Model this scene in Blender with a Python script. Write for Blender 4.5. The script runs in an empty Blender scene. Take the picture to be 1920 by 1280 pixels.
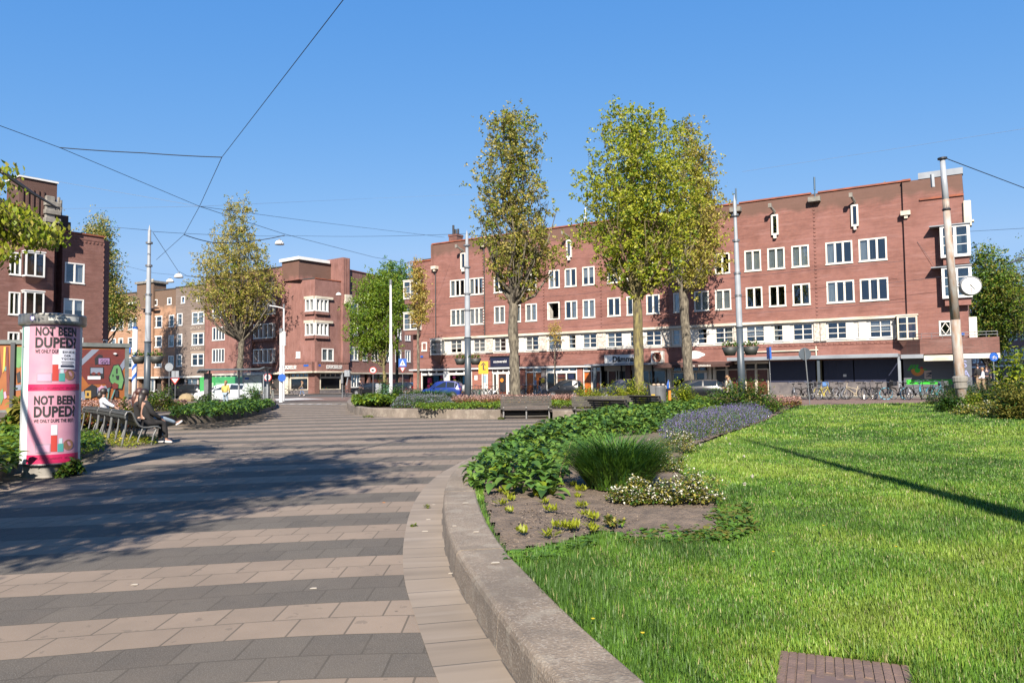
import bpy, bmesh, math, random
import numpy as np
from mathutils import Vector, Matrix
# ------------------------------------------------------------------ camera, sky, sun, exposure
S = bpy.context.scene
COL = S.collection
FPX = 1400.0; CAMZ = 1.45
PITCH = math.atan(74 / FPX); ROLL = 0.011
F_ = Vector((0, math.cos(PITCH), math.sin(PITCH)))
U0 = Vector((0, -math.sin(PITCH), math.cos(PITCH))); R0 = Vector((1, 0, 0))
R_ = R0 * math.cos(ROLL) - U0 * math.sin(ROLL)
U_ = U0 * math.cos(ROLL) + R0 * math.sin(ROLL)
cam = bpy.data.cameras.new('camera'); camo = bpy.data.objects.new('camera', cam); COL.objects.link(camo)
cam.sensor_width = 36; cam.lens = 36 * FPX / 1920; cam.clip_start = 0.05; cam.clip_end = 3000
M3 = Matrix((R_, U_, -F_)).transposed()
camo.matrix_world = Matrix.Translation((0, 0, CAMZ)) @ M3.to_4x4()
S.camera = camo
SUN_EL = math.radians(35); SUN_AZ = math.radians(184.5)
W = bpy.data.worlds.new("World"); S.world = W; W.use_nodes = True
wn = W.node_tree.nodes; wl = W.node_tree.links
sky = wn.new('ShaderNodeTexSky'); sky.sky_type = 'NISHITA'; sky.sun_disc = False
sky.sun_elevation = SUN_EL; sky.sun_rotation = SUN_AZ; sky.air_density = 1.0; sky.dust_density = 0.3; sky.ozone_density = 2.2
bg = wn['Background']; bg.inputs[1].default_value = 0.065
spx = wn.new('ShaderNodeSeparateXYZ'); cbx = wn.new('ShaderNodeCombineXYZ'); wl.new(sky.outputs[0], spx.inputs[0])
for i_, (pw_, am_, cap_) in enumerate(((1.12, .50, 2.1), (.60, 1.22, 3.4), (.26, 3.17, 5.4))):
    a_ = wn.new('ShaderNodeMath'); a_.operation = 'POWER'; a_.inputs[1].default_value = pw_; wl.new(spx.outputs[i_], a_.inputs[0])
    b_ = wn.new('ShaderNodeMath'); b_.operation = 'MULTIPLY'; b_.inputs[1].default_value = am_; wl.new(a_.outputs[0], b_.inputs[0])
    c_ = wn.new('ShaderNodeMath'); c_.operation = 'MINIMUM'; c_.inputs[1].default_value = cap_; wl.new(b_.outputs[0], c_.inputs[0]); wl.new(c_.outputs[0], cbx.inputs[i_])
wl.new(cbx.outputs[0], bg.inputs[0])
sl = bpy.data.lights.new('sun', 'SUN'); sl.energy = 5.0; sl.angle = math.radians(0.53); sl.color = (1.0, 0.905, 0.79)
so = bpy.data.objects.new('sun', sl); COL.objects.link(so)
sdir = Vector((-math.sin(SUN_AZ) * math.cos(SUN_EL), -math.cos(SUN_AZ) * math.cos(SUN_EL), -math.sin(SUN_EL)))
so.rotation_euler = sdir.to_track_quat('-Z', 'Y').to_euler(); so.location = (0, -20, 40)
S.view_settings.view_transform = 'Standard'; S.view_settings.look = 'None'
S.view_settings.exposure = 1.445; S.view_settings.gamma = 1.0
random.seed(7); RNG = np.random.default_rng(7)
# ------------------------------------------------------------------ pixel helpers (photo pixels 1920x1280)
def ray(px, py):
    return ((px - 960) / FPX) * R_ + (-(py - 640) / FPX) * U_ + F_
def G(px, py, z=0.0):
    d = ray(px, py); t = (z - CAMZ) / d.z
    return Vector((d.x * t, d.y * t, z))
def P(px, py, Y):
    d = ray(px, py); t = Y / d.y
    return Vector((d.x * t, Y, CAMZ + d.z * t))
def HZ(px): return 714 - 0.011 * (px - 960)
class Face:
    """vertical plane through two (px, depth) points seen at the horizon"""
    def __init__(s, px0, d0, px1, d1):
        a = P(px0, HZ(px0), d0); b = P(px1, HZ(px1), d1)
        s.set(Vector((a.x, a.y, 0)), Vector((b.x, b.y, 0)))
    def set(s, a, b):
        s.O = a; s.d = (b - a); s.L = s.d.length; s.d.normalize(); s.ang = math.atan2(s.d.y, s.d.x)
        s.n = Vector((-s.d.y, s.d.x, 0))
        return s
    def loc(s, px, py, off=0.0):
        d = ray(px, py); c = Vector((0, 0, CAMZ)); t = ((s.O + s.n * off - c).dot(s.n)) / d.dot(s.n)
        p = c + d * t
        return ((p - s.O).dot(s.d), p.z)
    def x(s, px, py=700, off=0.0): return s.loc(px, py, off)[0]
    def world(s, x, y, z): return s.O + s.d * x + s.n * y + Vector((0, 0, z))
def face2(a, b):
    f = Face.__new__(Face); return f.set(Vector((a[0], a[1], 0)), Vector((b[0], b[1], 0)))
# ------------------------------------------------------------------ tags
def tag(o, label=None, cat=None, group=None, kind=None):
    if label: o['label'] = label
    if cat: o['category'] = cat
    if group: o['group'] = group
    if kind: o['kind'] = kind
    return o
def empty(name, loc=(0, 0, 0), rz=0, label=None, cat=None, group=None):
    o = bpy.data.objects.new(name, None); o.empty_display_size = 0.2; COL.objects.link(o)
    o.location = loc; o.rotation_euler = (0, 0, rz)
    return tag(o, label, cat, group)
def copy_tree(o, parent=None):
    c = o.copy(); COL.objects.link(c); c.parent = parent
    for ch in [q for q in KIDS.get(o.name, [])]:
        k = copy_tree(ch, c); KIDS.setdefault(c.name, []).append(k)
    return c
KIDS = {}
# ------------------------------------------------------------------ mesh builder
class MB:
    def __init__(s): s.v = []; s.f = []; s.m = []; s.cur = 0
    def add(s, vs, fs):
        b = len(s.v); s.v += [tuple(q) for q in vs]; s.f += [tuple(b + i for i in f) for f in fs]; s.m += [s.cur] * len(fs)
    def box(s, x0, x1, y0, y1, z0, z1):
        s.add([(x0, y0, z0), (x1, y0, z0), (x1, y1, z0), (x0, y1, z0), (x0, y0, z1), (x1, y0, z1), (x1, y1, z1), (x0, y1, z1)],
              [(0, 3, 2, 1), (4, 5, 6, 7), (0, 1, 5, 4), (1, 2, 6, 5), (2, 3, 7, 6), (3, 0, 4, 7)]); return s
    def bbox(s, x0, x1, y0, y1, z0, z1, b=0.01):
        """box with chamfered vertical and top edges"""
        b = min(b, (x1 - x0) / 2.1, (y1 - y0) / 2.1, (z1 - z0) / 2.1)
        ring = lambda e, z: [(x0 + e + b, y0 + e, z), (x1 - e - b, y0 + e, z), (x1 - e, y0 + e + b, z), (x1 - e, y1 - e - b, z), (x1 - e - b, y1 - e, z), (x0 + e + b, y1 - e, z), (x0 + e, y1 - e - b, z), (x0 + e, y0 + e + b, z)]
        vs = ring(0, z0) + ring(0, z1 - b) + ring(b * .7, z1)
        fs = [tuple(range(7, -1, -1)), tuple(range(16, 24))]
        for k in (0, 8):
            for i in range(8): j = (i + 1) % 8; fs.append((k + i, k + j, k + 8 + j, k + 8 + i))
        s.add(vs, fs); return s
    def bar(s, a, b, w, h=None, up=(0, 0, 1)):
        """rectangular bar between points"""
        a = Vector(a); b = Vector(b); h = h or w; d = (b - a).normalized(); u = Vector(up)
        if abs(d.dot(u)) > .95: u = Vector((0, 1, 0))
        sx = d.cross(u).normalized() * w / 2; sz = sx.cross(d).normalized() * h / 2
        vs = [a - sx - sz, a + sx - sz, a + sx + sz, a - sx + sz, b - sx - sz, b + sx - sz, b + sx + sz, b - sx + sz]
        s.add(vs, [(3, 2, 1, 0), (4, 5, 6, 7), (0, 1, 5, 4), (1, 2, 6, 5), (2, 3, 7, 6), (3, 0, 4, 7)]); return s
    def tube(s, pts, r, n=8, cap=True, squash=None):
        pts = [Vector(p) for p in pts]; k = len(pts)
        if not hasattr(r, '__len__'): r = [r] * k
        T = [(pts[min(i + 1, k - 1)] - pts[max(i - 1, 0)]).normalized() for i in range(k)]
        ref = Vector((0, 0, 1)) if abs(T[0].z) < .9 else Vector((1, 0, 0))
        a = T[0].cross(ref).normalized(); vs = []; fs = []
        for i in range(k):
            a = (a - T[i] * a.dot(T[i])).normalized(); b = T[i].cross(a)
            for j in range(n):
                t = 2 * math.pi * j / n
                vs.append(pts[i] + (a * math.cos(t) + b * math.sin(t) * (squash or 1)) * r[i])
        for i in range(k - 1):
            for j in range(n):
                q = (j + 1) % n; fs.append((i * n + j, i * n + q, (i + 1) * n + q, (i + 1) * n + j))
        if cap: fs.append(tuple(range(n - 1, -1, -1))); fs.append(tuple((k - 1) * n + j for j in range(n)))
        s.add(vs, fs); return s
    def lathe(s, prof, c=(0, 0, 0), n=16, axis='z', a0=0, a1=2 * math.pi):
        full = abs(a1 - a0 - 2 * math.pi) < 1e-6; N = n if full else n + 1; vs = []; fs = []
        for (r, z) in prof:
            for j in range(N):
                t = a0 + (a1 - a0) * j / n; x, y = r * math.cos(t), r * math.sin(t)
                if axis == 'z': p = (c[0] + x, c[1] + y, c[2] + z)
                elif axis == 'y': p = (c[0] + x, c[1] - z, c[2] + y)
                else: p = (c[0] + z, c[1] + x, c[2] + y)
                vs.append(p)
        for i in range(len(prof) - 1):
            for j in range(n):
                q = (j + 1) % N; fs.append((i * N + j, i * N + q, (i + 1) * N + q, (i + 1) * N + j))
        s.add(vs, fs); return s
    def ell(s, c, rx, ry, rz, n=12, m=8):
        prof = [(math.cos(t), math.sin(t)) for t in np.linspace(-math.pi / 2 + .02, math.pi / 2 - .02, m)]
        b = len(s.v); s.lathe(prof, n=n)
        for i in range(b, len(s.v)):
            x, y, z = s.v[i]; s.v[i] = (c[0] + x * rx, c[1] + y * ry, c[2] + z * rz)
        return s
    def prism(s, poly, z0, z1):
        n = len(poly); vs = [(p[0], p[1], z0) for p in poly] + [(p[0], p[1], z1) for p in poly]
        fs = [tuple(range(n - 1, -1, -1)), tuple(range(n, 2 * n))] + [(i, (i + 1) % n, n + (i + 1) % n, n + i) for i in range(n)]
        s.add(vs, fs); return s
    def xprism(s, poly, y0, y1):
        """poly in x,z extruded along y"""
        n = len(poly); vs = [(p[0], y0, p[1]) for p in poly] + [(p[0], y1, p[1]) for p in poly]
        fs = [tuple(range(n)), tuple(range(2 * n - 1, n - 1, -1))] + [((i + 1) % n, i, n + i, n + (i + 1) % n) for i in range(n)]
        s.add(vs, fs); return s
    def quad(s, a, b, c, d): s.add([a, b, c, d], [(0, 1, 2, 3)]); return s
    def build(s, name, mat, parent=None, fr=None, smooth=False, loc=None):
        me = bpy.data.meshes.new(name); me.from_pydata(s.v, [], s.f)
        ms = mat if isinstance(mat, (list, tuple)) else [mat]
        for q in ms: me.materials.append(q)
        if len(ms) > 1: me.polygons.foreach_set('material_index', s.m)
        if smooth: me.polygons.foreach_set('use_smooth', [True] * len(me.polygons))
        me.validate(); me.update()
        return link(name, me, parent, fr, loc)
def link(name, me, parent=None, fr=None, loc=None):
    o = bpy.data.objects.new(name, me); COL.objects.link(o)
    if parent is not None:
        o.parent = parent; KIDS.setdefault(parent.name, []).append(o)
    if fr is not None:
        base = parent.location if parent is not None else Vector((0, 0, 0))
        o.location = fr.O - base; o.rotation_euler = (0, 0, fr.ang)
    if loc is not None: o.location = loc
    return o
def fixn(o):
    bm = bmesh.new(); bm.from_mesh(o.data); bmesh.ops.recalc_face_normals(bm, faces=bm.faces); bm.to_mesh(o.data); bm.free(); return o
# fast instanced mesh: template repeated N times into one mesh
def inst(name, tv, tf, pos, Rm, sc, mats, midx=None, parent=None, smooth=False):
    tv = np.asarray(tv, float); N = len(pos); nv = len(tv)
    if N == 0: return None
    sc = np.asarray(sc, float)
    if sc.ndim == 1: sc = sc[:, None]
    T = tv[None, :, :] * sc[:, None, :]
    V = np.einsum('nij,nkj->nki', Rm, T) + np.asarray(pos)[:, None, :]
    ls = np.array([len(f) for f in tf]); fl = np.concatenate([np.array(f) for f in tf])
    nf = len(tf)
    loops = (fl[None, :] + (np.arange(N) * nv)[:, None]).ravel()
    tot = np.tile(ls, N); st = np.concatenate([[0], np.cumsum(tot)[:-1]])
    me = bpy.data.meshes.new(name); me.vertices.add(N * nv); me.vertices.foreach_set('co', V.ravel().astype(np.float32))
    me.loops.add(len(loops)); me.loops.foreach_set('vertex_index', loops.astype(np.int32))
    me.polygons.add(N * nf); me.polygons.foreach_set('loop_start', st.astype(np.int32)); me.polygons.foreach_set('loop_total', tot.astype(np.int32))
    for q in mats: me.materials.append(q)
    if midx is not None: me.polygons.foreach_set('material_index', np.repeat(np.asarray(midx), nf).astype(np.int32))
    if smooth: me.polygons.foreach_set('use_smooth', np.ones(N * nf, bool))
    me.update(calc_edges=True)
    return link(name, me, parent)
def rots(N, rng, tilt=None, yaw=None, roll=None):
    """rotation: z-up template yawed then tilted; tilt from vertical in radians"""
    yaw = rng.uniform(0, 2 * np.pi, N) if yaw is None else yaw
    tilt = np.zeros(N) if tilt is None else tilt
    roll = np.zeros(N) if roll is None else roll
    cy, sy = np.cos(yaw), np.sin(yaw); ct, st = np.cos(tilt), np.sin(tilt); cr, sr = np.cos(roll), np.sin(roll)
    Z = np.zeros(N); O = np.ones(N)
    A = np.stack([np.stack([cy, -sy, Z], -1), np.stack([sy, cy, Z], -1), np.stack([Z, Z, O], -1)], -2)
    B = np.stack([np.stack([O, Z, Z], -1), np.stack([Z, ct, -st], -1), np.stack([Z, st, ct], -1)], -2)
    C = np.stack([np.stack([cr, -sr, Z], -1), np.stack([sr, cr, Z], -1), np.stack([Z, Z, O], -1)], -2)
    return A @ B @ C
# ------------------------------------------------------------------ materials
def alb(c):   # measured sunlit tone -> surface albedo at this exposure
    k = .52 + (.11 if min(c) > .5 else 0); return tuple(q * k for q in c)
def newmat(name):
    m = bpy.data.materials.new(name); m.use_nodes = True; n = m.node_tree.nodes; l = m.node_tree.links
    return m, n, l, n['Principled BSDF']
def mat(name, c, rough=.6, c2=None, scale=4.0, metal=0, spec=None, bump=0, detail=4, coord='Object', bscale=None, emit=0, stretch=None):
    m, n, l, b = newmat(name); c = alb(c); c2 = alb(c2) if c2 is not None else None
    b.inputs['Base Color'].default_value = (*c, 1); b.inputs['Roughness'].default_value = rough; b.inputs['Metallic'].default_value = metal
    if spec is not None: b.inputs['Specular IOR Level'].default_value = spec
    if c2 is not None or bump:
        tc = n.new('ShaderNodeTexCoord'); mp = n.new('ShaderNodeMapping'); l.new(tc.outputs[coord], mp.inputs[0])
        if stretch: mp.inputs['Scale'].default_value = stretch
    if c2 is not None:
        t = n.new('ShaderNodeTexNoise'); t.inputs['Scale'].default_value = scale; t.inputs['Detail'].default_value = detail; l.new(mp.outputs[0], t.inputs[0])
        r = n.new('ShaderNodeValToRGB'); r.color_ramp.elements[0].position = .35; r.color_ramp.elements[1].position = .65
        r.color_ramp.elements[0].color = (*c, 1); r.color_ramp.elements[1].color = (*c2, 1)
        l.new(t.outputs[0], r.inputs[0]); l.new(r.outputs[0], b.inputs['Base Color'])
    if bump:
        t2 = n.new('ShaderNodeTexNoise'); t2.inputs['Scale'].default_value = bscale or scale * 5; t2.inputs['Detail'].default_value = 6; l.new(mp.outputs[0], t2.inputs[0])
        bp = n.new('ShaderNodeBump'); bp.inputs['Strength'].default_value = bump; bp.inputs['Distance'].default_value = .02
        l.new(t2.outputs[0], bp.inputs['Height']); l.new(bp.outputs[0], b.inputs['Normal'])
    return m
def brickmat(name, c1, c2, mortar, stain=None, bw=.22, bh=.075, dark=None, vertical=False, lime=.25):
    m, n, l, b = newmat(name); c1 = alb(c1); c2 = alb(c2); mortar = alb(mortar)
    if stain: stain = (stain[0], stain[1], alb(stain[2]))
    tc = n.new('ShaderNodeTexCoord'); sp = n.new('ShaderNodeSeparateXYZ'); l.new(tc.outputs['Object'], sp.inputs[0])
    ad = n.new('ShaderNodeMath'); ad.operation = 'ADD'; l.new(sp.outputs[0], ad.inputs[0]); l.new(sp.outputs[1], ad.inputs[1])
    cb = n.new('ShaderNodeCombineXYZ'); l.new(ad.outputs[0], cb.inputs[1 if vertical else 0]); l.new(sp.outputs[2], cb.inputs[0 if vertical else 1])
    br = n.new('ShaderNodeTexBrick'); l.new(cb.outputs[0], br.inputs['Vector']); br.inputs['Scale'].default_value = 1
    br.inputs['Brick Width'].default_value = bw; br.inputs['Row Height'].default_value = bh; br.inputs['Mortar Size'].default_value = .007
    br.inputs['Mortar Smooth'].default_value = .3
    br.inputs['Color1'].default_value = (*c1, 1); br.inputs['Color2'].default_value = (*c2, 1); br.inputs['Mortar'].default_value = (*mortar, 1)
    def noise(sc, st=(1, 1, 1), det=5):
        mp = n.new('ShaderNodeMapping'); mp.inputs['Scale'].default_value = st; l.new(cb.outputs[0], mp.inputs[0])
        t = n.new('ShaderNodeTexNoise'); t.inputs['Scale'].default_value = sc; t.inputs['Detail'].default_value = det; l.new(mp.outputs[0], t.inputs[0]); return t
    def mix(a, fac, colr, mode='MIX'):
        x = n.new('ShaderNodeMix'); x.data_type = 'RGBA'; x.blend_type = mode; l.new(a, x.inputs[6]); l.new(fac, x.inputs[0])
        x.inputs[7].default_value = (*colr, 1); return x.outputs[2]
    def ramp(t, a, b_, o=1.0):
        r = n.new('ShaderNodeMapRange'); r.inputs[1].default_value = a; r.inputs[2].default_value = b_; r.inputs[4].default_value = o; l.new(t, r.inputs[0]); return r.outputs[0]
    col = br.outputs['Color']
    d = dark or tuple(q * .55 for q in c1)
    st = (.25, 2.2, 1) if not vertical else (.25, 2.2, 1)
    col = mix(col, ramp(noise(2.2, st).outputs[0], .5, .75, .75), d)
    col = mix(col, ramp(noise(.35, (1, 1, 1)).outputs[0], .45, .7, lime * 1.6), tuple(min(1, q * 1.35 + .035) for q in c2))
    col = mix(col, ramp(noise(.8, (1, 1, 1), 9).outputs[0], .5, .72, .6), d)
    col = mix(col, ramp(noise(3.5, (.12, 1, 1), 3).outputs[0], .56, .66, .35), tuple(min(1, q * 1.2 + .055) for q in c2))
    if stain:   # weathered parapet above a height
        zz = n.new('ShaderNodeMath'); zz.operation = 'ADD'; l.new(sp.outputs[2], zz.inputs[0])
        nn = noise(.8, (1, 1, 1)); mm = n.new('ShaderNodeMath'); mm.operation = 'MULTIPLY_ADD'; l.new(nn.outputs[0], mm.inputs[0]); mm.inputs[1].default_value = 1.6; mm.inputs[2].default_value = -.8
        l.new(mm.outputs[0], zz.inputs[1])
        col = mix(col, ramp(zz.outputs[0], stain[0], stain[0] + .5, stain[1]), stain[2])
    l.new(col, b.inputs['Base Color']); b.inputs['Roughness'].default_value = .85
    bp = n.new('ShaderNodeBump'); bp.inputs['Strength'].default_value = .5; bp.inputs['Distance'].default_value = .01
    inv = n.new('ShaderNodeMath'); inv.operation = 'SUBTRACT'; inv.inputs[0].default_value = 1; l.new(br.outputs['Fac'], inv.inputs[1])
    l.new(inv.outputs[0], bp.inputs['Height']); l.new(bp.outputs[0], b.inputs['Normal'])
    return m
def leafmat(name, c, trans=.35, var=.25):
    m, n, l, b = newmat(name); c = alb(c)
    tc = n.new('ShaderNodeTexCoord'); t = n.new('ShaderNodeTexNoise'); t.inputs['Scale'].default_value = 3.0; t.inputs['Detail'].default_value = 3; l.new(tc.outputs['Object'], t.inputs[0])
    r = n.new('ShaderNodeValToRGB'); r.color_ramp.elements[0].position = .3; r.color_ramp.elements[1].position = .7
    r.color_ramp.elements[0].color = (*(q * (1 - var) for q in c), 1); r.color_ramp.elements[1].color = (*(min(1, q * (1 + var)) for q in c), 1)
    l.new(t.outputs[0], r.inputs[0]); l.new(r.outputs[0], b.inputs['Base Color']); b.inputs['Roughness'].default_value = .5
    b.inputs['Specular IOR Level'].default_value = .35
    tr = n.new('ShaderNodeBsdfTranslucent'); l.new(r.outputs[0], tr.inputs[0]); mx = n.new('ShaderNodeMixShader'); mx.inputs[0].default_value = trans
    l.new(b.outputs[0], mx.inputs[1]); l.new(tr.outputs[0], mx.inputs[2]); l.new(mx.outputs[0], n['Material Output'].inputs[0])
    return m
def glassmat(name, tint=(.85, .92, 1), refl=.22):
    m, n, l, b = newmat(name); n.remove(b)
    tr = n.new('ShaderNodeBsdfTransparent'); tr.inputs[0].default_value = (.8, .85, .87, 1)
    g = n.new('ShaderNodeBsdfGlossy'); g.inputs[0].default_value = (*tint, 1); g.inputs['Roughness'].default_value = .03
    lw = n.new('ShaderNodeLayerWeight'); lw.inputs[0].default_value = .35
    mr = n.new('ShaderNodeMapRange'); mr.inputs[3].default_value = refl; mr.inputs[4].default_value = .8; l.new(lw.outputs['Fresnel'], mr.inputs[0])
    mx = n.new('ShaderNodeMixShader'); l.new(mr.outputs[0], mx.inputs[0]); l.new(tr.outputs[0], mx.inputs[1]); l.new(g.outputs[0], mx.inputs[2])
    nz = n.new('ShaderNodeTexNoise'); nz.inputs['Scale'].default_value = .8; bp = n.new('ShaderNodeBump'); bp.inputs['Strength'].default_value = .12; bp.inputs['Distance'].default_value = .05
    l.new(nz.outputs[0], bp.inputs['Height']); l.new(bp.outputs[0], g.inputs['Normal'])
    l.new(mx.outputs[0], n['Material Output'].inputs[0]); return m
M = {}
M['brick'] = brickmat('red_brick', (.33, .125, .093), (.26, .095, .076), (.33, .24, .20), stain=(15.6, .75, (.15, .085, .06)))
M['brick_brown'] = brickmat('brown_brick', (.27, .105, .08), (.18, .075, .058), (.22, .17, .14))  # browner brick of the chimney, piers, brackets and balcony
M['brick_pink'] = brickmat('rose_brick', (.34, .145, .115), (.27, .11, .092), (.36, .25, .215), vertical=True)
M['brick_orange'] = brickmat('orange_brick', (.56, .31, .18), (.46, .25, .145), (.33, .26, .2), stain=(13.6, .9, (.17, .11, .075)))
M['brick_grey'] = brickmat('grey_brown_brick', (.25, .185, .155), (.20, .15, .125), (.3, .25, .2))
M['brick_left'] = brickmat('dark_red_brick', (.28, .105, .08), (.215, .078, .062), (.25, .18, .145), stain=(15.9, .8, (.10, .055, .042)))
M['brick_pier'] = brickmat('pier_brick', (.42, .14, .085), (.33, .10, .07), (.4, .3, .25))
M['plinth'] = mat('stone_plinth', (.12, .11, .12), .8, (.19, .17, .17), 2.0)
M['white'] = mat('white_paint', (.80, .77, .70), .45, (.70, .67, .60), 1.2)
M['white_b'] = mat('white_paint_bright', (.82, .82, .80), .4, (.74, .74, .72), 1.5)
M['cream'] = mat('cream_paint', (.74, .68, .55), .6, (.62, .55, .44), 1.0)
M['shutter'] = mat('worn_shutter_paint', (.72, .67, .58), .7, (.50, .42, .36), 6.0)
M['tile'] = mat('orange_roof_tile', (.42, .11, .045), .75, (.25, .075, .04), 1.8)
M['concrete'] = mat('concrete', (.34, .32, .28), .85, (.22, .205, .18), 3.0, bump=.3)
M['roofdark'] = mat('roof_felt', (.06, .06, .065), .9, (.09, .09, .09), 1.0)
M['zinc'] = mat('zinc', (.42, .46, .50), .45, (.33, .36, .40), 1.0, metal=.3)
M['inside'] = mat('room_interior', (.045, .04, .036), .9, (.075, .062, .055), .8)
M['dark'] = mat('dark_paint', (.018, .018, .022), .5, (.03, .03, .035), 2)
M['black'] = mat('black_rubber', (.012, .012, .013), .7, (.02, .02, .02), 8)
M['glass'] = glassmat('window_glass', refl=.11)
M['shopglass'] = glassmat('shop_glass', refl=.04)
M['curtain'] = mat('curtain_cloth', (.72, .76, .76), .9, (.55, .60, .62), 3.0, stretch=(6, 6, .3))
M['blind'] = mat('white_blind', (.80, .80, .78), .7, (.72, .72, .7), 2)
M['orange_door'] = mat('orange_varnished_wood', (.62, .17, .025), .4, (.50, .12, .02), 3, stretch=(6, 6, .6))
M['brown_door'] = mat('brown_varnished_wood', (.17, .045, .02), .4, (.11, .03, .016), 3, stretch=(6, 6, .6))
M['navy'] = mat('navy_sign', (.015, .018, .05), .4, (.02, .025, .06), 2)
M['greyshutter'] = mat('grey_roller_shutter', (.14, .15, .175), .55, (.11, .12, .14), 3, stretch=(.3, .3, 8))
M['blueshutter'] = mat('navy_roller_shutter', (.012, .02, .07), .5, (.009, .014, .05), 3, stretch=(.3, .3, 8))
M['green'] = mat('green_paint', (.03, .62, .02), .5, (.04, .55, .03), 4)
M['orange'] = mat('orange_paint', (.85, .30, .03), .5, (.8, .27, .03), 4)
M['red'] = mat('red_paint', (.55, .03, .02), .5, (.5, .03, .02), 4)
M['blue'] = mat('blue_sign_paint', (.02, .13, .55), .4, (.02, .12, .5), 4)
M['yellow'] = mat('yellow_sign_paint', (.85, .48, .02), .4, (.8, .45, .02), 4)
M['signgrey'] = mat('grey_sign_back', (.38, .41, .44), .45, (.32, .35, .38), 6, metal=.3)
M['pole_light'] = mat('light_grey_pole_paint', (.46, .50, .54), .4, (.40, .43, .47), 3)
M['pole_dark'] = mat('blue_grey_pole_paint', (.085, .11, .135), .45, (.07, .09, .11), 3)
M['pole_white'] = mat('white_pole_paint', (.78, .79, .80), .4, (.7, .71, .72), 3)
M['rustpole'] = mat('peeling_rusty_pole', (.50, .49, .46), .7, (.38, .24, .15), 6, stretch=(1, 1, .3), bump=.3)
M['bark'] = mat('bark', (.27, .235, .17), .95, (.07, .058, .042), 8, bump=1.0, bscale=14, stretch=(1, 1, .3))
M['bark_moss'] = mat('mossy_bark', (.33, .28, .10), .95, (.085, .07, .045), 6, bump=1.0, bscale=14, stretch=(1, 1, .3))
M['bark_dark'] = mat('dark_bark', (.075, .06, .048), .95, (.04, .033, .028), 6, bump=.8, bscale=14, stretch=(1, 1, .3))
M['wood_old'] = mat('weathered_grey_wood', (.12, .105, .09), .85, (.055, .05, .045), 3, stretch=(.4, 3, 3), bump=.4)
M['steel'] = mat('galvanised_steel', (.38, .39, .40), .4, (.3, .31, .32), 5, metal=.6)
M['chrome'] = mat('chrome', (.7, .7, .72), .2, (.6, .6, .62), 5, metal=.9)
M['soil'] = mat('soil', (.25, .185, .13), .95, (.15, .11, .078), 7.0, bump=1.0, bscale=45, detail=12)
M['skin'] = mat('skin', (.55, .32, .23), .5, (.5, .28, .2), 8)
M['hair_dark'] = mat('dark_hair', (.02, .014, .011), .5, (.035, .022, .016), 20, stretch=(4, 4, .6))
M['hair_red'] = mat('auburn_hair', (.07, .022, .015), .5, (.11, .035, .02), 20, stretch=(4, 4, .6))
M['hair_blond'] = mat('blond_hair', (.38, .22, .10), .5, (.3, .16, .07), 20)
M['cloth_black'] = mat('black_cloth', (.014, .013, .014), .9, (.022, .02, .022), 12)
M['cloth_navy'] = mat('navy_cloth', (.02, .022, .045), .9, (.03, .033, .06), 12)
M['cloth_white'] = mat('white_cloth', (.68, .70, .74), .9, (.58, .60, .66), 8)
M['cloth_beige'] = mat('beige_cloth', (.42, .30, .19), .9, (.36, .26, .16), 8)
M['cloth_grey'] = mat('grey_cloth', (.25, .26, .25), .9, (.2, .21, .2), 8)
M['cloth_yellow'] = mat('yellow_cloth', (.75, .58, .16), .9, (.66, .5, .12), 8)
M['cloth_blue'] = mat('blue_cloth', (.16, .25, .42), .9, (.12, .19, .34), 8)
M['denim'] = mat('light_denim', (.42, .52, .60), .9, (.30, .40, .50), 9)
M['shoe_white'] = mat('white_shoe', (.75, .73, .70), .6, (.68, .66, .63), 6)
# ------------------------------------------------------------------ curves and polygons
def chaikin(pts, k=2):
    pts = [Vector((p[0], p[1])) for p in pts]
    for _ in range(k):
        q = [pts[0]]
        for a, b in zip(pts[:-1], pts[1:]): q += [a * .75 + b * .25, a * .25 + b * .75]
        q.append(pts[-1]); pts = q
    return pts
def resample(pts, step):
    L = [0]
    for a, b in zip(pts[:-1], pts[1:]): L.append(L[-1] + (b - a).length)
    n = max(2, int(L[-1] / step) + 1); t = np.linspace(0, L[-1], n)
    return [Vector((float(np.interp(q, L, [p.x for p in pts])), float(np.interp(q, L, [p.y for p in pts])))) for q in t]
def offset(pts, d):
    o = []
    for i, p in enumerate(pts):
        t = (pts[min(i + 1, len(pts) - 1)] - pts[max(i - 1, 0)]).normalized(); o.append(p + Vector((t.y, -t.x)) * d)
    return o
def inpoly(x, y, poly):
    x = np.asarray(x); y = np.asarray(y); c = np.zeros(x.shape, bool); n = len(poly); j = n - 1
    for i in range(n):
        xi, yi = poly[i][0], poly[i][1]; xj, yj = poly[j][0], poly[j][1]
        hit = ((yi > y) != (yj > y)) & (x < (xj - xi) * (y - yi) / (yj - yi + 1e-12) + xi)
        c ^= hit; j = i
    return c
def sheet(name, poly, z, m, parent=None, fr=None):
    me = bpy.data.meshes.new(name); bm = bmesh.new()
    vs = [bm.verts.new((p[0], p[1], z)) for p in poly]; f = bm.faces.new(vs)
    bm.normal_update()
    if f.normal.z < 0: f.normal_flip()
    bmesh.ops.triangulate(bm, faces=[f]); bm.to_mesh(me); bm.free(); me.materials.append(m)
    return link(name, me, parent, fr)
def px2(lst, z=0.0): return [Vector((G(a, b, z).x, G(a, b, z).y)) for a, b in lst]
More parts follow.
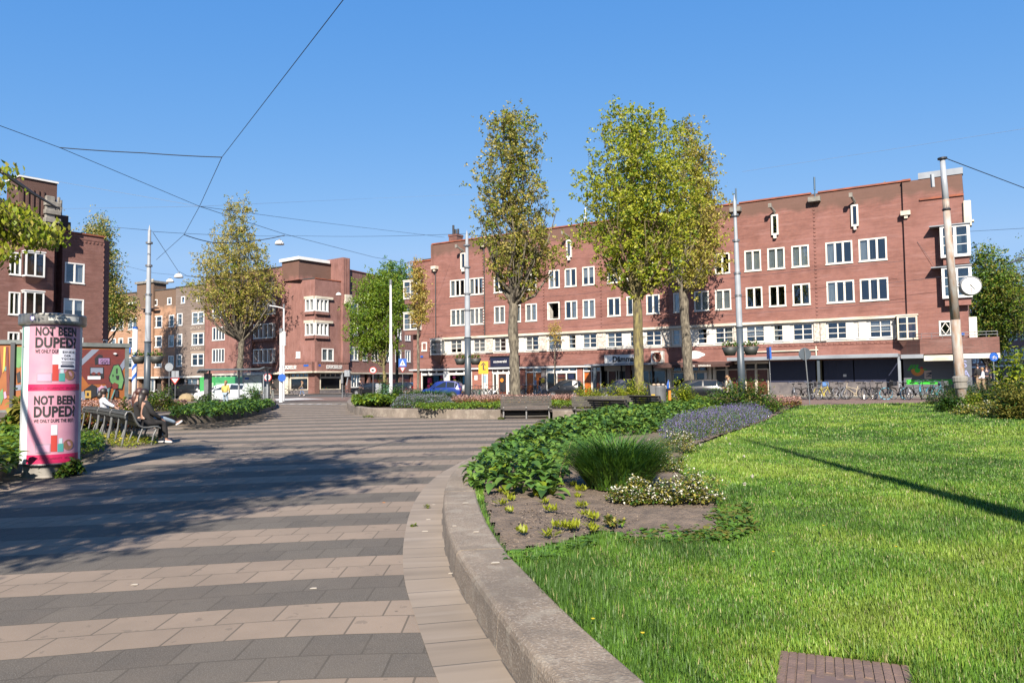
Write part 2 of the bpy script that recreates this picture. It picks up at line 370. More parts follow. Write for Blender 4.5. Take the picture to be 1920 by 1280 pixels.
def kerb(name, pts, h, w, label, m, side=1, seg=1.2, group=None):
    """low concrete kerb, in blocks; pts is the outer foot line, w wide to the given side"""
    p = resample(pts, .15); mb = MB(); n = max(1, round(seg / .15)); tot = len(p)
    for s0 in range(0, tot - 1, n):
        q = p[s0:min(s0 + n + 1, tot)]
        if len(q) < 2: continue
        dz = random.uniform(-.004, .004)
        t0 = (q[1] - q[0]).normalized(); t1 = (q[-1] - q[-2]).normalized()
        q = [q[0] + t0 * .004] + q[1:-1] + [q[-1] - t1 * .004]
        prof = [(0, -.05), (.015, h - .035), (.025, h - .012), (.05, h), (w - .02, h), (w, h - .015), (w, -.05)]
        lines = [offset(q, o * side) for o, z in prof]; vs = []; fs = []; k = len(q); r = len(prof)
        for i in range(k):
            for j in range(r): vs.append((lines[j][i].x, lines[j][i].y, prof[j][1] + (dz if prof[j][1] > 0 else 0)))
        for i in range(k - 1):
            for j in range(r - 1): fs.append((i * r + j, (i + 1) * r + j, (i + 1) * r + j + 1, i * r + j + 1))
        fs += [tuple(range(r)), tuple((k - 1) * r + j for j in range(r - 1, -1, -1))]
        mb.add(vs, fs)
    o = fixn(mb.build(name, m)); return tag(o, label, 'kerb', group)
# ------------------------------------------------------------------ paving shader
def pavingmat():
    m, n, l, b = newmat('striped_paving')
    def math_(op, a, b_=None, c=None):
        q = n.new('ShaderNodeMath'); q.operation = op
        for i, v in enumerate((a, b_, c)):
            if v is None: continue
            if isinstance(v, (int, float)): q.inputs[i].default_value = v
            else: l.new(v, q.inputs[i])
        return q.outputs[0]
    tc = n.new('ShaderNodeTexCoord'); sp = n.new('ShaderNodeSeparateXYZ'); l.new(tc.outputs['Object'], sp.inputs[0]); X, Y = sp.outputs[0], sp.outputs[1]
    nz = n.new('ShaderNodeTexNoise'); nz.inputs['Scale'].default_value = .22; nz.inputs['Detail'].default_value = 1; l.new(tc.outputs['Object'], nz.inputs[0])
    s = math_('SMOOTH_MAX', math_('MULTIPLY_ADD', X, -1, -1.0), 0, 1.2)
    ye = math_('ADD', math_('MULTIPLY_ADD', s, .2, Y), math_('MULTIPLY_ADD', nz.outputs[0], .35, -.175))
    v = math_('MULTIPLY', math_('LOGARITHM', math_('MAXIMUM', math_('MULTIPLY_ADD', ye, .02, .56), .05), math.e), 50.0)
    v = math_('ADD', v, .68 + 200)
    band = math_('FLOOR', v); par = math_('MODULO', band, 2.0)            # 0 = dark
    row = math_('FLOOR', math_('MULTIPLY', v, 2.0)); fr = math_('FRACT', math_('MULTIPLY', v, 2.0))
    xo = math_('MULTIPLY_ADD', row, .5, math_('MULTIPLY', X, 1 / .33)); xr = math_('FLOOR', xo); fx = math_('FRACT', xo)
    def edge(f, w): return math_('LESS_THAN', math_('MINIMUM', f, math_('SUBTRACT', 1, f)), w)
    j = math_('MAXIMUM', edge(fr, .018), edge(fx, .018))
    cb = n.new('ShaderNodeCombineXYZ'); l.new(row, cb.inputs[0]); l.new(xr, cb.inputs[1]); wnz = n.new('ShaderNodeTexWhiteNoise'); wnz.noise_dimensions = '2D'; l.new(cb.outputs[0], wnz.inputs[0])
    def mixc(f, a, c, mode='MIX'):
        x = n.new('ShaderNodeMix'); x.data_type = 'RGBA'; x.blend_type = mode
        if isinstance(f, (int, float)): x.inputs[0].default_value = f
        else: l.new(f, x.inputs[0])
        for i, q in ((6, a), (7, c)):
            if isinstance(q, tuple): x.inputs[i].default_value = (*alb(q), 1)
            else: l.new(q, x.inputs[i])
        return x.outputs[2]
    lt = mixc(wnz.outputs[0], (.385, .295, .22), (.325, .25, .187)); dk = mixc(wnz.outputs[0], (.150, .132, .108), (.110, .097, .080))
    c = mixc(par, dk, lt)
    g = n.new('ShaderNodeTexNoise'); g.inputs['Scale'].default_value = 140; g.inputs['Detail'].default_value = 2; l.new(tc.outputs['Object'], g.inputs[0])
    c = mixc(math_('MULTIPLY', math_('GREATER_THAN', g.outputs[0], .56), .28), c, (.42, .40, .38))
    g2 = n.new('ShaderNodeTexNoise'); g2.inputs['Scale'].default_value = .7; g2.inputs['Detail'].default_value = 7; g2.inputs['Roughness'].default_value = .7; l.new(tc.outputs['Object'], g2.inputs[0])
    mr = n.new('ShaderNodeMapRange'); mr.inputs[1].default_value = .42; mr.inputs[2].default_value = .72; mr.inputs[4].default_value = .45; l.new(g2.outputs[0], mr.inputs[0])
    c = mixc(mr.outputs[0], c, (.17, .14, .115))
    g3 = n.new('ShaderNodeTexNoise'); g3.inputs['Scale'].default_value = 9; g3.inputs['Detail'].default_value = 5; l.new(tc.outputs['Object'], g3.inputs[0])
    c = mixc(math_('MULTIPLY', math_('GREATER_THAN', g3.outputs[0], .66), .35), c, (.10, .09, .08))
    c = mixc(math_('MULTIPLY', j, .7), c, (.085, .075, .06))
    g4 = n.new('ShaderNodeTexNoise'); g4.inputs['Scale'].default_value = 2.3; g4.inputs['Detail'].default_value = 8; g4.inputs['Roughness'].default_value = .75; l.new(tc.outputs['Object'], g4.inputs[0])
    c = mixc(math_('MULTIPLY', math_('SUBTRACT', g4.outputs[0], .35), .55), c, (.30, .25, .195))
    vo = n.new('ShaderNodeTexVoronoi'); vo.inputs['Scale'].default_value = 2.6; l.new(tc.outputs['Object'], vo.inputs[0]); c = mixc(math_('MULTIPLY', math_('LESS_THAN', vo.outputs[0], .035), .6), c, (.07, .065, .06))
    l.new(c, b.inputs['Base Color']); b.inputs['Roughness'].default_value = .85; b.inputs['Specular IOR Level'].default_value = .25
    h = math_('MULTIPLY_ADD', j, -1.0, math_('MULTIPLY', g.outputs[0], .35)); bp = n.new('ShaderNodeBump'); bp.inputs['Strength'].default_value = .5; bp.inputs['Distance'].default_value = .006
    l.new(h, bp.inputs['Height']); l.new(bp.outputs[0], b.inputs['Normal']); return m
M['paving'] = pavingmat()
M['asphalt'] = mat('asphalt', (.075, .073, .072), .9, (.11, .105, .10), .6, bump=.3, bscale=60, detail=8)
M['sidewalk'] = brickmat('sidewalk_tiles', (.30, .245, .205), (.25, .205, .175), (.15, .12, .1), bw=.6, bh=.3)
M['redpath'] = mat('red_brown_clinker', (.27, .165, .13), .9, (.2, .13, .105), 2.0, detail=8)
M['bordertile'] = brickmat('border_tiles', (.37, .30, .23), (.31, .25, .19), (.09, .08, .07), bw=5, bh=.34)
M['roadline'] = mat('white_road_paint', (.70, .70, .68), .7, (.52, .52, .5), 6)
M['kerb'] = mat('old_concrete_kerb', (.34, .27, .20), .92, (.235, .185, .138), 2.6, bump=.5, bscale=70, detail=9)
M['kerb_far'] = mat('mossy_concrete_kerb', (.32, .26, .21), .92, (.17, .14, .11), 1.6, bump=.5, bscale=50, detail=9, stretch=(1, 1, .4))
def kerbfix(m):   # speckled aggregate and lichen
    n = m.node_tree.nodes; l = m.node_tree.links; b = n['Principled BSDF']; src = b.inputs['Base Color'].links[0].from_socket
    tc = n.new('ShaderNodeTexCoord')
    for sc, th, col, f in ((70, .58, (.55, .49, .41), .45), (45, .61, (.11, .095, .08), .45), (6, .58, (.44, .39, .31), .4), (2.2, .56, (.19, .155, .12), .5)):
        t = n.new('ShaderNodeTexNoise'); t.inputs['Scale'].default_value = sc; t.inputs['Detail'].default_value = 4; l.new(tc.outputs['Object'], t.inputs[0])
        g = n.new('ShaderNodeMapRange'); g.inputs[1].default_value = th - .03; g.inputs[2].default_value = th + .03; g.inputs[4].default_value = f; l.new(t.outputs[0], g.inputs[0])
        x = n.new('ShaderNodeMix'); x.data_type = 'RGBA'; l.new(g.outputs[0], x.inputs[0]); l.new(src, x.inputs[6]); x.inputs[7].default_value = (*alb(col), 1); src = x.outputs[2]
    l.new(src, b.inputs['Base Color'])
kerbfix(M['kerb']); kerbfix(M['kerb_far'])
# ------------------------------------------------------------------ ground
tag(sheet('ground', [(-900, -300), (900, -300), (900, 1500), (-900, 1500)], -.03, M['asphalt']), kind='structure')
plaza = [(-45, -12), (35, -12), (35, 50), (14, 54.5), (-26, 58.5), (-45, 58)]
tag(sheet('plaza_paving', plaza, 0, M['paving']), kind='structure')
ZK = .21
K_out = chaikin(px2([(1130, 1500), (1062, 1410), (967.6, 1280), (926, 1215), (885, 1146), (850.7, 1087), (833.5, 1032), (829, 990), (829, 957), (836, 929), (850, 905), (869, 886), (905, 864), (950, 840), (1010, 815), (1100, 795), (1190, 783), (1290, 772)]), 2)
K_out = resample(K_out, .1)
kerb('planter_kerb', K_out, ZK, .375, 'low curved grey concrete kerb around the lawn and flower bed in the foreground', M['kerb'], side=1, seg=1.5)
# border of larger tiles along the kerb
def strip(name, line, d0, d1, z, m):
    a = offset(line, d0); b = offset(line, d1); me = bpy.data.meshes.new(name); bm = bmesh.new(); va = [bm.verts.new((p.x, p.y, z)) for p in a]; vb = [bm.verts.new((p.x, p.y, z)) for p in b]
    uv = bm.loops.layers.uv.new('UVMap'); s = 0
    for i in range(len(a) - 1):
        ds = (line[i + 1] - line[i]).length; f = bm.faces.new((va[i], va[i + 1], vb[i + 1], vb[i]))
        for lp, q in zip(f.loops, ((s, d0), (s + ds, d0), (s + ds, d1), (s, d1))): lp[uv].uv = q
        s += ds
    bm.normal_update()
    for f in bm.faces:
        if f.normal.z < 0: f.normal_flip()
    bm.to_mesh(me); bm.free(); me.materials.append(m); return link(name, me)
def bordermat():
    m = M['bordertile']; n = m.node_tree.nodes; l = m.node_tree.links
    tcn = [q for q in n if q.type == 'TEX_COORD'][0]; sp = [q for q in n if q.type == 'SEPXYZ'][0]
    l.new(tcn.outputs['UV'], sp.inputs[0]); cb = [q for q in n if q.type == 'COMBXYZ'][0]
    l.new(sp.outputs[0], cb.inputs[1]); l.new(sp.outputs[1], cb.inputs[0])
    br = [q for q in n if q.type == 'TEX_BRICK'][0]; br.inputs['Mortar Size'].default_value = .006
bordermat()
tag(strip('border_paving', K_out, -.36, .01, .004, M['bordertile']), kind='structure')
# gutter joint line is the gap between strip and paving
K_in = offset(K_out, .37)
LAWN = [tuple(p) for p in K_in] + [(26, 38.5), (34, 30), (24, 1.0), (3, 1.0)]
BEDPX = [(905, 900), (908, 943), (919, 981), (942, 1022), (955, 1032), (1000, 1024), (1060, 1014), (1130, 988), (1180, 1003), (1260, 1003), (1345, 988), (1350, 955), (1330, 918), (1262, 872), (1290, 838), (1380, 806), (1440, 785), (1490, 760), (1502, 755), (1500, 749), (1300, 760), (1200, 775), (1100, 785), (1000, 805), (930, 830), (885, 872)]
BED = [tuple(p) for p in px2(BEDPX, ZK)]
tag(sheet('lawn_ground', LAWN, ZK - .045, mat('lawn_soil', (.045, .075, .012), .95, (.07, .105, .02), 2.5, bump=.6, bscale=40)), kind='structure')
bedin = [p for p in BED if True]
def soilsheet(name, poly, z, amp=.02, step=.12):
    """uneven soil surface inside a polygon"""
    xs = [p[0] for p in poly]; ys = [p[1] for p in poly]; nx = int((max(xs) - min(xs)) / step) + 2; ny = int((max(ys) - min(ys)) / step) + 2
    X, Y = np.meshgrid(np.linspace(min(xs), max(xs), nx), np.linspace(min(ys), max(ys), ny)); rng = np.random.default_rng(3)
    Z = z + amp * (rng.random(X.shape) - .5) + amp * .8 * np.sin(X * 3.1) * np.cos(Y * 2.3)
    inside = inpoly(X.ravel(), Y.ravel(), poly).reshape(X.shape); idx = np.arange(nx * ny).reshape(ny, nx)
    keep = inside[:-1, :-1] & inside[1:, :-1] & inside[:-1, 1:] & inside[1:, 1:]
    q = np.stack([idx[:-1, :-1], idx[:-1, 1:], idx[1:, 1:], idx[1:, :-1]], -1)[keep]
    me = bpy.data.meshes.new(name); me.from_pydata(np.stack([X.ravel(), Y.ravel(), Z.ravel()], -1).tolist(), [], q.tolist()); me.polygons.foreach_set('use_smooth', [True] * len(me.polygons)); me.materials.append(M['soil']); me.update()
    return tag(link(name, me), kind='structure')
soilsheet('soil', BED, ZK - .015, .025, .05)
# far planters
HL = .36
CB_f = px2([(655, 757), (649, 763), (655, 772), (672, 778), (700, 781), (800, 783.5), (938, 785.5)])
CB_f = chaikin(CB_f, 2)
p_end = CB_f[-1]
kerb('planter_kerb', CB_f, HL, .3, 'mossy concrete kerb of the middle planter, left of the benches', M['kerb_far'], side=-1, seg=1.9)
kb2 = px2([(1036, 787), (1076, 787.5)]); kerb('planter_kerb', kb2, HL, .3, 'short mossy concrete kerb block between the two middle benches', M['kerb_far'], side=-1, seg=3)
bay = [p_end + Vector((0, .1)), p_end + Vector((0.1, 1.1)), kb2[0] + Vector((-.1, 1.1)), kb2[0] + Vector((0, .1))]
kb3 = [kb2[1] + Vector((0.05, .5)), kb2[1] + Vector((.05, 1.2)), kb2[1] + Vector((3.2, 1.25))]
CB = [tuple(p) for p in CB_f] + [tuple(p) for p in bay] + [tuple(p) for p in kb2] + [tuple(kb3[1]), tuple(kb3[2])] + [(8, 30), (9.5, 34), (15, 39), (17, 44), (8, 50), (-8, 52), (-13, 50)]
CBi = CB
tag(sheet('planter_soil', [(p[0], p[1] + .05) for p in CB], HL - .07, M['soil']), kind='structure')
LB_f = chaikin(px2([(292, 802), (330, 796), (400, 791), (455, 784), (500, 772), (520, 765), (516, 758)]), 2)
kerb('planter_kerb', LB_f, .42, .3, 'dark concrete kerb of the left planter by the bus shelter', M['kerb_far'], side=-1, seg=1.9)
LB = [tuple(p) for p in LB_f] + [(-16.5, 52), (-27, 47), (-27, 30), (-18, 24)]
tag(sheet('planter_soil', [(p[0], p[1]) for p in LB], .33, M['soil']), kind='structure')
PB_f = chaikin(px2([(-60, 930), (20, 886), (100, 875), (150, 862), (185, 846), (199, 838), (192, 832), (150, 822)]), 2)
kerb('planter_kerb', PB_f, .16, .2, 'low dark kerb of the bed behind the advertising column', M['kerb'], side=-1, seg=1.2)
PBp = [tuple(p) for p in PB_f] + [(-16, 21), (-22, 16), (-12, 8)]
tag(sheet('planter_soil', PBp, .12, M['soil']), kind='structure')
# ------------------------------------------------------------------ building helpers
def wallgrid(mb, x0, x1, z0, z1, holes=(), y=0.0, rev=.22):
    xs = sorted({x0, x1} | {min(max(h[i], x0), x1) for h in holes for i in (0, 1)}); zs = sorted({z0, z1} | {min(max(h[i], z0), z1) for h in holes for i in (2, 3)})
    for a, b in zip(xs[:-1], xs[1:]):
        if b - a < 1e-5: continue
        col = []
        for c, d in zip(zs[:-1], zs[1:]):
            mx, mz = (a + b) / 2, (c + d) / 2
            if d - c < 1e-5 or any(h[0] < mx < h[1] and h[2] < mz < h[3] for h in holes): continue
            if col and abs(col[-1][1] - c) < 1e-6: col[-1][1] = d
            else: col.append([c, d])
        for c, d in col: mb.quad((a, y, c), (b, y, c), (b, y, d), (a, y, d))
    for h in holes:
        a, b, c, d = max(h[0], x0), min(h[1], x1), max(h[2], z0), min(h[3], z1)
        if b <= a or d <= c: continue
        mb.quad((a, y, c), (a, y + rev, c), (a, y + rev, d), (a, y, d)); mb.quad((b, y + rev, c), (b, y, c), (b, y, d), (b, y + rev, d))
        mb.quad((a, y, d), (a, y + rev, d), (b, y + rev, d), (b, y, d)); mb.quad((a, y + rev, c), (a, y, c), (b, y, c), (b, y + rev, c))
def window(par, fr, x0, x1, z0, z1, cols=2, rows=(), kind='none', fw=.10, y=0.0, fm='white', mw=.10, sill=True, glass='glass', name='window', out=.03, splits=None):
    mb = MB(); ya, yb = y - out, y + .12
    mb.box(x0, x0 + fw, ya, yb, z0, z1); mb.box(x1 - fw, x1, ya, yb, z0, z1); mb.box(x0 + fw, x1 - fw, ya, yb, z1 - fw, z1)
    mb.box(x0 + fw, x1 - fw, ya, yb, z0, z0 + fw * .8)
    iw = x1 - x0 - 2 * fw; sp = splits or [i / cols for i in range(1, cols)]
    edges = [x0 + fw]
    for t in sp:
        c = x0 + fw + iw * t; mb.box(c - mw / 2, c + mw / 2, ya + .02, yb, z0 + fw * .8, z1 - fw); edges += [c - mw / 2, c + mw / 2]
    edges.append(x1 - fw)
    for r in rows:
        zc = z0 + (z1 - z0) * r
        for i in range(0, len(edges), 2): mb.box(edges[i], edges[i + 1], ya + .035, yb - .01, zc - .025, zc + .025)
    if sill: mb.box(x0 - .04, x1 + .04, ya - .05, ya, z0 - .07, z0 + .02)
    w = mb.build(name, M[fm], par, fr)
    MB().quad((x0 + fw * .5, y + .075, z0 + .03), (x1 - fw * .5, y + .075, z0 + .03), (x1 - fw * .5, y + .075, z1 - .03), (x0 + fw * .5, y + .075, z1 - .03)).build('pane', M[glass], w)
    if kind != 'none':
        cb = MB(); yy = y + .16
        def wavy(a, b, c, d, wav=True):
            n = max(2, int((b - a) / .06)) if wav else 1; xs = [a + (b - a) * i / n for i in range(n + 1)]
            vs = []; fs = []
            for i, q in enumerate(xs):
                o = yy + (.02 if i % 2 else -.015) * (1 if wav else 0); vs += [(q, o, c), (q, o, d)]
            for i in range(n): fs.append((2 * i, 2 * i + 2, 2 * i + 3, 2 * i + 1))
            cb.add(vs, fs)
        m_ = 'curtain'
        if kind == 'full': wavy(x0 + .05, x1 - .05, z0, z1)
        elif kind == 'left': wavy(x0 + .05, x0 + (x1 - x0) * .4, z0, z1)
        elif kind == 'right': wavy(x0 + (x1 - x0) * .62, x1 - .05, z0, z1)
        elif kind == 'sides': wavy(x0 + .05, x0 + (x1 - x0) * .24, z0, z1); wavy(x0 + (x1 - x0) * .78, x1 - .05, z0, z1)
        elif kind == 'blind': wavy(x0 + .05, x1 - .05, z0 + (z1 - z0) * .42, z1, False); m_ = 'blind'
        elif kind == 'blindfull': wavy(x0 + .05, x1 - .05, z0, z1, False); m_ = 'blind'
        elif kind == 'low': wavy(x0 + .05, x1 - .05, z0, z0 + (z1 - z0) * .35); m_ = 'blind'
        cb.build('curtain', M[m_], w)
    return w
def door(par, fr, x0, x1, z1, m, y=.12, z0=.05, fm='white', glassed=False):
    mb = MB(); mb.box(x0 - .09, x0, y - .12, y + .06, z0, z1 + .09); mb.box(x1, x1 + .09, y - .12, y + .06, z0, z1 + .09); mb.box(x0, x1, y - .12, y + .06, z1, z1 + .09)
    d = MB(); d.box(x0, x1, y, y + .05, z0, z1)
    k = (x1 - x0)
    if not glassed:
        for a, b in ((.12, .44), (.56, .88)):
            for c, e in ((.08, .38), (.46, .92)):
                d.box(x0 + k * a, x0 + k * b, y - .015, y, z0 + (z1 - z0) * c, z0 + (z1 - z0) * e)
    o = d.build('door', M[m], par, fr); mb.build('door_frame', M[fm], o)
    MB().tube([(x1 - .12, y - .06, z0 + 1.0), (x1 - .12, y - .06, z0 + 1.25)], .02, 6).build('handle', M['chrome'], o)
    return o
def textmesh(s, w, h, bold=.02, font_sx=1.0):
    c = bpy.data.curves.new('t', 'FONT'); c.body = s; c.size = 1; c.offset = bold; c.resolution_u = 3; c.space_character = 1.05
    o = bpy.data.objects.new('t', c); COL.objects.link(o); dg = bpy.context.evaluated_depsgraph_get(); me = bpy.data.meshes.new_from_object(o.evaluated_get(dg))
    bpy.data.objects.remove(o); n = len(me.vertices); co = np.zeros(n * 3); me.vertices.foreach_get('co', co); co = co.reshape(-1, 3)
    lo = co.min(0); hi = co.max(0); V = np.stack([(co[:, 0] - lo[0]) / (hi[0] - lo[0]) * w, (co[:, 1] - lo[1]) / (hi[1] - lo[1]) * h], -1)
    F = [tuple(p.vertices) for p in me.polygons]; bpy.data.meshes.remove(me); return V, F
def walltext(par, fr, s, x0, z0, w, h, y, m, bold=.02, name='lettering', depth=0):
    V, F = textmesh(s, w, h, bold); mb = MB(); mb.add([(x0 + a, y, z0 + b) for a, b in V], F)
    if depth: mb.add([(x0 + a, y + depth, z0 + b) for a, b in V], [f[::-1] for f in F])
    return mb.build(name, m if not isinstance(m, str) else M[m], par, fr)
def panel(par, fr, x0, x1, z0, z1, y, t, m, name):
    return MB().box(x0, x1, y, y + t, z0, z1).build(name, M[m] if isinstance(m, str) else m, par, fr)
def teeth(mb, x, z0, z1, w=.22, d=.10, step=.3):
    z = z0; 
    while z < z1: mb.box(x, x + w, -d, 0, z, z + step * .5); z += step
def interior(par, fr, x0, x1, z0, z1, y=1.6, floors=()):
    mb = MB(); mb.quad((x0, y, z0), (x1, y, z0), (x1, y, z1), (x0, y, z1))
    for f in floors: mb.box(x0, x1, .25, y, f, f + .2)
    n = max(1, int((x1 - x0) / 3.2))
    for i in range(1, n): q = x0 + (x1 - x0) * i / n; mb.box(q - .05, q + .05, .26, y - .01, z0, z1)
    return mb.build('interior', M['inside'], par, fr)
# ------------------------------------------------------------------ main brick building (right)
A = Face(816, 1400 / 16.55, 1706, 1400 / 23.56)
B1 = empty('brick_apartment_building', A.O, 0, 'long red brick building with white window band and awnings, filling the right side', 'building')
X = lambda px: A.x(px)
XR = X(1820); XL = X(775)
RT = 17.1
up = [(844, 872, 3, 'left'), (880, 907, 3, 'sides'), (926, 945.6, 2, 'none'), (955, 975, 2, 'full'), (985.5, 1006, 2, 'none'), (1029, 1049.5, 2, 'left'), (1059, 1081, 2, 'left'), (1092, 1115, 2, 'blind'), (1138.5, 1163, 2, 'none'), (1175, 1198, 2, 'right'), (1212.5, 1236.5, 2, 'none'), (1261, 1284, 2, 'sides'), (1302, 1327, 2, 'none'), (1340, 1368.6, 2, 'none'), (1396, 1427, 2, 'full'), (1439, 1471.5, 2, 'full'), (1484, 1517, 2, 'full'), (1548, 1598.5, 3, 'left'), (1610, 1663, 3, 'left')]
mid = [(845, 872.6, 3, 'full'), (880.6, 907.7, 3, 'blindfull'), (926.6, 947, 2, 'full'), (956, 976.7, 2, 'full'), (985.5, 1007, 2, 'full'), (1028, 1051, 1, 'none'), (1059.6, 1082.7, 2, 'right'), (1092.6, 1116, 2, 'full'), (1139, 1163.7, 2, 'none'), (1175, 1199, 2, 'none'), (1212, 1237, 2, 'none'), (1262.7, 1286, 2, 'full'), (1301.7, 1329.5, 2, 'full'), (1341, 1371, 2, 'full'), (1398.6, 1429.7, 2, 'none'), (1442, 1474, 2, 'none'), (1486, 1519.5, 2, 'none'), (1550, 1602, 3, 'left'), (1612.5, 1666, 3, 'none')]
band = [(846, 867, 2, 'blind'), (889, 911, 2, 'blindfull'), (927.5, 950, 2, 'left'), (964, 974.5, 1, 'none'), (987, 1011, 2, 'left'), (1029, 1054, 2, 'left'), (1067, 1081, 1, 'left'), (1094, 1120, 2, 'left'), (1140, 1168, 2, 'left'), (1182, 1196, 1, 'none'), (1212, 1241, 2, 'none'), (1262, 1276, 1, 'full'), (1279, 1289, 1, 'none'), (1309, 1326.6, 1, 'none'), (1342, 1375.6, 2, 'right'), (1399.6, 1434, 2, 'blind'), (1451, 1470, 1, 'left'), (1487.6, 1524.6, 2, 'none'), (1552, 1591, 2, 'none'), (1607, 1613, 1, 'none'), (1631, 1672, 2, 'blind')]
hoists = [(866, 875.5), (1063.5, 1073), (1446.5, 1459.5), (1595.5, 1609)]
XU = lambda px: A.x(px, 541 - (px - 858) * .095)
XM = lambda px: A.x(px, 596 - (px - 858) * .07)
XB = lambda px: A.x(px, 650 - (px - 860) * .04)
XT = lambda px: A.x(px, 452 - (px - 867) * .135)
holes = [(XU(a), XU(b), 10.95, 12.8) for a, b, _, _ in up] + [(XM(a), XM(b), 7.68, 9.5) for a, b, _, _ in mid]
holes += [(XT(a - 1) + .1, XT(b - 1) - .1, 14.0, 15.6) for a, b in hoists]
mb = MB()
wallgrid(mb, X(810), X(1706), 6.35, RT, holes)
wallgrid(mb, XL, X(810), 2.9, 15.3, [])
wallgrid(mb, X(810), X(1706), 2.9, 4.5, [])
# recess notches are shallow brick reveals at the bay joints
for q in (905, 1018, 1125, 1248, 1380, 1527): teeth(mb, XU(q), 6.4, RT - .9, w=.16, d=.06, step=.32)
mb.box(X(810) - .02, X(810) + .25, -.08, 0, 6.4, RT)
B1w = mb.build('wall', M['brick'], B1, A)
# end block
mb = MB(); wallgrid(mb, X(1706), XR, 4.4, 17.05, [(XB(1761), XB(1785), 4.55, 5.75)], y=-.28)
mb.quad((X(1706), 0, 4.4), (X(1706), -.28, 4.4), (X(1706), -.28, 17.05), (X(1706), 0, 17.05))
mb.quad((XR, -.28, 0), (XR, 12, 0), (XR, 12, 17.05), (XR, -.28, 17.05))
mb.quad((XL, 12, 0), (XL, 0, 0), (XL, 0, 15.3), (XL, 12, 15.3))
mb.quad((X(810), 12, 15.3), (X(810), 0, 15.3), (X(810), 0, RT), (X(810), 12, RT))
mb.quad((XR, 12, 0), (XL, 12, 0), (XL, 12, 15.3), (XR, 12, 15.3))
mb.build('end_wall', M['brick'], B1, A)
mb = MB(); mb.box(XL, XR, .3, 12, 15.0, 15.1); mb.build('roof', M['roofdark'], B1, A)
# coping
mb = MB()
segs = [(810, 905), (905, 1018), (1018, 1125), (1125, 1248), (1248, 1380), (1380, 1527), (1527, 1706)]
for i, (a, b) in enumerate(segs): mb.box(XT(a) + (.28 if i > 4 else 0), XT(b) - (.28 if 4 < i + 1 < 7 else 0), -.1, .35, RT, RT + .13)
mb.box(XL, X(810) - .02, -.1, .35, 15.3, 15.43); mb.box(X(1706), X(1722), -.38, .35, 17.05, 17.2); mb.box(XT(1723), XR + .05, -.40, -.28, 15.35, 15.5)
mb.build('roof_tiles', M['tile'], B1, A)
MB().box(XT(1722), XR + .06, -.34, .4, 17.06, 17.55).build('zinc_coping', M['zinc'], B1, A)
for px in (XT(1380), XT(1527)):
    b = MB().box(px - .45, px + .5, -.55, .1, 16.35, 16.75).build('concrete_bracket', M['concrete'], B1, A)
    MB().tube([(px + .05, -.1, 16.75), (px + .05, -.1, 18.4)], .05, 8).tube([(px + .05, -.1, 17.4), (px + .05, -.1, 18.5)], .08, 8).build('finial', mat('blue_grey_finial', (.05, .12, .2), .5), b)
for px, z in ((818, 14.2), (910, 16.3), (1709, 14.3)):
    MB().box(X(px) - .3, X(px) + .4, -.55, .0, z, z + .35).box(X(px) - .05, X(px) + .2, -.45, -.1, z - .25, z).build('concrete_bracket', M['cream'], B1, A)
    MB().tube([(X(px) + .05, -.12, z), (X(px) + .05, -.12, 6.5)], .055, 6).build('drainpipe', M['dark'], B1, A)
for a, b, c, k in up: window(B1, A, XU(a), XU(b), 10.95, 12.8, c, kind=k, fw=.12, mw=.15)
for i, (a, b, c, k) in enumerate(mid):
    if c == 1:   # the open window without panes
        MB().box(X(a), X(a) + .12, -.03, .12, 7.68, 9.5).box(X(b) - .12, X(b), -.03, .12, 7.68, 9.5).box(X(a) + .12, X(b) - .12, -.03, .12, 9.38, 9.5).box(X(a) + .12, X(b) - .12, -.03, .12, 7.68, 7.78).box(X(a) + .12, X(a) + .17, .12, .9, 7.8, 9.38).build('window', M['white'], B1, A)['label'] = 'wide open window without panes'
    else: window(B1, A, XM(a), XM(b), 7.68, 9.5, c, kind=k, fw=.12, mw=.15)
for a, b in hoists:
    x0, x1 = XT(a - 1), XT(b - 1); w = MB().box(x0, x0 + .13, -.22, .1, 13.9, 15.7).box(x1 - .13, x1, -.22, .1, 13.9, 15.7).box(x0 + .13, x1 - .13, -.22, .1, 15.57, 15.7).box(x0 + .13, x1 - .13, -.22, .1, 13.9, 14.05).box(x0 + .18, x1 - .18, -.3, -.02, 13.6, 13.9)
    o = w.build('hoist_window', M['white'], B1, A)
    MB().quad((x0 + .1, -.1, 14), (x1 - .1, -.1, 14), (x1 - .1, -.1, 15.6), (x0 + .1, -.1, 15.6)).build('pane', M['glass'], o)
    MB().bar((x0 + .3, 0, 15.95), (x0 + .15, -1.1, 16.3), .16).box(x0 + .02, x0 + .28, -1.25, -1.0, 16.15, 16.5).bar((x0 + .3, -.0, 15.72), (x0 + .22, -.75, 16.1), .08).build('hoist_beam', M['concrete'], o)
interior(B1, A, XL + .1, XR - .1, 0, 15.9, floors=(3.1, 6.6, 9.9, 13.1))
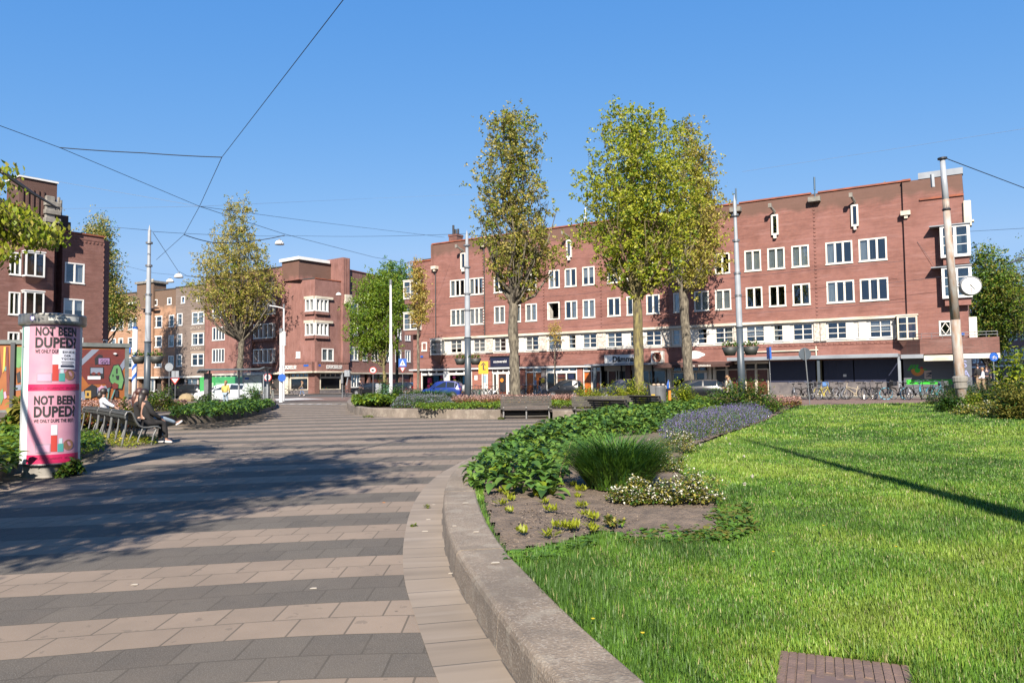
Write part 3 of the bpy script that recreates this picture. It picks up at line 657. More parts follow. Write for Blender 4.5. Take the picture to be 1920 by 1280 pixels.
# white band
bh = [(XB(a), XB(b), 4.66, 6.05) for a, b, _, _ in band]
mb = MB(); wallgrid(mb, X(817), X(1681), 4.5, 6.15, bh, y=-.06); mb.box(X(817), X(1681), -.06, 0, 4.44, 4.5)
for px in (878, 1062, 1134, 1205, 1300, 1335, 1390, 1443, 1478, 1598, 1622, 920, 980, 1022, 1087): mb.box(X(px) - .35, X(px) + .25, -.12, -.06, 4.55, 6.1)
mb.build('window_band', M['white'], B1, A)
MB().box(X(817) - .1, X(1690), -.38, 0, 6.16, 6.38).build('cornice', M['cream'], B1, A)
for a, b, c, k in band: window(B1, A, XB(a), XB(b), 4.66, 6.05, c, rows=(.34, .67), kind=k, fw=.07, mw=.08, y=-.06)
for a, b in ((911.6, 925.5), (1012, 1026), (1121, 1137), (1243, 1259), (1377, 1390), (1526.5, 1537.5), (1538.5, 1550), (1675, 1681)):
    MB().bbox(XB(a), XB(b), -.2, -.07, 4.52, 6.08, .03).box(XB(a) + .15, XB(b) - .15, -.225, -.2, 4.75, 5.85).build('shutter', M['shutter'], B1, A)
mb = MB(); x = X(830)
while x < X(1681): mb.box(x, x + .22, -.06, 0, 4.22, 4.36); x += .44
mb.box(X(788), X(1690), -.04, 0, 4.14, 4.19); mb.build('frieze', M['brick'], B1, A)
# oriels
def oriel(par, fr, x0, x1, z0, z1, d, n, name='bay_window', rows=(.34, .67), base='white', fm='white', bracket=False, wrap=0):
    mb = MB(); y0 = -d; sh = min(.35, (x1 - x0) * .2)
    mb.box(x0, x1, y0, .0, z1 - .14, z1); mb.box(x0 - .06, x1 + .06, y0 - .06, 0, z1, z1 + .1); mb.box(x0, x1, y0, .0, z0, z0 + .14)
    for i in range(n + 1):
        c = x0 + .06 + (x1 - x0 - .12) * i / n; mb.box(c - .06, c + .06, y0, y0 + .1, z0 + .14, z1 - .14)
    for r in rows:
        zc = z0 + (z1 - z0) * r; mb.box(x0 + .12, x1 - .12, y0 + .02, y0 + .08, zc - .025, zc + .025)
    mb.box(x0, x0 + .1, -.15, 0, z0 + .14, z1 - .14); mb.box(x1 - .1, x1, -.15, 0, z0 + .14, z1 - .14)
    o = mb.build(name, M[fm], par, fr); g = MB()
    g.quad((x0 + .08, y0 + .05, z0 + .1), (x1 - .08, y0 + .05, z0 + .1), (x1 - .08, y0 + .05, z1 - .1), (x0 + .08, y0 + .05, z1 - .1))
    g.quad((x0 + .05, 0, z0 + .1), (x0 + .05, y0 + .05, z0 + .1), (x0 + .05, y0 + .05, z1 - .1), (x0 + .05, 0, z1 - .1)); g.quad((x1 - .05, y0 + .05, z0 + .1), (x1 - .05, 0, z0 + .1), (x1 - .05, 0, z1 - .1), (x1 - .05, y0 + .05, z1 - .1))
    g.build('pane', M['glass'], o)
    MB().quad((x0 + .1, -.02, z0), (x1 - .1, -.02, z0), (x1 - .1, -.02, z1), (x0 + .1, -.02, z1)).build('curtain', M['inside'] if base != 'curtain' else M['curtain'], o)
    if bracket:
        xm = (x0 + x1) / 2; b = MB(); b.add([(x0, y0 + .05, z0), (x1, y0 + .05, z0), (x1, 0, z0), (x0, 0, z0), (xm, -.02, z0 - bracket)], [(0, 1, 4), (1, 2, 4), (2, 3, 4), (3, 0, 4)]); b.build('bracket', M['brick_brown'], o)
    return o
oriel(B1, A, XB(1684), XB(1722), 4.35, 6.25, .85, 2, bracket=1.1, fm='cream'); oriel(B1, A, X(815), X(836), 4.45, 6.2, .8, 1, bracket=1.1)
for z0, z1 in ((10.75, 12.85), (7.6, 9.65)):
    fr = A; w = MB(); x0, x1 = X(1774), XR + .35; y0 = -1.05
    for c in (x0, (x0 + x1) / 2 - .1, x1 - .2): w.box(c, c + .2, y0, y0 + .14, z0, z1)
    w.box(x0, x1, y0 - .01, -.28, z1, z1 + .16).box(x0, x1, y0 - .01, -.28, z0 - .2, z0)
    for r in (.36, .68): w.box(x0 + .2, x1 - .2, y0 + .03, y0 + .09, z0 + (z1 - z0) * r - .025, z0 + (z1 - z0) * r + .025)
    w.box(x1 - .14, x1, y0 + .14, 1.6, z0 - .2, z0).box(x1 - .14, x1, y0 + .14, 1.6, z1, z1 + .16); w.box(x1 - .14, x1, 1.45, 1.6, z0, z1)
    w.box(x0, x0 + .1, -.45, -.28, z0, z1)
    o = w.build('corner_bay_window', M['white_b'], B1, A)
    MB().quad((x0, y0 + .07, z0), (x1, y0 + .07, z0), (x1, y0 + .07, z1), (x0, y0 + .07, z1)).quad((x0 + .05, -.28, z0), (x0 + .05, y0 + .07, z0), (x0 + .05, y0 + .07, z1), (x0 + .05, -.28, z1)).quad((x1 - .07, y0 + .07, z0), (x1 - .07, 1.5, z0), (x1 - .07, 1.5, z1), (x1 - .07, y0 + .07, z1)).build('pane', M['glass'], o)
    MB().box(x0 + .1, x1 - .15, -.33, -.29, z0, z1).build('curtain', mat('pale_blue_net', (.28, .42, .48), .9), o)
    MB().box(x0 + .15, x1 - .1, y0 + .2, -.28, z0 - .75, z0 - .2).build('brick_base', M['brick'], o)
    MB().box(x0 - .7, x1 + .05, y0 - .12, .2, z1 + .16, z1 + .24).build('zinc_cover', M['zinc'], o)
MB().bbox(XR - .02, XR + .5, -.5, .3, 12.95, 14.9, .05).box(XR - .02, XR + .65, -.4, .2, 13.25, 13.4).build('stone_ornament', M['cream'], B1, A)
# diamond window
x0, x1 = XB(1761), XB(1785); w = MB(); w.box(x0, x0 + .13, -.34, -.16, 4.55, 5.75).box(x1 - .13, x1, -.34, -.16, 4.55, 5.75).box(x0 + .13, x1 - .13, -.34, -.16, 5.62, 5.75).box(x0 + .13, x1 - .13, -.34, -.16, 4.55, 4.68)
xm, zm = (x0 + x1) / 2, 5.15; hx, hz = (x1 - x0) / 2 - .15, .45
for p, q in (((xm - hx, zm), (xm, zm + hz)), ((xm, zm + hz), (xm + hx, zm)), ((xm + hx, zm), (xm, zm - hz)), ((xm, zm - hz), (xm - hx, zm))): w.bar((p[0], -.26, p[1]), (q[0], -.26, q[1]), .05)
w = w.build('diamond_window', M['white'], B1, A); MB().quad((x0, -.2, 4.6), (x1, -.2, 4.6), (x1, -.2, 5.7), (x0, -.2, 5.7)).build('pane', M['glass'], w)
# brick balcony round the corner
xb0, xb1 = X(1706), XR + 1.9
mb = MB(); mb.box(xb0 + .9, xb1, -2.0, -1.75, 3.15, 4.3).box(xb1 - .25, xb1, -1.75, 4, 3.15, 4.3).box(xb0 + .9, xb1 - .25, -1.75, 4, 3.1, 3.3)
mb.quad((xb0 - .6, -.02, 3.15), (xb0 + .9, -2.0, 3.15), (xb0 + .9, -2.0, 4.3), (xb0 - .6, -.02, 4.3)); mb.quad((xb0 + .9, -1.75, 4.3), (xb0 + .9, -2, 4.3), (xb0 - .6, -.02, 4.3), (xb0 - .5, -.0, 4.3))
b = mb.build('balcony', M['brick_brown'], B1, A)
mb = MB()
for zz in (4.5, 4.72): mb.tube([(xb0, -.3, zz), (xb0 + 1.0, -1.85, zz), (xb1 - .1, -1.85, zz), (xb1 - .1, 3, zz)], .022, 6)
for i in range(8): q = xb0 + 1 + (xb1 - .1 - xb0 - 1) * i / 7; mb.tube([(q, -1.85, 4.3), (q, -1.85, 4.72)], .02, 6)
mb.build('railing', M['steel'], b)
MB().box(XR + .03, XR + .55, .5, .7, 3.4, 6.0).build('white_door_frame', M['white'], B1, A)
# ---- ground floor
def tint(i): return i
for a, b in ((775, 788), (885.5, 903), (915, 922), (975, 985), (1082.5, 1092)): MB().box(X(a), X(b), -.02, .3, .55, 2.75).build('brick_pier', M['brick_pier'], B1, A)
for a, b, c, d in ((775, 788, -.04, .55), (885.5, 903, -.04, .55), (915, 922, -.04, .55), (975, 985, -.04, .55), (1015, 1023, -.04, 2.7), (1082.5, 1092, -.04, .55), (1441, 1690, -.03, 1.08), (788, 833, -.02, .3), (838, 885, -.02, .3), (952, 974, -.02, .3), (1023, 1082, -.02, .42)): MB().box(X(a), X(b), c, .3, 0, d).build('stone_plinth', M['plinth'], B1, A)
MB().box(X(770), X(1118), -.32, .0, 2.76, 2.9).build('shop_cornice', M['white_b'], B1, A)
MB().box(X(788), X(1118), -.30, .0, 2.90, 2.96).build('lead_flashing', M['roofdark'], B1, A)
def shopwin(x0, x1, z0, z1, cols, tr=True):
    return window(B1, A, x0, x1, z0, z1, cols, rows=(), fw=.12, mw=.1, sill=False, glass='shopglass', name='shop_window')
def transom(x0, x1, n):
    mb = MB(); z0, z1 = 2.3, 2.75
    mb.box(x0, x1, -.03, .15, z0, z0 + .12).box(x0, x1, -.03, .15, z1 - .08, z1)
    for i in range(n + 1): c = x0 + (x1 - x0) * i / n; mb.box(max(x0, c - .06), min(x1, c + .06), -.03, .15, z0 + .12, z1 - .08)
    o = mb.build('transom_window', M['white_b'], B1, A); MB().quad((x0, .06, z0), (x1, .06, z0), (x1, .06, z1), (x0, .06, z1)).build('pane', M['glass'], o)
# toy shop with balloons
for a, b in ((790, 832.5), (841, 885)): shopwin(X(a), X(b), .3, 2.3, 1); transom(X(a), X(b), 3)
MB().box(X(832.5), X(841), -.1, .2, 0, 2.76).build('white_pier', M['white_b'], B1, A)
posters = [(800, 808, 1.3, 1.9, (.55, .02, .12)), (811, 821, 1.5, 2.15, (.02, .18, .32)), (812, 822, .8, 1.45, (.03, .25, .30)), (866, 873, 1.2, 2.1, (.02, .16, .34)), (869, 880, .5, 1.1, (.75, .6, .03))]
for a, b, z0, z1, c in posters: panel(B1, A, X(a), X(b), z0, z1, .17, .01, mat('poster_ink', c, .6), 'window_poster')
balls = [(802, 1.55, (.8, .55, .05)), (806, 1.25, (.85, .5, .05)), (801, .95, (.7, .05, .2)), (804, .65, (.75, .2, .05)), (826, 2.0, (.75, .05, .25)), (825, 1.55, (.85, .6, .05)), (828, 1.45, (.85, .55, .05)), (849, 1.95, (.75, .08, .3)), (850, 1.5, (.85, .62, .05)), (874, 1.1, (.1, .5, .5)), (813, .9, (.05, .5, .5))]
for px, z, c in balls: MB().ell((X(px), .24, z), .22, .06, .22).build('balloon_decal', mat('balloon_colour', c, .4), B1, A, smooth=True)
# small white door, optician
door(B1, A, X(903) + .1, X(913), 2.3, 'white_b'); panel(B1, A, X(905), X(911), 1.3, 2.1, .09, .01, mat('pale_poster', (.35, .5, .6), .6), 'door_poster')
panel(B1, A, X(890), X(895.5), 1.6, 2.1, -.05, .03, 'blind', 'notice_board')
sg = panel(B1, A, X(922), X(975), 2.98, 4.05, -.28, .28, 'navy', 'shop_sign'); walltext(sg, None, 'oogwereld', X(928), 3.32, X(952.5) - X(928), .36, -.29, 'white_b', .02)
MB().box(X(920), X(976), -.4, 0, 4.05, 4.12).build('sign_cover', M['dark'], sg)
shopwin(X(924), X(932), .3, 2.3, 1); shopwin(X(952), X(974), .3, 2.3, 2); transom(X(923), X(975), 5)
o = door(B1, A, X(934), X(949), 2.2, 'brown_door', glassed=True); MB().box(X(934) + .15, X(949) - .15, .1, .12, .3, 2.05).build('pane', M['dark'], o)
MB().lathe([(0.01, 0), (.22, .001), (.22, .01), (.01, .011)], (X(940), .09, 1.55), 16, 'y').build('round_sticker', M['orange'], o)
MB().box(X(950), X(952), -.05, .2, 0, 2.3).build('white_pier', M['white_b'], B1, A)
for a, b, m in ((987, 1000, 'orange_door'), (1004, 1014.5, 'orange_door'), (1095, 1108.5, 'orange_door'), (1113.5, 1125, 'brown_door')): door(B1, A, X(a), X(b), 2.28, m)
transom(X(986), X(1015), 2); transom(X(1094), X(1126), 2)
shopwin(X(1024), X(1082), .42, 2.3, 3); transom(X(1024), X(1082), 4)
panel(B1, A, X(1040), X(1063), 1.3, 1.65, .17, .01, 'orange', 'window_poster'); panel(B1, A, X(1041), X(1066), .6, 1.25, .17, .01, 'orange', 'window_poster')
panel(B1, A, X(1064), X(1074), 1.6, 2.15, .17, .01, mat('purple_poster', (.06, .03, .22), .6), 'window_poster'); panel(B1, A, X(1040), X(1060), 1.75, 2.15, .17, .01, mat('red_poster', (.7, .13, .02), .6), 'window_poster')
panel(B1, A, X(1068), X(1080), .8, 1.5, .17, .01, mat('pale_posters', (.4, .5, .65), .6), 'window_poster')
panel(B1, A, X(1015.5), X(1021), 1.25, 1.7, -.2, .18, mat('yellow_letterbox', (.6, .45, .05), .5), 'letterbox')
# restaurant front
MB().box(X(1130), X(1250), .55, .8, 0, 2.9).build('shop_back_wall', M['inside'], B1, A)
cn = MB(); cn.box(X(1113), X(1237), -2.0, 0, 2.82, 2.98); cn.build('canopy', M['zinc'], B1, A)
MB().box(X(1128), X(1132), -1.8, -1.6, 0, 2.82).build('canopy_post', M['pole_dark'], B1, A)
sg = panel(B1, A, X(1136) + .3, X(1213), 3.05, 3.85, -.9, .12, 'white_b', 'shop_sign'); walltext(sg, None, 'Dämma', X(1151) + .3, 3.14, X(1191) - X(1151), .58, -.915, 'dark', .05)
mb = MB()
for q in (1141, 1143, 1146, 1205, 1208): mb.box(X(q), X(q) + .05, -.91, -.9, 3.3 + (q % 3) * .12, 3.36 + (q % 3) * .12)
mb.build('dots', M['dark'], sg)
ac = MB().box(X(1225), X(1231), -.5, -.05, 3.0, 4.1).box(X(1242.5), X(1247), -.5, -.05, 3.0, 4.1).box(X(1231), X(1242.5), -.5, -.1, 3.0, 3.1).box(X(1231), X(1242.5), -.5, -.1, 4.0, 4.1).build('fan_unit', M['white'], B1, A)
MB().lathe([(.42, 0), (.42, .3), (.36, .3), (.36, 0)], (X(1236.7), -.45, 3.55), 20, 'y').build('fan', mat('red_brown_metal', (.3, .09, .05), .6), ac)
for a, b, m in ((1138, 1152, 'brown_door'), (1158.5, 1170, 'dark')): door(B1, A, X(a), X(b), 2.3, m, y=.45, fm='cream')
MB().box(X(1172), X(1181), .1, .5, 0, 2.85).build('brown_pier', M['brown_door'], B1, A)
window(B1, A, X(1183), X(1246), .5, 2.35, 2, fw=.1, y=.4, fm='cream', glass='shopglass', name='shop_window', sill=False)
MB().box(X(1130), X(1250), .4, .5, 2.35, 2.85).build('fascia', M['cream'], B1, A)
# cafe front
aw = MB(); aw.add([(X(1238), 0, 3.0), (X(1378), 0, 3.0), (X(1378), -1.7, 2.75), (X(1238), -1.7, 2.75), (X(1238), -1.7, 2.5), (X(1378), -1.7, 2.5), (X(1238), 0, 2.72), (X(1378), 0, 2.72)], [(0, 3, 2, 1), (3, 4, 5, 2), (4, 6, 7, 5), (0, 6, 4, 3), (1, 2, 5, 7)])
aw = aw.build('awning', mat('brown_awning_cloth', (.075, .035, .028), .9, (.11, .05, .04), 2), B1, A)
walltext(aw, None, 'LUNCH', X(1302), 2.55, X(1314) - X(1302), .15, -1.705, 'white', .03); walltext(aw, None, 'ESPRESSOBAR', X(1321), 2.55, X(1344) - X(1321), .15, -1.705, 'white', .03)
lf = MB(); th = np.linspace(0, 2 * math.pi, 24, endpoint=False); lf.xprism([(X(1311) + math.cos(t) * (.75 + (.2 if math.cos(t) > .9 else 0)), 3.62 + math.sin(t) * .36) for t in th], -1.25, -1.1)
lf.build('leaf_shaped_sign', M['white_b'], B1, A)
for a, b in ((1251, 1259), (1329, 1334), (1337, 1341), (1361, 1364), (1384, 1398), (1416, 1419)): MB().box(X(a), X(b), -.05, .3, 0, 2.75).build('white_pier', M['cream'], B1, A)
window(B1, A, X(1260), X(1328), .4, 2.1, 3, fw=.1, y=.1, fm='cream', glass='shopglass', name='shop_window', sill=False)
window(B1, A, X(1260), X(1328), 2.15, 2.7, 4, fw=.1, y=.1, fm='cream', glass='shopglass', name='shop_window', sill=False)
panel(B1, A, X(1320), X(1325), 1.2, 2.0, .05, .01, 'blind', 'menu_board')
for a, b, m in ((1342.5, 1360, 'dark'), (1365.5, 1383, 'brown_door'), (1399, 1415, 'brown_door'), (1420, 1439, 'brown_door')):
    door(B1, A, X(a), X(b), 2.2, m, fm='cream'); panel(B1, A, X(a), X(b), 2.3, 2.62, .1, .03, 'dark', 'fanlight')
MB().box(X(1378), X(1441), .0, .3, 2.72, 2.9).build('fascia', M['cream'], B1, A)
# closed shop with navy shutters under a long grey canopy
MB().bbox(X(1376), X(1690), -2.2, 0, 2.98, 3.26, .04).build('canopy', M['zinc'], B1, A)
for a, b in ((1442, 1529), (1531, 1541), (1545, 1600), (1602, 1688)):
    mb = MB(); z = 1.1
    while z < 2.9: mb.box(X(a), X(b), .02, .06, z, z + .095); z += .1
    mb.build('roller_shutter', M['blueshutter'] if b - a > 20 else mat('brown_panel', (.10, .085, .03), .7), B1, A)
for px in (1543, 1691): MB().box(X(px) - .1, X(px) + .1, -2.0, -1.8, 0, 3.0).build('canopy_post', M['pole_dark'] if px < 1600 else M['zinc'], B1, A)
MB().tube([(X(1392), -.12, 3.75), (X(1536), -.12, 3.78)], .06, 6).tube([(X(1532), -.12, 4.1), (X(1532), -.12, 3.2)], .05, 6).build('gas_pipe', M['cream'], B1, A)
panel(B1, A, X(1581), X(1587), 1.5, 1.7, -.05, .02, 'blind', 'sticker')
# grey wall with painted fruit shape
yw = -.30
MB().box(X(1695), XR - .1, yw, .3, 0, 3.1).build('painted_shutter', M['greyshutter'], B1, A)
MB().box(X(1695), X(1736), -2.2, yw, 2.85, 3.15).build('canopy', M['zinc'], B1, A)
MB().box(X(1806), xb1, -2.2, yw, 2.75, 3.1).build('canopy', M['white'], B1, A)
aw = MB(); aw.add([(X(1737), -1.8, 3.1), (X(1806), -1.8, 3.1), (X(1806), -2.35, 2.8), (X(1737), -2.35, 2.8), (X(1737), -2.35, 2.62), (X(1806), -2.35, 2.62), (X(1737), -1.8, 2.7), (X(1806), -1.8, 2.7)], [(0, 3, 2, 1), (3, 4, 5, 2), (4, 6, 7, 5), (0, 6, 4, 3), (1, 2, 5, 7)]); aw.build('awning', M['cream'], B1, A)
XX = lambda px: A.x(px, 700, yw)
art = []
g = MB(); yy = yw - .01
for k in range(3): g.xprism([(XX(1701) + k * .26, 1.93), (XX(1701) + k * .26 + .15, 1.93), (XX(1711) + k * .20 + .06, 2.38), (XX(1711) + k * .20 - .08, 2.38)], yy, yw)
g.xprism([(XX(1724), 1.98), (XX(1740), 1.96), (XX(1735), 2.03), (XX(1724), 2.05)], yy, yw)
g.xprism([(XX(1699), .84), (XX(1790), .84), (XX(1790), 1.21), (XX(1699), 1.21)], yy, yw)
c0 = (XX(1720.5), 1.93)
g.xprism([(c0[0] - .22, c0[1] + .06), (c0[0] - .16, c0[1] - .12), (c0[0], c0[1] - .2), (c0[0] + .16, c0[1] - .12), (c0[0] + .22, c0[1] + .06), (c0[0] + .08, c0[1] + .16), (c0[0] - .08, c0[1] + .16)], yy - .004, yy)
g.build('painted_green_shapes', M['green'], B1, A)
o = MB(); pts = [(math.cos(t), math.sin(t)) for t in np.linspace(math.pi, 2 * math.pi, 12)]
o.xprism([(c0[0] + .46 * a, c0[1] + .04 + .48 * b) for a, b in pts] + [(c0[0] + .3, c0[1] + .12), (c0[0] - .3, c0[1] + .12)], yy - .002, yw); o.build('painted_orange_shape', M['orange'], B1, A)
MB().xprism([(c0[0] + .18, c0[1] + .14), (c0[0] + .4, c0[1] + .12), (c0[0] + .36, c0[1] + .26), (c0[0] + .22, c0[1] + .26)], yy, yw).build('painted_red_shape', M['red'], B1, A)
pw = panel(B1, A, XX(1733), XX(1746.5), 1.25, 1.9, yy - .01, .01, mat('beige_poster', (.62, .5, .42), .7), 'wall_poster')
mb = MB(); r_ = random.Random(4)
for i in range(16): a = XX(1734.5) + r_.random() * (XX(1744) - XX(1734.5)); b = 1.38 + r_.random() * .38; mb.box(a, a + .12, yy - .015, yy - .012, b, b + .04 + r_.random() * .06)
mb.build('poster_print', M['navy'], pw)
gp = MB().box(X(1798), XR + .1, -2.3, -2.05, 0, 2.7).build('graffiti_panel', M['greyshutter'], B1, A)
V, F = textmesh('S\nA\nF', .45, 1.9, .01); mb = MB(); mb.add([(X(1806) + a, -2.31, .7 + b) for a, b in V], F); mb.build('graffiti', mat('lilac_paint', (.35, .38, .65), .6), gp)
# chimney and antennas
mb = MB(); mb.box(X(833), X(848), 1.0, 2.2, 15.3, 18.0).box(X(833) - .06, X(848) + .06, .94, 2.26, 18.0, 18.25); ch = mb.build('chimney', M['brick_brown'], B1, A)
for q in (836, 840, 845): MB().tube([(X(q), 1.6, 18.25), (X(q), 1.6, 18.9 + (.5 if q < 838 else 0))], .13, 8).build('chimney_pot', M['dark'], ch)
MB().tube([(X(1086), 2, 15.3), (X(1086), 2, 19.3)], .06, 6).box(X(1084), X(1087.5), 1.9, 2.1, 17.9, 18.3).build('antenna', M['blind'], B1, A)
mb = MB().box(X(1668), X(1671), 1, 1.3, 16, 17.6).box(X(1676), X(1680), 1, 1.3, 16, 17.5); mb.build('vent', M['steel'], B1, A)
cc = MB().box(XL + .3, XL + 2.0, -.7, .0, 10.9, 13.2)
for z0, z1 in ((11.0, 13.1), (7.4, 9.4)):
    oriel(B1, A, X(769) - .3, X(791), z0, z1, .8, 2, base='curtain')
    MB().box(X(769) - .2, X(791) - .1, -.7, 0, z0 - .55, z0 - .02).build('brick_base', M['brick_brown'], B1, A)
window(B1, A, X(791), X(801), 5.0, 6.0, 1, fw=.15)
# streets signs
sgn = panel(B1, A, X(789), X(794), 4.25, 4.45, -.06, .03, 'blue', 'street_name_sign'); panel(B1, A, X(1801), X(1812), 4.55, 4.75, -.36, .05, 'blue', 'street_name_sign')
# sidewalk in front of the main building
def walk(fr, x0, x1, y0, y1, z=.1):
    me = sheet('sidewalk', [(x0, y0), (x1, y0), (x1, y1), (x0, y1)], z, M['sidewalk'], None, fr); tag(me, kind='structure')
    k = MB().box(x0, x1, y0 - .15, y0, -.03, z + .002).build('sidewalk_kerb', M['concrete'], None, fr); tag(k, kind='structure')
def link_fr(o, fr): o.location = fr.O; o.rotation_euler = (0, 0, fr.ang)
walk(A, XL - 3, XR + 6, -5.2, 0.0, .06)
tag(sheet('sidewalk', [(XL - 4, -24), (XR + 5, -24), (XR + 5, -11.8), (XL - 4, -11.8)], .003, M['redpath'], None, A), kind='structure')
# ------------------------------------------------------------------ corner shop building (middle)
FA = Face(383, 114.6, 528, 105); FB = Face(528, 103, 590, 100)
pB = FB.world(FB.L, 0, 0); q650 = P(652, 717, 104.5); FC = face2((pB.x, pB.y), (q650.x, q650.y)); q773 = P(785, 716, 121); FD = face2((q650.x, q650.y), (q773.x, q773.y))
B2 = empty('corner_brick_building', FA.O, 0, 'rose brick corner building with white raised lettering above its two shop windows', 'building')
def hz(fr, lst): return [(fr.x(a), fr.x(b), c, d) for a, b, c, d in lst]
mb = MB(); wA = [(397.5, 420.7, 8.1, 10.1), (397.5, 420.7, 11.5, 13.4), (397.5, 420.7, 4.75, 6.8), (453, 457, 4.9, 6.6), (453, 457, 8.2, 9.9)]
wallgrid(mb, 0, FA.L, 2.9, 17.9, hz(FA, wA)); mb.quad((FA.L, 0, 0), (FA.L, 10, 0), (FA.L, 10, 17.9), (FA.L, 0, 17.9)); teeth(mb, FA.x(390), 9, 14, .2, .06); mb.box(FA.x(476) - .3, FA.x(477), -.5, 0, 3, 15.3); mb.build('wall', M['brick_pink'], B2, FA)
for a, b, c, d in wA: window(B2, FA, FA.x(a), FA.x(b), c, d, 4 if b - a > 10 else 1, fw=.12, mw=.16, fm='white_b')
for z0, z1 in ((4.4, 6.4), (7.95, 10.0), (11.3, 13.3)):
    w = window(B2, FA, FA.x(479.6), FA.x(516), z0, z1, 4, rows=(), kind='right', fw=.14, mw=.2, fm='white_b', out=.45, y=-.05); MB().box(FA.x(479), FA.x(516.5), -.45, -.02, z0 - .4, z0 - .08).build('brick_base', M['brick_pink'], w)
window(B2, FA, FA.x(497), FA.x(513), 14.9, 15.9, 3, fw=.12, fm='white_b')
MB().box(0, FA.L, -.1, .4, 17.9, 18.03).build('roof_edge', M['roofdark'], B2, FA)
mb = MB(); mb.box(FA.x(390), FA.L, -.5, 0, 2.75, 3.0)
for q in (398, 407, 416, 425, 436, 450, 463, 476, 490, 503): mb.box(FA.x(q), FA.x(q) + .35, -.35, .2, 0, 2.75)
mb.build('shop_cornice', M['cream'], B2, FA); MB().box(0, FA.L, .25, .4, 0, 2.95).build('shop_back_wall', M['inside'], B2, FA)
interior(B2, FA, .1, FA.L - .1, 3, 17, y=1.5, floors=(7, 10.4, 13.8)); MB().box(0, FA.L, .4, 10, 17.0, 17.1).build('roof', M['roofdark'], B2, FA)
# front block with two faces
mb = MB(); wB = [(555, 563, 4.9, 5.75)]
wallgrid(mb, 0, FB.L, 4.3, 15.5, hz(FB, wB) + [(FB.x(574), FB.L, 7.9, 9.55), (FB.x(574), FB.L, 11.15, 12.8)]); mb.quad((0, 8, 0), (0, 0, 0), (0, 0, 15.5), (0, 8, 15.5)); mb.build('wall', M['brick_pink'], B2, FB)
for a, b, c, d in wB: window(B2, FB, FB.x(a), FB.x(b), c, d, 1, fw=.3, fm='white_b')
mb = MB(); wC = [(603, 625.5, 4.45, 6.15)]
xw = FC.x(613.5); wallgrid(mb, 0, FC.L, 4.3, 15.5, hz(FC, wC) + [(0, xw, 7.9, 9.55), (0, xw, 11.15, 12.8)]); mb.build('wall', M['brick_pink'], B2, FC)
window(B2, FC, FC.x(603), FC.x(625.5), 4.45, 6.15, 2, kind='full', fw=.14, mw=.2, fm='white_b')
for z0, z1, k in ((7.9, 9.55, 'none'), (11.15, 12.8, 'full')):
    w = window(B2, FB, FB.x(574), FB.L, z0, z1, 2, kind=k, fw=.12, mw=.2, fm='white_b', out=.25); MB().box(FB.x(573), FB.L, -.3, 0, z0 - .45, z0 - .1).build('brick_base', M['brick_pink'], w); MB().box(FB.x(572), FB.L, -.3, 0, z1 + .02, z1 + .35).build('lintel', M['cream'], w)
    w = window(B2, FC, 0, xw, z0, z1, 3, kind=k, fw=.12, mw=.2, fm='white_b', out=.25); MB().box(0, xw + .1, -.3, 0, z0 - .45, z0 - .1).build('brick_base', M['brick_pink'], w); MB().box(0, FC.x(622), -.3, 0, z1 + .02, z1 + .35).build('lintel', M['cream'], w)
MB().box(0, FB.L, -.08, .4, 15.5, 15.62).build('roof_edge', M['roofdark'], B2, FB); MB().box(0, FC.L, -.08, .4, 15.5, 15.62).build('roof_edge', M['tile'], B2, FC)
MB().box(0, FB.L, .4, 8, 15.0, 15.05).build('roof', M['roofdark'], B2, FB)
for fr, x0, x1 in ((FB, FB.x(531), FB.L), (FC, 0, FC.L - .3)):
    panel(B2, fr, x0, x1, 3.05, 4.3, -.55, .57, 'brick_pink', 'parapet_band'); mb = MB().box(x0, x1, -.57, -.551, 4.06, 4.29); q = x0
    while q < x1 - .2: mb.box(q, q + .2, -.62, -.57, 4.1, 4.25); q += .42
    mb.build('frieze', M['brick_brown'], B2, fr); panel(B2, fr, x0 - .3, x1 + .3, 2.85, 3.05, -.75, .75, 'cream', 'cornice')
walltext(B2, FB, 'DEKSELS!', FB.x(534.5), 3.38, FB.x(562) - FB.x(534.5), .5, -.72, 'white_b', .02, depth=.12); walltext(B2, FC, 'DEKSELS!', FC.x(606.5), 3.38, FC.x(635) - FC.x(606.5), .5, -.72, 'white_b', .02, depth=.12)
panel(B2, FB, FB.x(575), FB.x(584), 3.7, 3.95, -.58, .02, 'blue', 'street_name_sign'); panel(B2, FC, FC.x(587.5) if FC.x(587.5) > 0 else .2, FC.x(596), 3.7, 3.95, -.58, .02, 'blue', 'street_name_sign')
for fr, a, b in ((FB, 544, 578), (FC, 600, 639)):
    x0, x1 = fr.x(a), fr.x(b); window(B2, fr, x0, x1, .55, 2.2, 1, fw=.12, fm='cream', glass='shopglass', name='shop_window', sill=False); w = window(B2, fr, x0, x1, 2.25, 2.8, 4, fw=.1, fm='cream', glass='glass', name='shop_window', sill=False)
    MB().box(x0, x1, -.02, .3, 0, .5).build('stone_plinth', M['plinth'], B2, fr)
mb = MB(); cs = [(.02, .25, .5), (.6, .1, .05), (.7, .5, .05), (.05, .4, .2)]
for i in range(14): MB().ell((FC.x(604) + i * .17, .35, .75), .09, .07, .09, 8, 5).build('pan_lid', mat('enamel', cs[i % 4], .3), B2, FC) if i < 8 else None
MB().box(FB.x(578), FB.L, -.02, .4, 0, 2.85).build('brick_pier', M['brick_brown'], B2, FB); MB().box(0, FC.x(599), -.02, .4, 0, 2.85).build('brick_pier', M['brick_brown'], B2, FC)
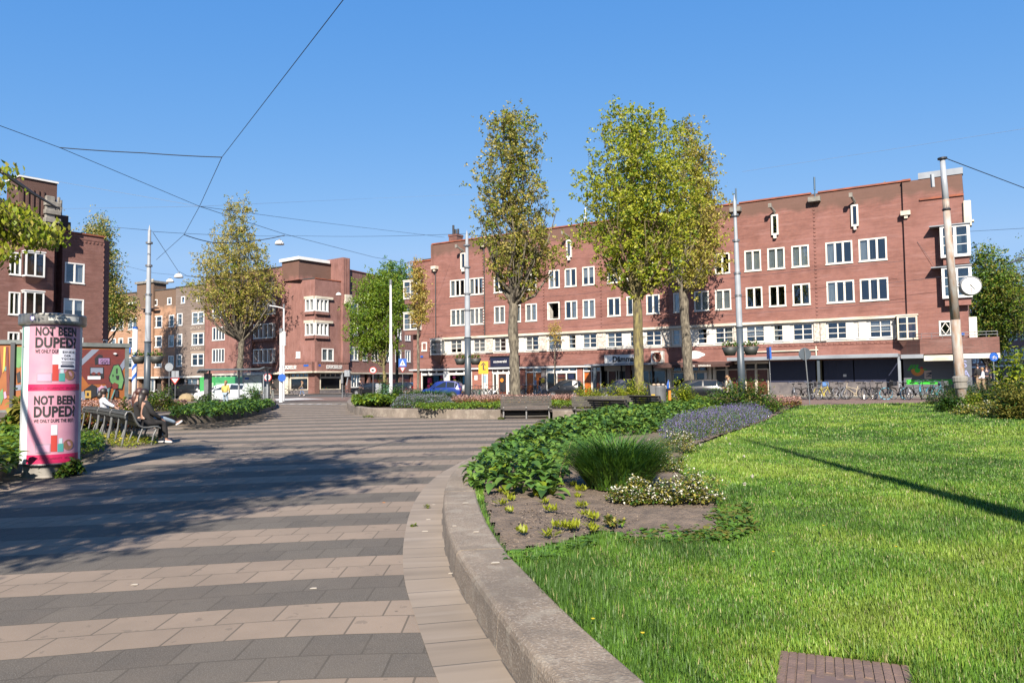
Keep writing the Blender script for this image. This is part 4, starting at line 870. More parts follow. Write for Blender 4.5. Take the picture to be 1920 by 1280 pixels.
MB().box(0, FB.L - .5, .6, .7, 0, 3).build('shop_back_wall', M['inside'], B2, FB); MB().box(.5, FC.L, .6, .7, 0, 3).build('shop_back_wall', M['inside'], B2, FC)
MB().box(FB.x(529), FB.x(541), -.1, .4, 0, 2.85).build('white_pier', M['cream'], B2, FB)
interior(B2, FB, .1, FB.L - .2, 4, 14, 1.2); interior(B2, FC, .2, FC.L, 4, 14, 1.2)
panel(B2, FC, FC.x(575) if 0 else .6, 1.0, .5, 1.3, .12, .02, 'blind', 'menu_board')
# raised back part with white edge, and the pleated tower
mb = MB(); mb.box(FC.x(579) , FC.L - 1.2, 2.2, 6, 15.5, 18.2); mb.build('upper_wall', M['brick'], B2, FC); MB().box(FC.x(576), FC.L - 1.6, 1.9, 6.3, 18.2, 18.62).build('white_edge', M['white_b'], B2, FC)
tw = MB().box(FC.L - 1.2, FC.L + .05, -.4, 5, 4.3, 18.9)
for i in range(4): tw.box(FC.L - 1.1 + i * .28, FC.L - .97 + i * .28, -.5, -.4, 13.0, 18.8)
tw.build('pleated_tower', M['brick_pink'], B2, FC); MB().box(FC.L - 1.0, FC.L + .2, -.75, -.4, 12.4, 13.7).build('cream_block', M['cream'], B2, FC)
mb = MB(); wD = []
for a, b, c in ((653, 671.5, 3), (679.7, 689, 1), (697, 709.5, 2), (719, 730, 2), (741, 752.5, 2), (759.5, 769.8, 2)):
    for z0, z1 in ((4.6, 6.5), (8.0, 9.85), (11.3, 13.1)): wD.append((a, b, z0, z1, c))
wallgrid(mb, 0, FD.L, 2.9, 17.3, hz(FD, [w[:4] for w in wD])); mb.build('wall', M['brick_pink'], B2, FD)
for i, (a, b, z0, z1, c) in enumerate(wD): window(B2, FD, FD.x(a), FD.x(b), z0, z1, c, fw=.15, mw=.2, fm='white_b', kind=('none', 'sides', 'full')[i % 3])
MB().box(0, FD.L, -.1, .3, 17.3, 17.42).build('roof_edge', M['tile'], B2, FD); interior(B2, FD, .3, FD.L, 0, 16.5, 1.5, floors=(7, 10.3, 13.8)); MB().box(0, FD.L, .3, 6, 16, 16.1).build('roof', M['roofdark'], B2, FD)
MB().box(0, FD.L, -.3, 0, 2.7, 2.9).build('cornice', M['cream'], B2, FD)
for a, b in ((652, 657), (676, 683), (690, 694), (726, 730), (748, 756), (770, 782)): MB().box(FD.x(a), FD.x(b), -.05, .4, 0, 2.75).build('pier', M['brick_brown'], B2, FD)
for a, b in ((699, 709), (711, 723)): MB().box(FD.x(a), FD.x(b), .1, .2, 0, 2.75).build('garage_door', M['brown_door'], B2, FD)
for a, b in ((731, 747), (757, 769)): MB().box(FD.x(a), FD.x(b), .1, .2, 0, 2.75).build('garage_door', mat('dark_red_door', (.12, .03, .02), .5), B2, FD)
window(B2, FD, FD.x(658), FD.x(675), .8, 2.6, 3, kind='full', fw=.12, fm='white_b', name='shop_window')
MB().bar((FD.x(670), -1.2, 15.6), (FD.x(676), 0, 14.4), .12).bar((FD.x(670), -1.2, 15.6), (FD.x(676), -0, 15.7), .12).build('hoist_beam', M['dark'], B2, FD)
# ------------------------------------------------------------------ orange and grey apartment row
FO = Face(180, 127, 383, 114.5)
B3 = empty('orange_brick_building', FO.O, 0, 'orange brick apartment building with a capped square chimney, left of the grey-brown house', 'building')
B3b = empty('grey_brown_building', FO.O, 0, 'narrow grey-brown brick house between the orange and the rose brick buildings', 'building')
wO = []
for z0, z1 in ((4.25, 6.05), (7.45, 9.3), (10.6, 12.5)):
    wO += [(207, 216, z0, z1, 1, ()), (221.5, 230, z0, z1, 1, (.8,)), (239, 256, z0, z1, 2, (.7,)), (270, 303, z0, z1, 3, (.6,)), (315.5, 325.5, z0, z1, 1, (.6,))]
wO += [(287, 293.5, 14.2, 15.2, 1, ()), (312, 320, 14.2, 15.3, 1, ())]
wG = []
for z0, z1 in ((4.3, 6.2), (7.5, 9.4), (10.75, 12.65)): wG += [(331, 341, z0, z1, 1, (.6,)), (359, 382, z0, z1, 2, (.6,))]
wG += [(338, 345.5, 14.2, 15.3, 1, ()), (367, 373, 14.3, 15.2, 1, ())]
for root, xs, wl_, br, ro in ((B3, (FO.x(180), FO.x(328)), wO, 'brick_orange', 16.6), (B3b, (FO.x(328), FO.x(383)), wG, 'brick_grey', 16.75)):
    mb = MB(); wallgrid(mb, xs[0], xs[1], 2.7, ro, hz(FO, [w[:4] for w in wl_])); mb.build('wall', M[br], root, FO)
    for i, (a, b, z0, z1, c, r) in enumerate(wl_): window(root, FO, FO.x(a), FO.x(b), z0, z1, c, rows=r, fw=.16, mw=.2, fm='white_b', kind=('none', 'sides', 'none', 'blind', 'full', 'none', 'left')[(i * 5) % 7])
    MB().box(xs[0], xs[1], -.1, .4, ro, ro + .15).build('roof_edge', M['roofdark'], root, FO); interior(root, FO, xs[0] + .1, xs[1] - .1, 2.7, 15.5, 1.4, floors=(6.8, 10.0, 13.3)); MB().box(xs[0], xs[1], .4, 8, 16.2, 16.3).build('roof', M['roofdark'], root, FO)
    MB().box(xs[0], xs[1], -.5, 0, 2.5, 2.75).build('cornice', M['white'], root, FO)
    MB().box(xs[0], xs[1], .6, .7, 0, 2.6).build('shop_back_wall', M['inside'], root, FO)
    q = xs[0]; k = 0
    while q < xs[1]: MB().box(q, q + .5, -.02, .6, 0, 2.5).build('pier', M[br], root, FO); q += 2.3 + (k % 3) * .5; k += 1
for a, b in ((276, 290), (347, 372)): w_ = window(B3 if a < 300 else B3b, FO, FO.x(a), FO.x(b), .4, 2.4, 2, fw=.12, kind='full', fm='white_b', name='shop_window')
ch = MB().box(FO.x(258), FO.x(289), -.35, 2, 2.75, 17.9).build('chimney', M['brick_orange'], B3, FO); MB().box(FO.x(256), FO.x(291), -.6, 2.2, 17.9, 18.25).build('chimney_cap', M['concrete'], ch)
mb = MB()
for i in range(5): mb.tube([(FO.x(266) + i * .4, .6, 18.25), (FO.x(266) + i * .4, .6, 18.7)], .14, 8)
mb.build('chimney_pot', M['cream'], ch); MB().box(FO.x(238), FO.x(257), -.8, 0, 14.7, 15.0).build('dormer_canopy', M['white_b'], B3, FO)
MB().box(FO.x(272), FO.x(301), -.9, -.4, 13.6, 13.75).build('balcony_shelf', M['dark'], B3, FO)
mb = MB()
for z in (10.1, 6.9):
    for i in range(6): mb.box(FO.x(357) + i * .42, FO.x(357) + .14 + i * .42, -.03, 0, z + (i % 2) * .12, z + .13 + (i % 2) * .12)
mb.build('pale_stone_ornament', M['cream'], B3b, FO)
for z in (6.25, 9.45, 12.7): MB().box(FO.x(357), FO.x(383), -.02, 0, z, z + .3).build('lintel', mat('pale_brick', (.42, .33, .26), .9), B3b, FO)
tag(sheet('sidewalk', [(-2, -6), (FO.L + 1, -6), (FO.L + 1, 0), (-2, 0)], .05, M['sidewalk'], None, FO), kind='structure')
for nm, fr, x1 in (('sidewalk', FA, FA.L), ('sidewalk', FB, FB.L + 2), ('sidewalk', FC, FC.L), ('sidewalk', FD, FD.L + 6)):
    tag(sheet(nm, [(-1, -5), (x1, -5), (x1, 0), (-1, 0)], .045 + .004 * ('ABCD'.find('ABCD'[[FA, FB, FC, FD].index(fr)])), M['sidewalk'], None, fr), kind='structure')
# ------------------------------------------------------------------ left building
FL0 = Face(112, 69, 190, 72); 
B4 = empty('dark_red_brick_building', FL0.O, 0, 'dark red brick building with brick tower and white bay windows at the far left', 'building')
wl1 = [(121, 158, 11.1, 13.0, 2), (120, 158, 7.75, 9.6, 2), (150, 158, 4.4, 6.0, 1)]
mb = MB(); wallgrid(mb, 0, FL0.L, 2.5, 15.8, [(FL0.x(w[0], 530), FL0.x(w[1], 530), w[2], w[3]) for w in wl1]); mb.quad((0, 8, 0), (0, 0, 0), (0, 0, 15.8), (0, 8, 15.8)); mb.box(0, FL0.L, -.04, 0, 15.3, 15.4)
q = .2
while q < FL0.L - .2: mb.box(q, q + .15, -.06, 0, 15.05, 15.25); q += .35
mb.build('wall', M['brick_left'], B4, FL0)
for i, (a, b, z0, z1, c) in enumerate(wl1): window(B4, FL0, FL0.x(a, 530), FL0.x(b, 530), z0, z1, c, kind=('right', 'blind', 'none')[i], fw=.12, mw=.14, fm='white_b')
pe = FL0.world(FL0.L, 0, 0); FLs = face2((pe.x, pe.y), (pe.x - .3, pe.y + 10))
mb = MB(); wallgrid(mb, 0, 1.1, 0, 15.6, [(.15, .95, 4.3, 5.9)]); teeth(mb, 0, 1, 15.2, .2, .05, .5); mb.quad((1.1, 0, 0), (1.1, 8, 0), (1.1, 8, 15.6), (1.1, 0, 15.6)); mb.build('side_wall', M['brick_left'], B4, FLs)
window(B4, FLs, .15, .95, 4.3, 5.9, 1, fm='white_b')
MB().box(-.05, FL0.L + .05, -.12, .4, 15.8, 15.93).build('roof_tiles', M['tile'], B4, FL0)
MB().box(0, FL0.L, .4, 8, 15.0, 15.1).build('roof', M['roofdark'], B4, FL0); interior(B4, FL0, .1, FL0.L - .3, 3, 14.8, 1.2)
c4 = MB().box(FL0.x(122), FL0.x(150), 2.5, 4.2, 15.1, 17.3).box(FL0.x(124), FL0.x(146), 2.6, 4.1, 17.3, 17.9).build('chimney', M['brick_left'], B4, FL0)
mb = MB()
for q, h in ((128, 1.1), (132, 1.5), (136, 1.3)): mb.tube([(FL0.x(q), 3.2, 17.9), (FL0.x(q), 3.2, 17.9 + h * 1.2)], .14, 8)
mb.build('chimney_pot', M['concrete'], c4)
# main left part (in front, extends out of the frame)
x_r = FL0.x(93.5, 450); x_l = x_r - 26
wl2 = [(8, 30, 11.2, 13.2, 2), (8, 30, 7.7, 9.7, 2), (8, 30, 4.2, 6.2, 2)]
hs = [(FL0.x(a, 530), FL0.x(b, 530), c, d) for a, b, c, d, e in wl2]
mb = MB(); wallgrid(mb, x_l, x_r, 0, 17.3, hs + [(h[0] - 6.5, h[1] - 6.5, h[2], h[3]) for h in hs], y=-1.0); mb.quad((x_r, -1, 0), (x_r, 2, 0), (x_r, 2, 17.3), (x_r, -1, 17.3)); mb.quad((x_r, 1.2, 0), (.0, 1.2, 0), (0, 1.2, 15.9), (x_r, 1.2, 15.9))
mb.build('wall', M['brick_left'], B4, FL0)
mb = MB(); mb.box(x_r - 3.0, x_r + .05, -1.15, 1.6, 15, 19.9); 
for i in range(5): mb.box(x_r - 2.9 + i * .42, x_r - 2.72 + i * .42, -1.27, -1.15, 16.8, 19.0)
mb.build('brick_tower', M['brick_left'], B4, FL0); MB().box(x_r - 3.1, x_r + .12, -1.3, 1.7, 19.9, 20.05).build('tower_edge', M['white_b'], B4, FL0)
or_ = MB().bbox(x_r - 1.0, x_r - .2, -1.55, -1.15, 15.6, 18.6, .08)
for i in range(3): or_.bbox(x_r - 1.1, x_r + .25, -1.7, -1.15, 16.2 + i * .75, 16.6 + i * .75, .06)
or_.build('stone_ornament', M['concrete'], B4, FL0)
MB().box(x_l, x_r - 3.0, -1.15, -.6, 17.3, 17.45).build('roof_tiles', M['tile'], B4, FL0)
interior(B4, FL0, x_l, x_r - .1, 0, 16, .8)
for a, b, z0, z1, c in wl2:
    for dx in (0, -6.5): 
        window(B4, FL0, FL0.x(a, 530) + dx, FL0.x(b, 530) + dx, z0, z1, c, kind='sides', fw=.12, fm='white_b', y=-1.0)
        o = oriel(B4, FL0, FL0.x(32, 530) + dx, FL0.x(68, 530) + dx, z0 - .1, z1 + .1, 1.75, 2, rows=(), base='curtain', fm='white_b', bracket=1.2)
# ------------------------------------------------------------------ far street on the right
FR = Face(1820, 150, 2100, 90)
B5 = empty('terrace_row', FR.O, 0, 'pale red terrace row behind the trees at the far right', 'building')
mb = MB(); hs = []
for i in range(9):
    for z in (4, 7.3, 10.5): hs.append((2 + i * 5.5, 4 + i * 5.5, z, z + 1.9)); hs.append((4.7 + i * 5.5, 6.0 + i * 5.5, z, z + 1.9))
wallgrid(mb, 0, FR.L, 0, 14, hs); mb.build('wall', M['brick_pink'], B5, FR)
for h in hs[:40]: window(B5, FR, *h, 2, fw=.2, mw=.15, fm='white_b')
MB().box(0, FR.L, -.3, .3, 3.0, 3.3).build('cornice', M['white'], B5, FR); MB().add([], []) if 0 else None
rf = MB(); rf.add([(0, -.3, 14), (FR.L, -.3, 14), (FR.L, 4, 17), (0, 4, 17)], [(0, 1, 2, 3)]); rf.build('roof', M['tile'], B5, FR); interior(B5, FR, 0, FR.L, 0, 14, 1)
# ------------------------------------------------------------------ poles, lamps, wires
def at(px, Y): d = ray(px, HZ(px)); return Vector((d.x / d.y * Y, Y, 0))
def zt(px, py, Y): return P(px, py, Y).z
def basket(par, x, side, z):
    mb = MB(); s = side
    c = x + s * .42; mb.lathe([(.02, -.34), (.2, -.34), (.33, 0), (.30, 0), (.19, -.3), (.02, -.3)], (c, 0, z), 14)
    b = mb.build('flower_basket', mat('dark_basket', (.045, .05, .045), .6), par, smooth=True)
    MB().bar((s * .1, 0, z - .15), (c - s * .2, 0, z - .15), .03).build('bracket', M['dark'], b)
    n = 140; rng = np.random.default_rng(int(abs(c * 1000)) + 5); pos = np.stack([c + rng.normal(0, .17, n), rng.normal(0, .17, n), z + np.abs(rng.normal(0, .11, n))], -1)
    inst('plants', LEAF_V, LEAF_F, pos, rots(n, rng, rng.uniform(.2, 1.3, n)), rng.uniform(.07, .14, n), [leaf('dark'), leaf('green'), M['petal_pink']], rng.choice([0, 1, 1, 1, 2], n), b)
LEAF_V = np.array([(0, 0, 0), (.32, .45, .06), (0, 1, -.08), (-.32, .45, .06)]); LEAF_F = [(0, 1, 2, 3)]
LF = {}
def leaf(k):
    c = dict(green=(.13, .25, .022), dark=(.045, .115, .02), lime=(.50, .56, .04), bright=(.31, .42, .03), olive=(.29, .29, .06), yellow=(.74, .60, .16), yolive=(.60, .53, .11), teal=(.09, .25, .06), grass=(.165, .34, .035), grassl=(.31, .46, .06), grassd=(.09, .20, .028), straw=(.58, .54, .25), orange=(.49, .28, .065), hosta=(.12, .255, .04), hostal=(.22, .38, .06), red=(.28, .085, .05), fresh=(.26, .40, .03), spring=(.62, .64, .06))[k]
    if k not in LF: LF[k] = leafmat('leaf_' + k, c, .48 if k in ('lime', 'bright', 'yolive', 'olive', 'yellow', 'fresh', 'spring') else .3)
    return LF[k]
M['petal_pink'] = mat('pink_petals', (.5, .25, .22), .8, (.42, .28, .2), 20); M['petal_purple'] = mat('purple_petals', (.19, .13, .42), .8, (.13, .10, .30), 9)
M['petal_grey'] = mat('grey_blue_flowers', (.20, .20, .27), .9, (.15, .17, .18), 9); M['petal_white'] = mat('white_petals', (.75, .72, .62), .8, (.68, .66, .5), 20); M['petal_yellow'] = mat('yellow_petals', (.8, .6, .02), .7)
def mast(px, Y, ytop, split_y, r0, r1, label, lean=0, z0=.3, baskets=None, light='pole_light', dark='pole_dark'):
    b = at(px, Y); H = zt(px, ytop, Y); zs = zt(px, split_y, Y)
    t = empty('street_pole', b, 0, label, 'pole'); t.rotation_euler = (0, lean, 0)
    MB().tube([(0, 0, 0), (0, 0, zs)], [r0, r0 * .93], 16).lathe([(r0 * 1.0, zs - .06), (r0 * 1.12, zs - .04), (r0 * 1.1, zs)], n=16).build('lower_pole', M[dark], t, smooth=True)
    k = MB(); z1 = zs + (H - zs) * .42; z2 = zs + (H - zs) * .68
    k.tube([(0, 0, zs), (0, 0, z1)], [r0 * .85, r0 * .78], 14).tube([(0, 0, z1), (0, 0, z2)], [r0 * .68, r0 * .62], 14).tube([(0, 0, z2), (0, 0, H)], [r0 * .5, r1], 12).tube([(0, 0, H), (0, 0, H + .25)], [r1 * .8, .01], 8)
    k.build('upper_pole', M[light], t, smooth=False)
    c = MB()
    for z in (z1, z2, H - .6, z1 - .9): c.lathe([(r0 * .6, z - .05), (r0 * 1.0, z - .04), (r0 * 1.0, z + .04), (r0 * .6, z + .05)], n=12)
    c.build('clamp_ring', M['steel'], t)
    if baskets: 
        zb = zt(px, baskets, Y)
        for s in (-1, 1): basket(t, 0, s, zb)
    return t
PL = mast(276, 35, 432, 640, .155, .07, 'grey street pole with dark foot and two flower baskets, behind the women on the bench', baskets=668)
PM = mast(877.5, 41, 440, 632, .19, .08, 'grey street pole with dark foot and two flower baskets, left of the slim tall elm', baskets=672)
PR = mast(1391, 30, 376, 612, .145, .06, 'grey street pole with dark foot and two flower baskets, before the cafe awning', lean=-.012, baskets=650)
def simplepole(px, Y, ytop, r, m, label, cat='pole', name='street_pole', r1=None, lean=0):
    t = empty(name, at(px, Y), 0, label, cat); t.rotation_euler = (0, lean, 0); H = zt(px, ytop, Y)
    MB().tube([(0, 0, 0), (0, 0, H * .5)], [r, r * .95], 12).tube([(0, 0, H * .5), (0, 0, H)], [r * .75, r1 or r * .6], 12).build('pole_shaft', M[m], t, smooth=False)
    MB().tube([(0, 0, H), (0, 0, H + .35)], [(r1 or r * .6) * 1.25, (r1 or r * .6) * 1.25], 10).build('pole_cap', M['steel'], t)
    return t, H
simplepole(733, 50, 534, .12, 'pole_white', 'tall plain white pole in front of the small green trees')
t, H = simplepole(527, 58, 624, .15, 'pole_white', 'thick white pole with round blue sign by the grey cylinder bin', r1=.13)
MB().bbox(-.1, .35, -.12, .1, H - 1.0, H + .1, .03).build('cabinet', M['blind'], t); MB().lathe([(.01, 0), (.3, .001), (.3, .03), (.01, .031)], (.15, -.25, 1.9), 20, 'y').build('round_sign', M['blue'], t)
t, H = simplepole(531.5, 62, 578, .11, 'pole_white', 'slim white lamp pole with a short arm, just right of the thick white pole')
MB().tube([(0, 0, H), (-.6, 0, H + .15), (-1.2, 0, H + .25)], .04, 6).build('arm', M['pole_white'], t)
# blue and white striped stop pole at the left
t = empty('stop_pole', at(323, 40), 0, 'white stop pole with blue stripes and a small blue sign, left of the dark-footed pole', 'pole'); H = zt(323, 612, 40); 
t.location = at(252, 40)
MB().tube([(0, 0, .0), (0, 0, H)], [.125, .125], 14).build('pole_shaft', M['blind'], t, smooth=True)
MB().lathe([(.128, .0), (.128, .5)], n=14).lathe([(.129, H - .12), (.129, H)], n=14).build('blue_band', M['blue'], t)
mb = MB()
for k in range(3):
    z = 1.0 + k * .55; pts = [( .13 * math.cos(a), .13 * math.sin(a), z + (a / math.pi) * .5) for a in np.linspace(0, 2 * math.pi, 16)]
    for p, q in zip(pts[:-1], pts[1:]): mb.quad(p, q, (q[0], q[1], q[2] + .22), (p[0], p[1], p[2] + .22))
mb.build('blue_stripe', M['blue'], t); s_ = MB().bbox(-.75, -.22, -.03, .03, zt(252, 665, 40), zt(252, 644, 40), .02).build('blue_sign', M['blue'], t); walltext(s_, None, 'A10', -.68, zt(252, 658, 40), .38, .22, -.035, 'blind', .01)
# hanging lamps and wires
def wire(name, pts, r, label, m='dark', sag=0.0, nseg=8, group='overhead wires'):
    mb = MB()
    for (a, b) in zip(pts[:-1], pts[1:]):
        q = [a.lerp(b, i / nseg) - Vector((0, 0, sag * 4 * (i / nseg) * (1 - i / nseg))) for i in range(nseg + 1)]; mb.tube(q, r, 5)
    o = mb.build(name, M[m]); return tag(o, label, 'wire', group)
M['wire'] = mat('blue_black_cable', (.02, .035, .06), .6)
J1 = P(416, 295, 30); J2 = P(374, 387, 40); J3 = P(345, 440, 48)
wire('overhead_wire', [P(690, -60, 16), J1], .012, 'thick overhead wire running up from the wire junction to the top edge of the picture', 'wire')
wire('overhead_wire', [J1, J2, J3, P(293, 487, 56)], .014, 'overhead wire curving down from the upper wire junction to the left pole', 'wire')
wire('overhead_wire', [P(-60, 214, 24), P(112, 277, 30), J2], .013, 'dark overhead wire descending from the left edge to the wire crossing', 'wire')
wire('overhead_wire', [J2, P(530, 438, 52), P(700, 482, 72), P(800, 500, 80)], .016, 'overhead wire running from the wire crossing down right to the brick facade', 'wire')
wire('tensioner', [P(112, 277, 30), P(270, 287, 30), J1], .022, 'thick black insulated wire hanging level between two overhead wires', 'wire', sag=.02)
wire('overhead_wire', [P(20, 325, 45), J2], .008, 'thin grey overhead wire above the brick tower', 'signgrey'); wire('overhead_wire', [J2, P(560, 412, 60), P(833, 445, 80)], .013, 'thin overhead wire from the wire crossing to the small chimney', 'wire')
wire('overhead_wire', [P(90, 392, 60), J2, P(700, 372, 90), P(1100, 355, 90)], .007, 'very thin level overhead wire across the sky', 'signgrey')
wire('overhead_wire', [P(200, 425, 70), P(284, 432, 35)], .012, 'overhead wire from the left tall yellow tree to the left pole', 'wire'); wire('overhead_wire', [P(284, 434, 35), P(560, 442, 55), P(876, 438, 41)], .010, 'overhead wire between the left and the middle grey poles', 'wire', sag=.1)
wire('overhead_wire', [J3, P(400, 455, 50), P(470, 452, 52), P(534, 441, 53)], .03, 'thick sagging cable carrying a hanging lamp in front of the tall yellow tree', 'wire', sag=.05)
wire('overhead_wire', [P(287, 436, 35), P(334, 508, 45), P(352, 518, 48), P(480, 528, 70)], .012, 'diagonal wire from the left pole to the hanging lamp', 'wire'); wire('overhead_wire', [P(200, 490, 70), P(290, 512, 60), P(480, 528, 75)], .01, 'low thin wire passing through the smaller hanging lamp', 'wire')
wire('overhead_wire', [P(876, 438, 41), P(910, 445, 55), P(960, 460, 70)], .012, 'short wire from the middle grey pole into the tree crown', 'wire')
wire('overhead_wire', [P(1776, 298, 29), P(1980, 375, 34)], .018, 'dark wire from the top of the rusty clock pole to the right edge', 'wire'); wire('overhead_wire', [P(1816, 434, 57), P(1990, 424, 50)], .013, 'wire from the corner of the brick building to the right edge', 'wire')
wire('overhead_wire', [P(1392, 322, 90), P(1640, 285, 80), P(1930, 240, 70)], .013, 'thin pale wire high in the sky at the right', 'zinc')
for yy_, z_, lab in ((0, 7.0, 'lower'), (0, 10.2, 'upper')): wire('overhead_wire', [A.world(X(790), -1.5, z_ - .2), A.world(X(1100), -1.5, z_ - .3), A.world(X(1391), -2.0, z_), A.world(XR - 4, -1.5, z_ + .3)], .012, lab + ' long wire crossing in front of the red brick facade', 'wire')
wire('overhead_wire', [A.world(X(1660), -1.6, 8.8), A.world(XR + 5, -1.6, 9.4)], .012, 'short wire below the upper corner window', 'wire'); wire('overhead_wire', [A.world(X(1730), -.32, 12.1), A.world(X(1764), -.5, 9.9)], .012, 'slanting wire above the lower corner window', 'wire')
mb = MB(); mb.tube([P(1880, 492, 50), P(1925, 488, 50)], .03, 6).tube([P(1895, 493, 50), P(1915, 483, 50), P(1930, 486, 50)], .05, 6); tag(mb.build('overhead_wire', M['wire']), 'thick dark wire clamp at the right edge above the green tree', 'wire', 'overhead wires')
def hlamp(px, py, Y, lab, r=.42):
    p = P(px, py, Y); t = empty('hanging_lamp', p, 0, lab, 'lamp', 'hanging street lamps')
    MB().lathe([(.05, .62 * r), (.35 * r, .6 * r), (.75 * r, .38 * r), (r, -.12 * r), (r * 1.02, -.3 * r), (r * .93, -.3 * r), (r * .85, 0)], n=20).build('lamp_shade', M['blind'], t, smooth=True)
    MB().lathe([(.01, -.42 * r), (.6 * r, -.38 * r), (.88 * r, -.2 * r)], n=16).build('lens', mat('milky_lens', (.4, .4, .4), .3), t, smooth=True); MB().tube([(0, 0, .6 * r), (0, 0, .9 * r)], .09 * r / .4, 8).build('socket', M['steel'], t)
hlamp(335, 518, 46, 'white dome lamp hanging above the orange brick building, upper of the pair', .27); hlamp(319, 527, 50, 'white dome lamp hanging above the orange brick building, lower left of the pair', .25)
hlamp(524, 456, 52, 'white dome lamp hanging in the sky right of the tall yellow tree', .32); hlamp(635, 552, 85, 'white dome lamp in front of the pleated brick tower', .33)
# clock pole
t = empty('clock_pole', at(1802, 28.5), 0, 'leaning rusty pole with peeling paint carrying the round clock', 'pole'); t.rotation_euler = (0, -.037, 0); H = zt(1771, 297, 28.5)
MB().tube([(0, 0, 0), (0, 0, 3.6)], [.19, .17], 16).tube([(0, 0, 3.6), (0, 0, H - 1.6)], [.165, .12], 16).build('lower_pole', M['rustpole'], t, smooth=True)
MB().tube([(0, 0, H - 2.0), (0, 0, H)], [.125, .09], 14).build('upper_pole', M['pole_light'], t, smooth=True); MB().lathe([(.1, -.05), (.17, -.03), (.17, .03), (.01, .06)], (0, 0, H), 14).lathe([(.13, -.05), (.16, 0), (.13, .05)], (0, 0, H - 2.0), 14).build('pole_cap', M['dark'], t)
MB().lathe([(.24, 0), (.24, .22), (.27, .25), (.27, .4), (.2, .46)], (0, 0, 1.0), 16).build('collar', M['concrete'], t, smooth=False); MB().box(-.5, -.4, -.05, .05, H - 1.1, H - .6).build('junction_box', M['pole_light'], t)
ck = P(1818.5, 536, 28.3); t = empty('street_clock', ck, math.radians(-13), 'round white street clock on the rusty pole', 'clock')
r = .36
MB().lathe([(.01, .14), (r * .97, .14), (r * 1.04, .09), (r * 1.05, -.09), (r * .97, -.14), (.01, -.14)], n=40, axis='y').build('clock_housing', M['pole_light'], t, smooth=False)
MB().lathe([(.01, 0), (r * .93, .001)], (0, -.145, 0), 40, 'y').build('clock_face', M['blind'], t); mb = MB(); mb.lathe([(r * .92, 0), (r * .93, .03), (r * .99, .03), (r * 1.0, 0)], (0, -.14, 0), 40, 'y'); mb.build('bezel', M['steel'], t)
mb = MB()
for k in range(12):
    if k == 6: continue
    a = k * math.pi / 6; mb.bar((math.sin(a) * r * .76, -.15, math.cos(a) * r * .76), (math.sin(a) * r * .88, -.15, math.cos(a) * r * .88), .016, .006)
mb.build('hour_mark', M['dark'], t)
for ang, ln, w in ((228, .80, .022), (139, .5, .032)):
    a = math.radians(ang); MB().bar((-math.sin(a) * r * .17, -.158, -math.cos(a) * r * .17), (math.sin(a) * r * ln, -.158, math.cos(a) * r * ln), w, .006).build('clock_hand', M['dark'], t)
mb = MB()
for k in range(3):
    z = -r * (.38 + .18 * k); mb.bar((-.022, -.155, z - .022), (.022, -.155, z + .022), .014, .004).bar((-.022, -.155, z + .022), (.022, -.155, z - .022), .014, .004)
mb.build('red_cross', M['red'], t); MB().tube([(-.33, 0, 0), (-.62, .05, -.02)], .035, 8).tube([(-.33, 0, -.07), (-.62, .05, -.08)], .02, 8).build('bracket', M['steel'], t)
# ------------------------------------------------------------------ signs
def signpost(px, Y, ytop, label, lean=0, r=.03, name='traffic_sign'):
    t = empty(name, at(px, Y), 0, label, 'sign'); t.rotation_euler = (0, lean, 0); H = zt(px, ytop, Y); MB().tube([(0, 0, 0), (0, 0, H)], r, 8).build('post', M['steel'], t); return t, H
t, H = signpost(1517, 38, 651, 'round grey sign back on a leaning post in front of the parked bicycles', lean=-.06)
o = MB().lathe([(.01, .012), (.30, .012), (.32, 0), (.30, -.012), (.01, -.012)], (0, .05, H - .33), 24, 'y').build('sign_disc', M['pole_dark'], t)
t, H = signpost(1445, 50, 652, 'thin blue sign seen edge-on beside the cafe doors', lean=-.012); t.rotation_euler = (0, -.02, 0); MB().box(-.06, .06, -.3, .3, H - .75, H + .05).build('sign_plate', M['blue'], t)
t, H = signpost(755, 78, 674, 'blue square pedestrian crossing sign above a small give-way triangle'); s = MB().bbox(-.42, .42, -.05, -.02, H - .75, H + .1, .03).build('sign_plate', M['blue'], t)
MB().xprism([(-.3, H - .62), (.3, H - .62), (0, H - .02)], -.06, -.051).build('white_triangle', M['blind'], s); MB().xprism([(-.05, H - .5), (.07, H - .5), (.02, H - .2), (-.03, H - .2)], -.066, -.061).build('walker', M['dark'], s)
MB().xprism([(0, H - 1.35), (.32, H - .8), (-.32, H - .8)], -.05, -.02).build('give_way_sign', M['red'], t); MB().xprism([(0, H - 1.22), (.2, H - .87), (-.2, H - .87)], -.06, -.051).build('give_way_centre', M['blind'], t)
t, H = signpost(699.5, 74, 690, 'round white sign with red ring on a post before the dark parked car'); MB().lathe([(.01, 0), (.36, .001), (.36, .02)], (0, -.04, H - .2), 24, 'y').build('sign_disc', M['red'], t); MB().lathe([(.01, 0), (.26, .001)], (0, -.065, H - .2), 24, 'y').build('sign_centre', M['blind'], t); MB().box(-.15, .12, -.075, -.068, H - .3, H - .12).build('lorry_symbol', M['dark'], t)
t, H = signpost(906.5, 68, 676, 'yellow detour sign with black arrow in front of the optician'); s = MB().bbox(-.45, .45, -.05, -.02, H - 1.2, H - .05, .03).build('sign_plate', M['yellow'], t); mb = MB().box(-.06, .06, -.06, -.051, H - .85, H - .35).box(.06, .22, -.06, -.051, H - .85, H - .76); mb.xprism([(-.25, H - .42), (0, H - .14), (.25, H - .42), (.14, H - .42), (0, H - .28), (-.14, H - .42)], -.06, -.051); mb.build('arrow', M['dark'], s)
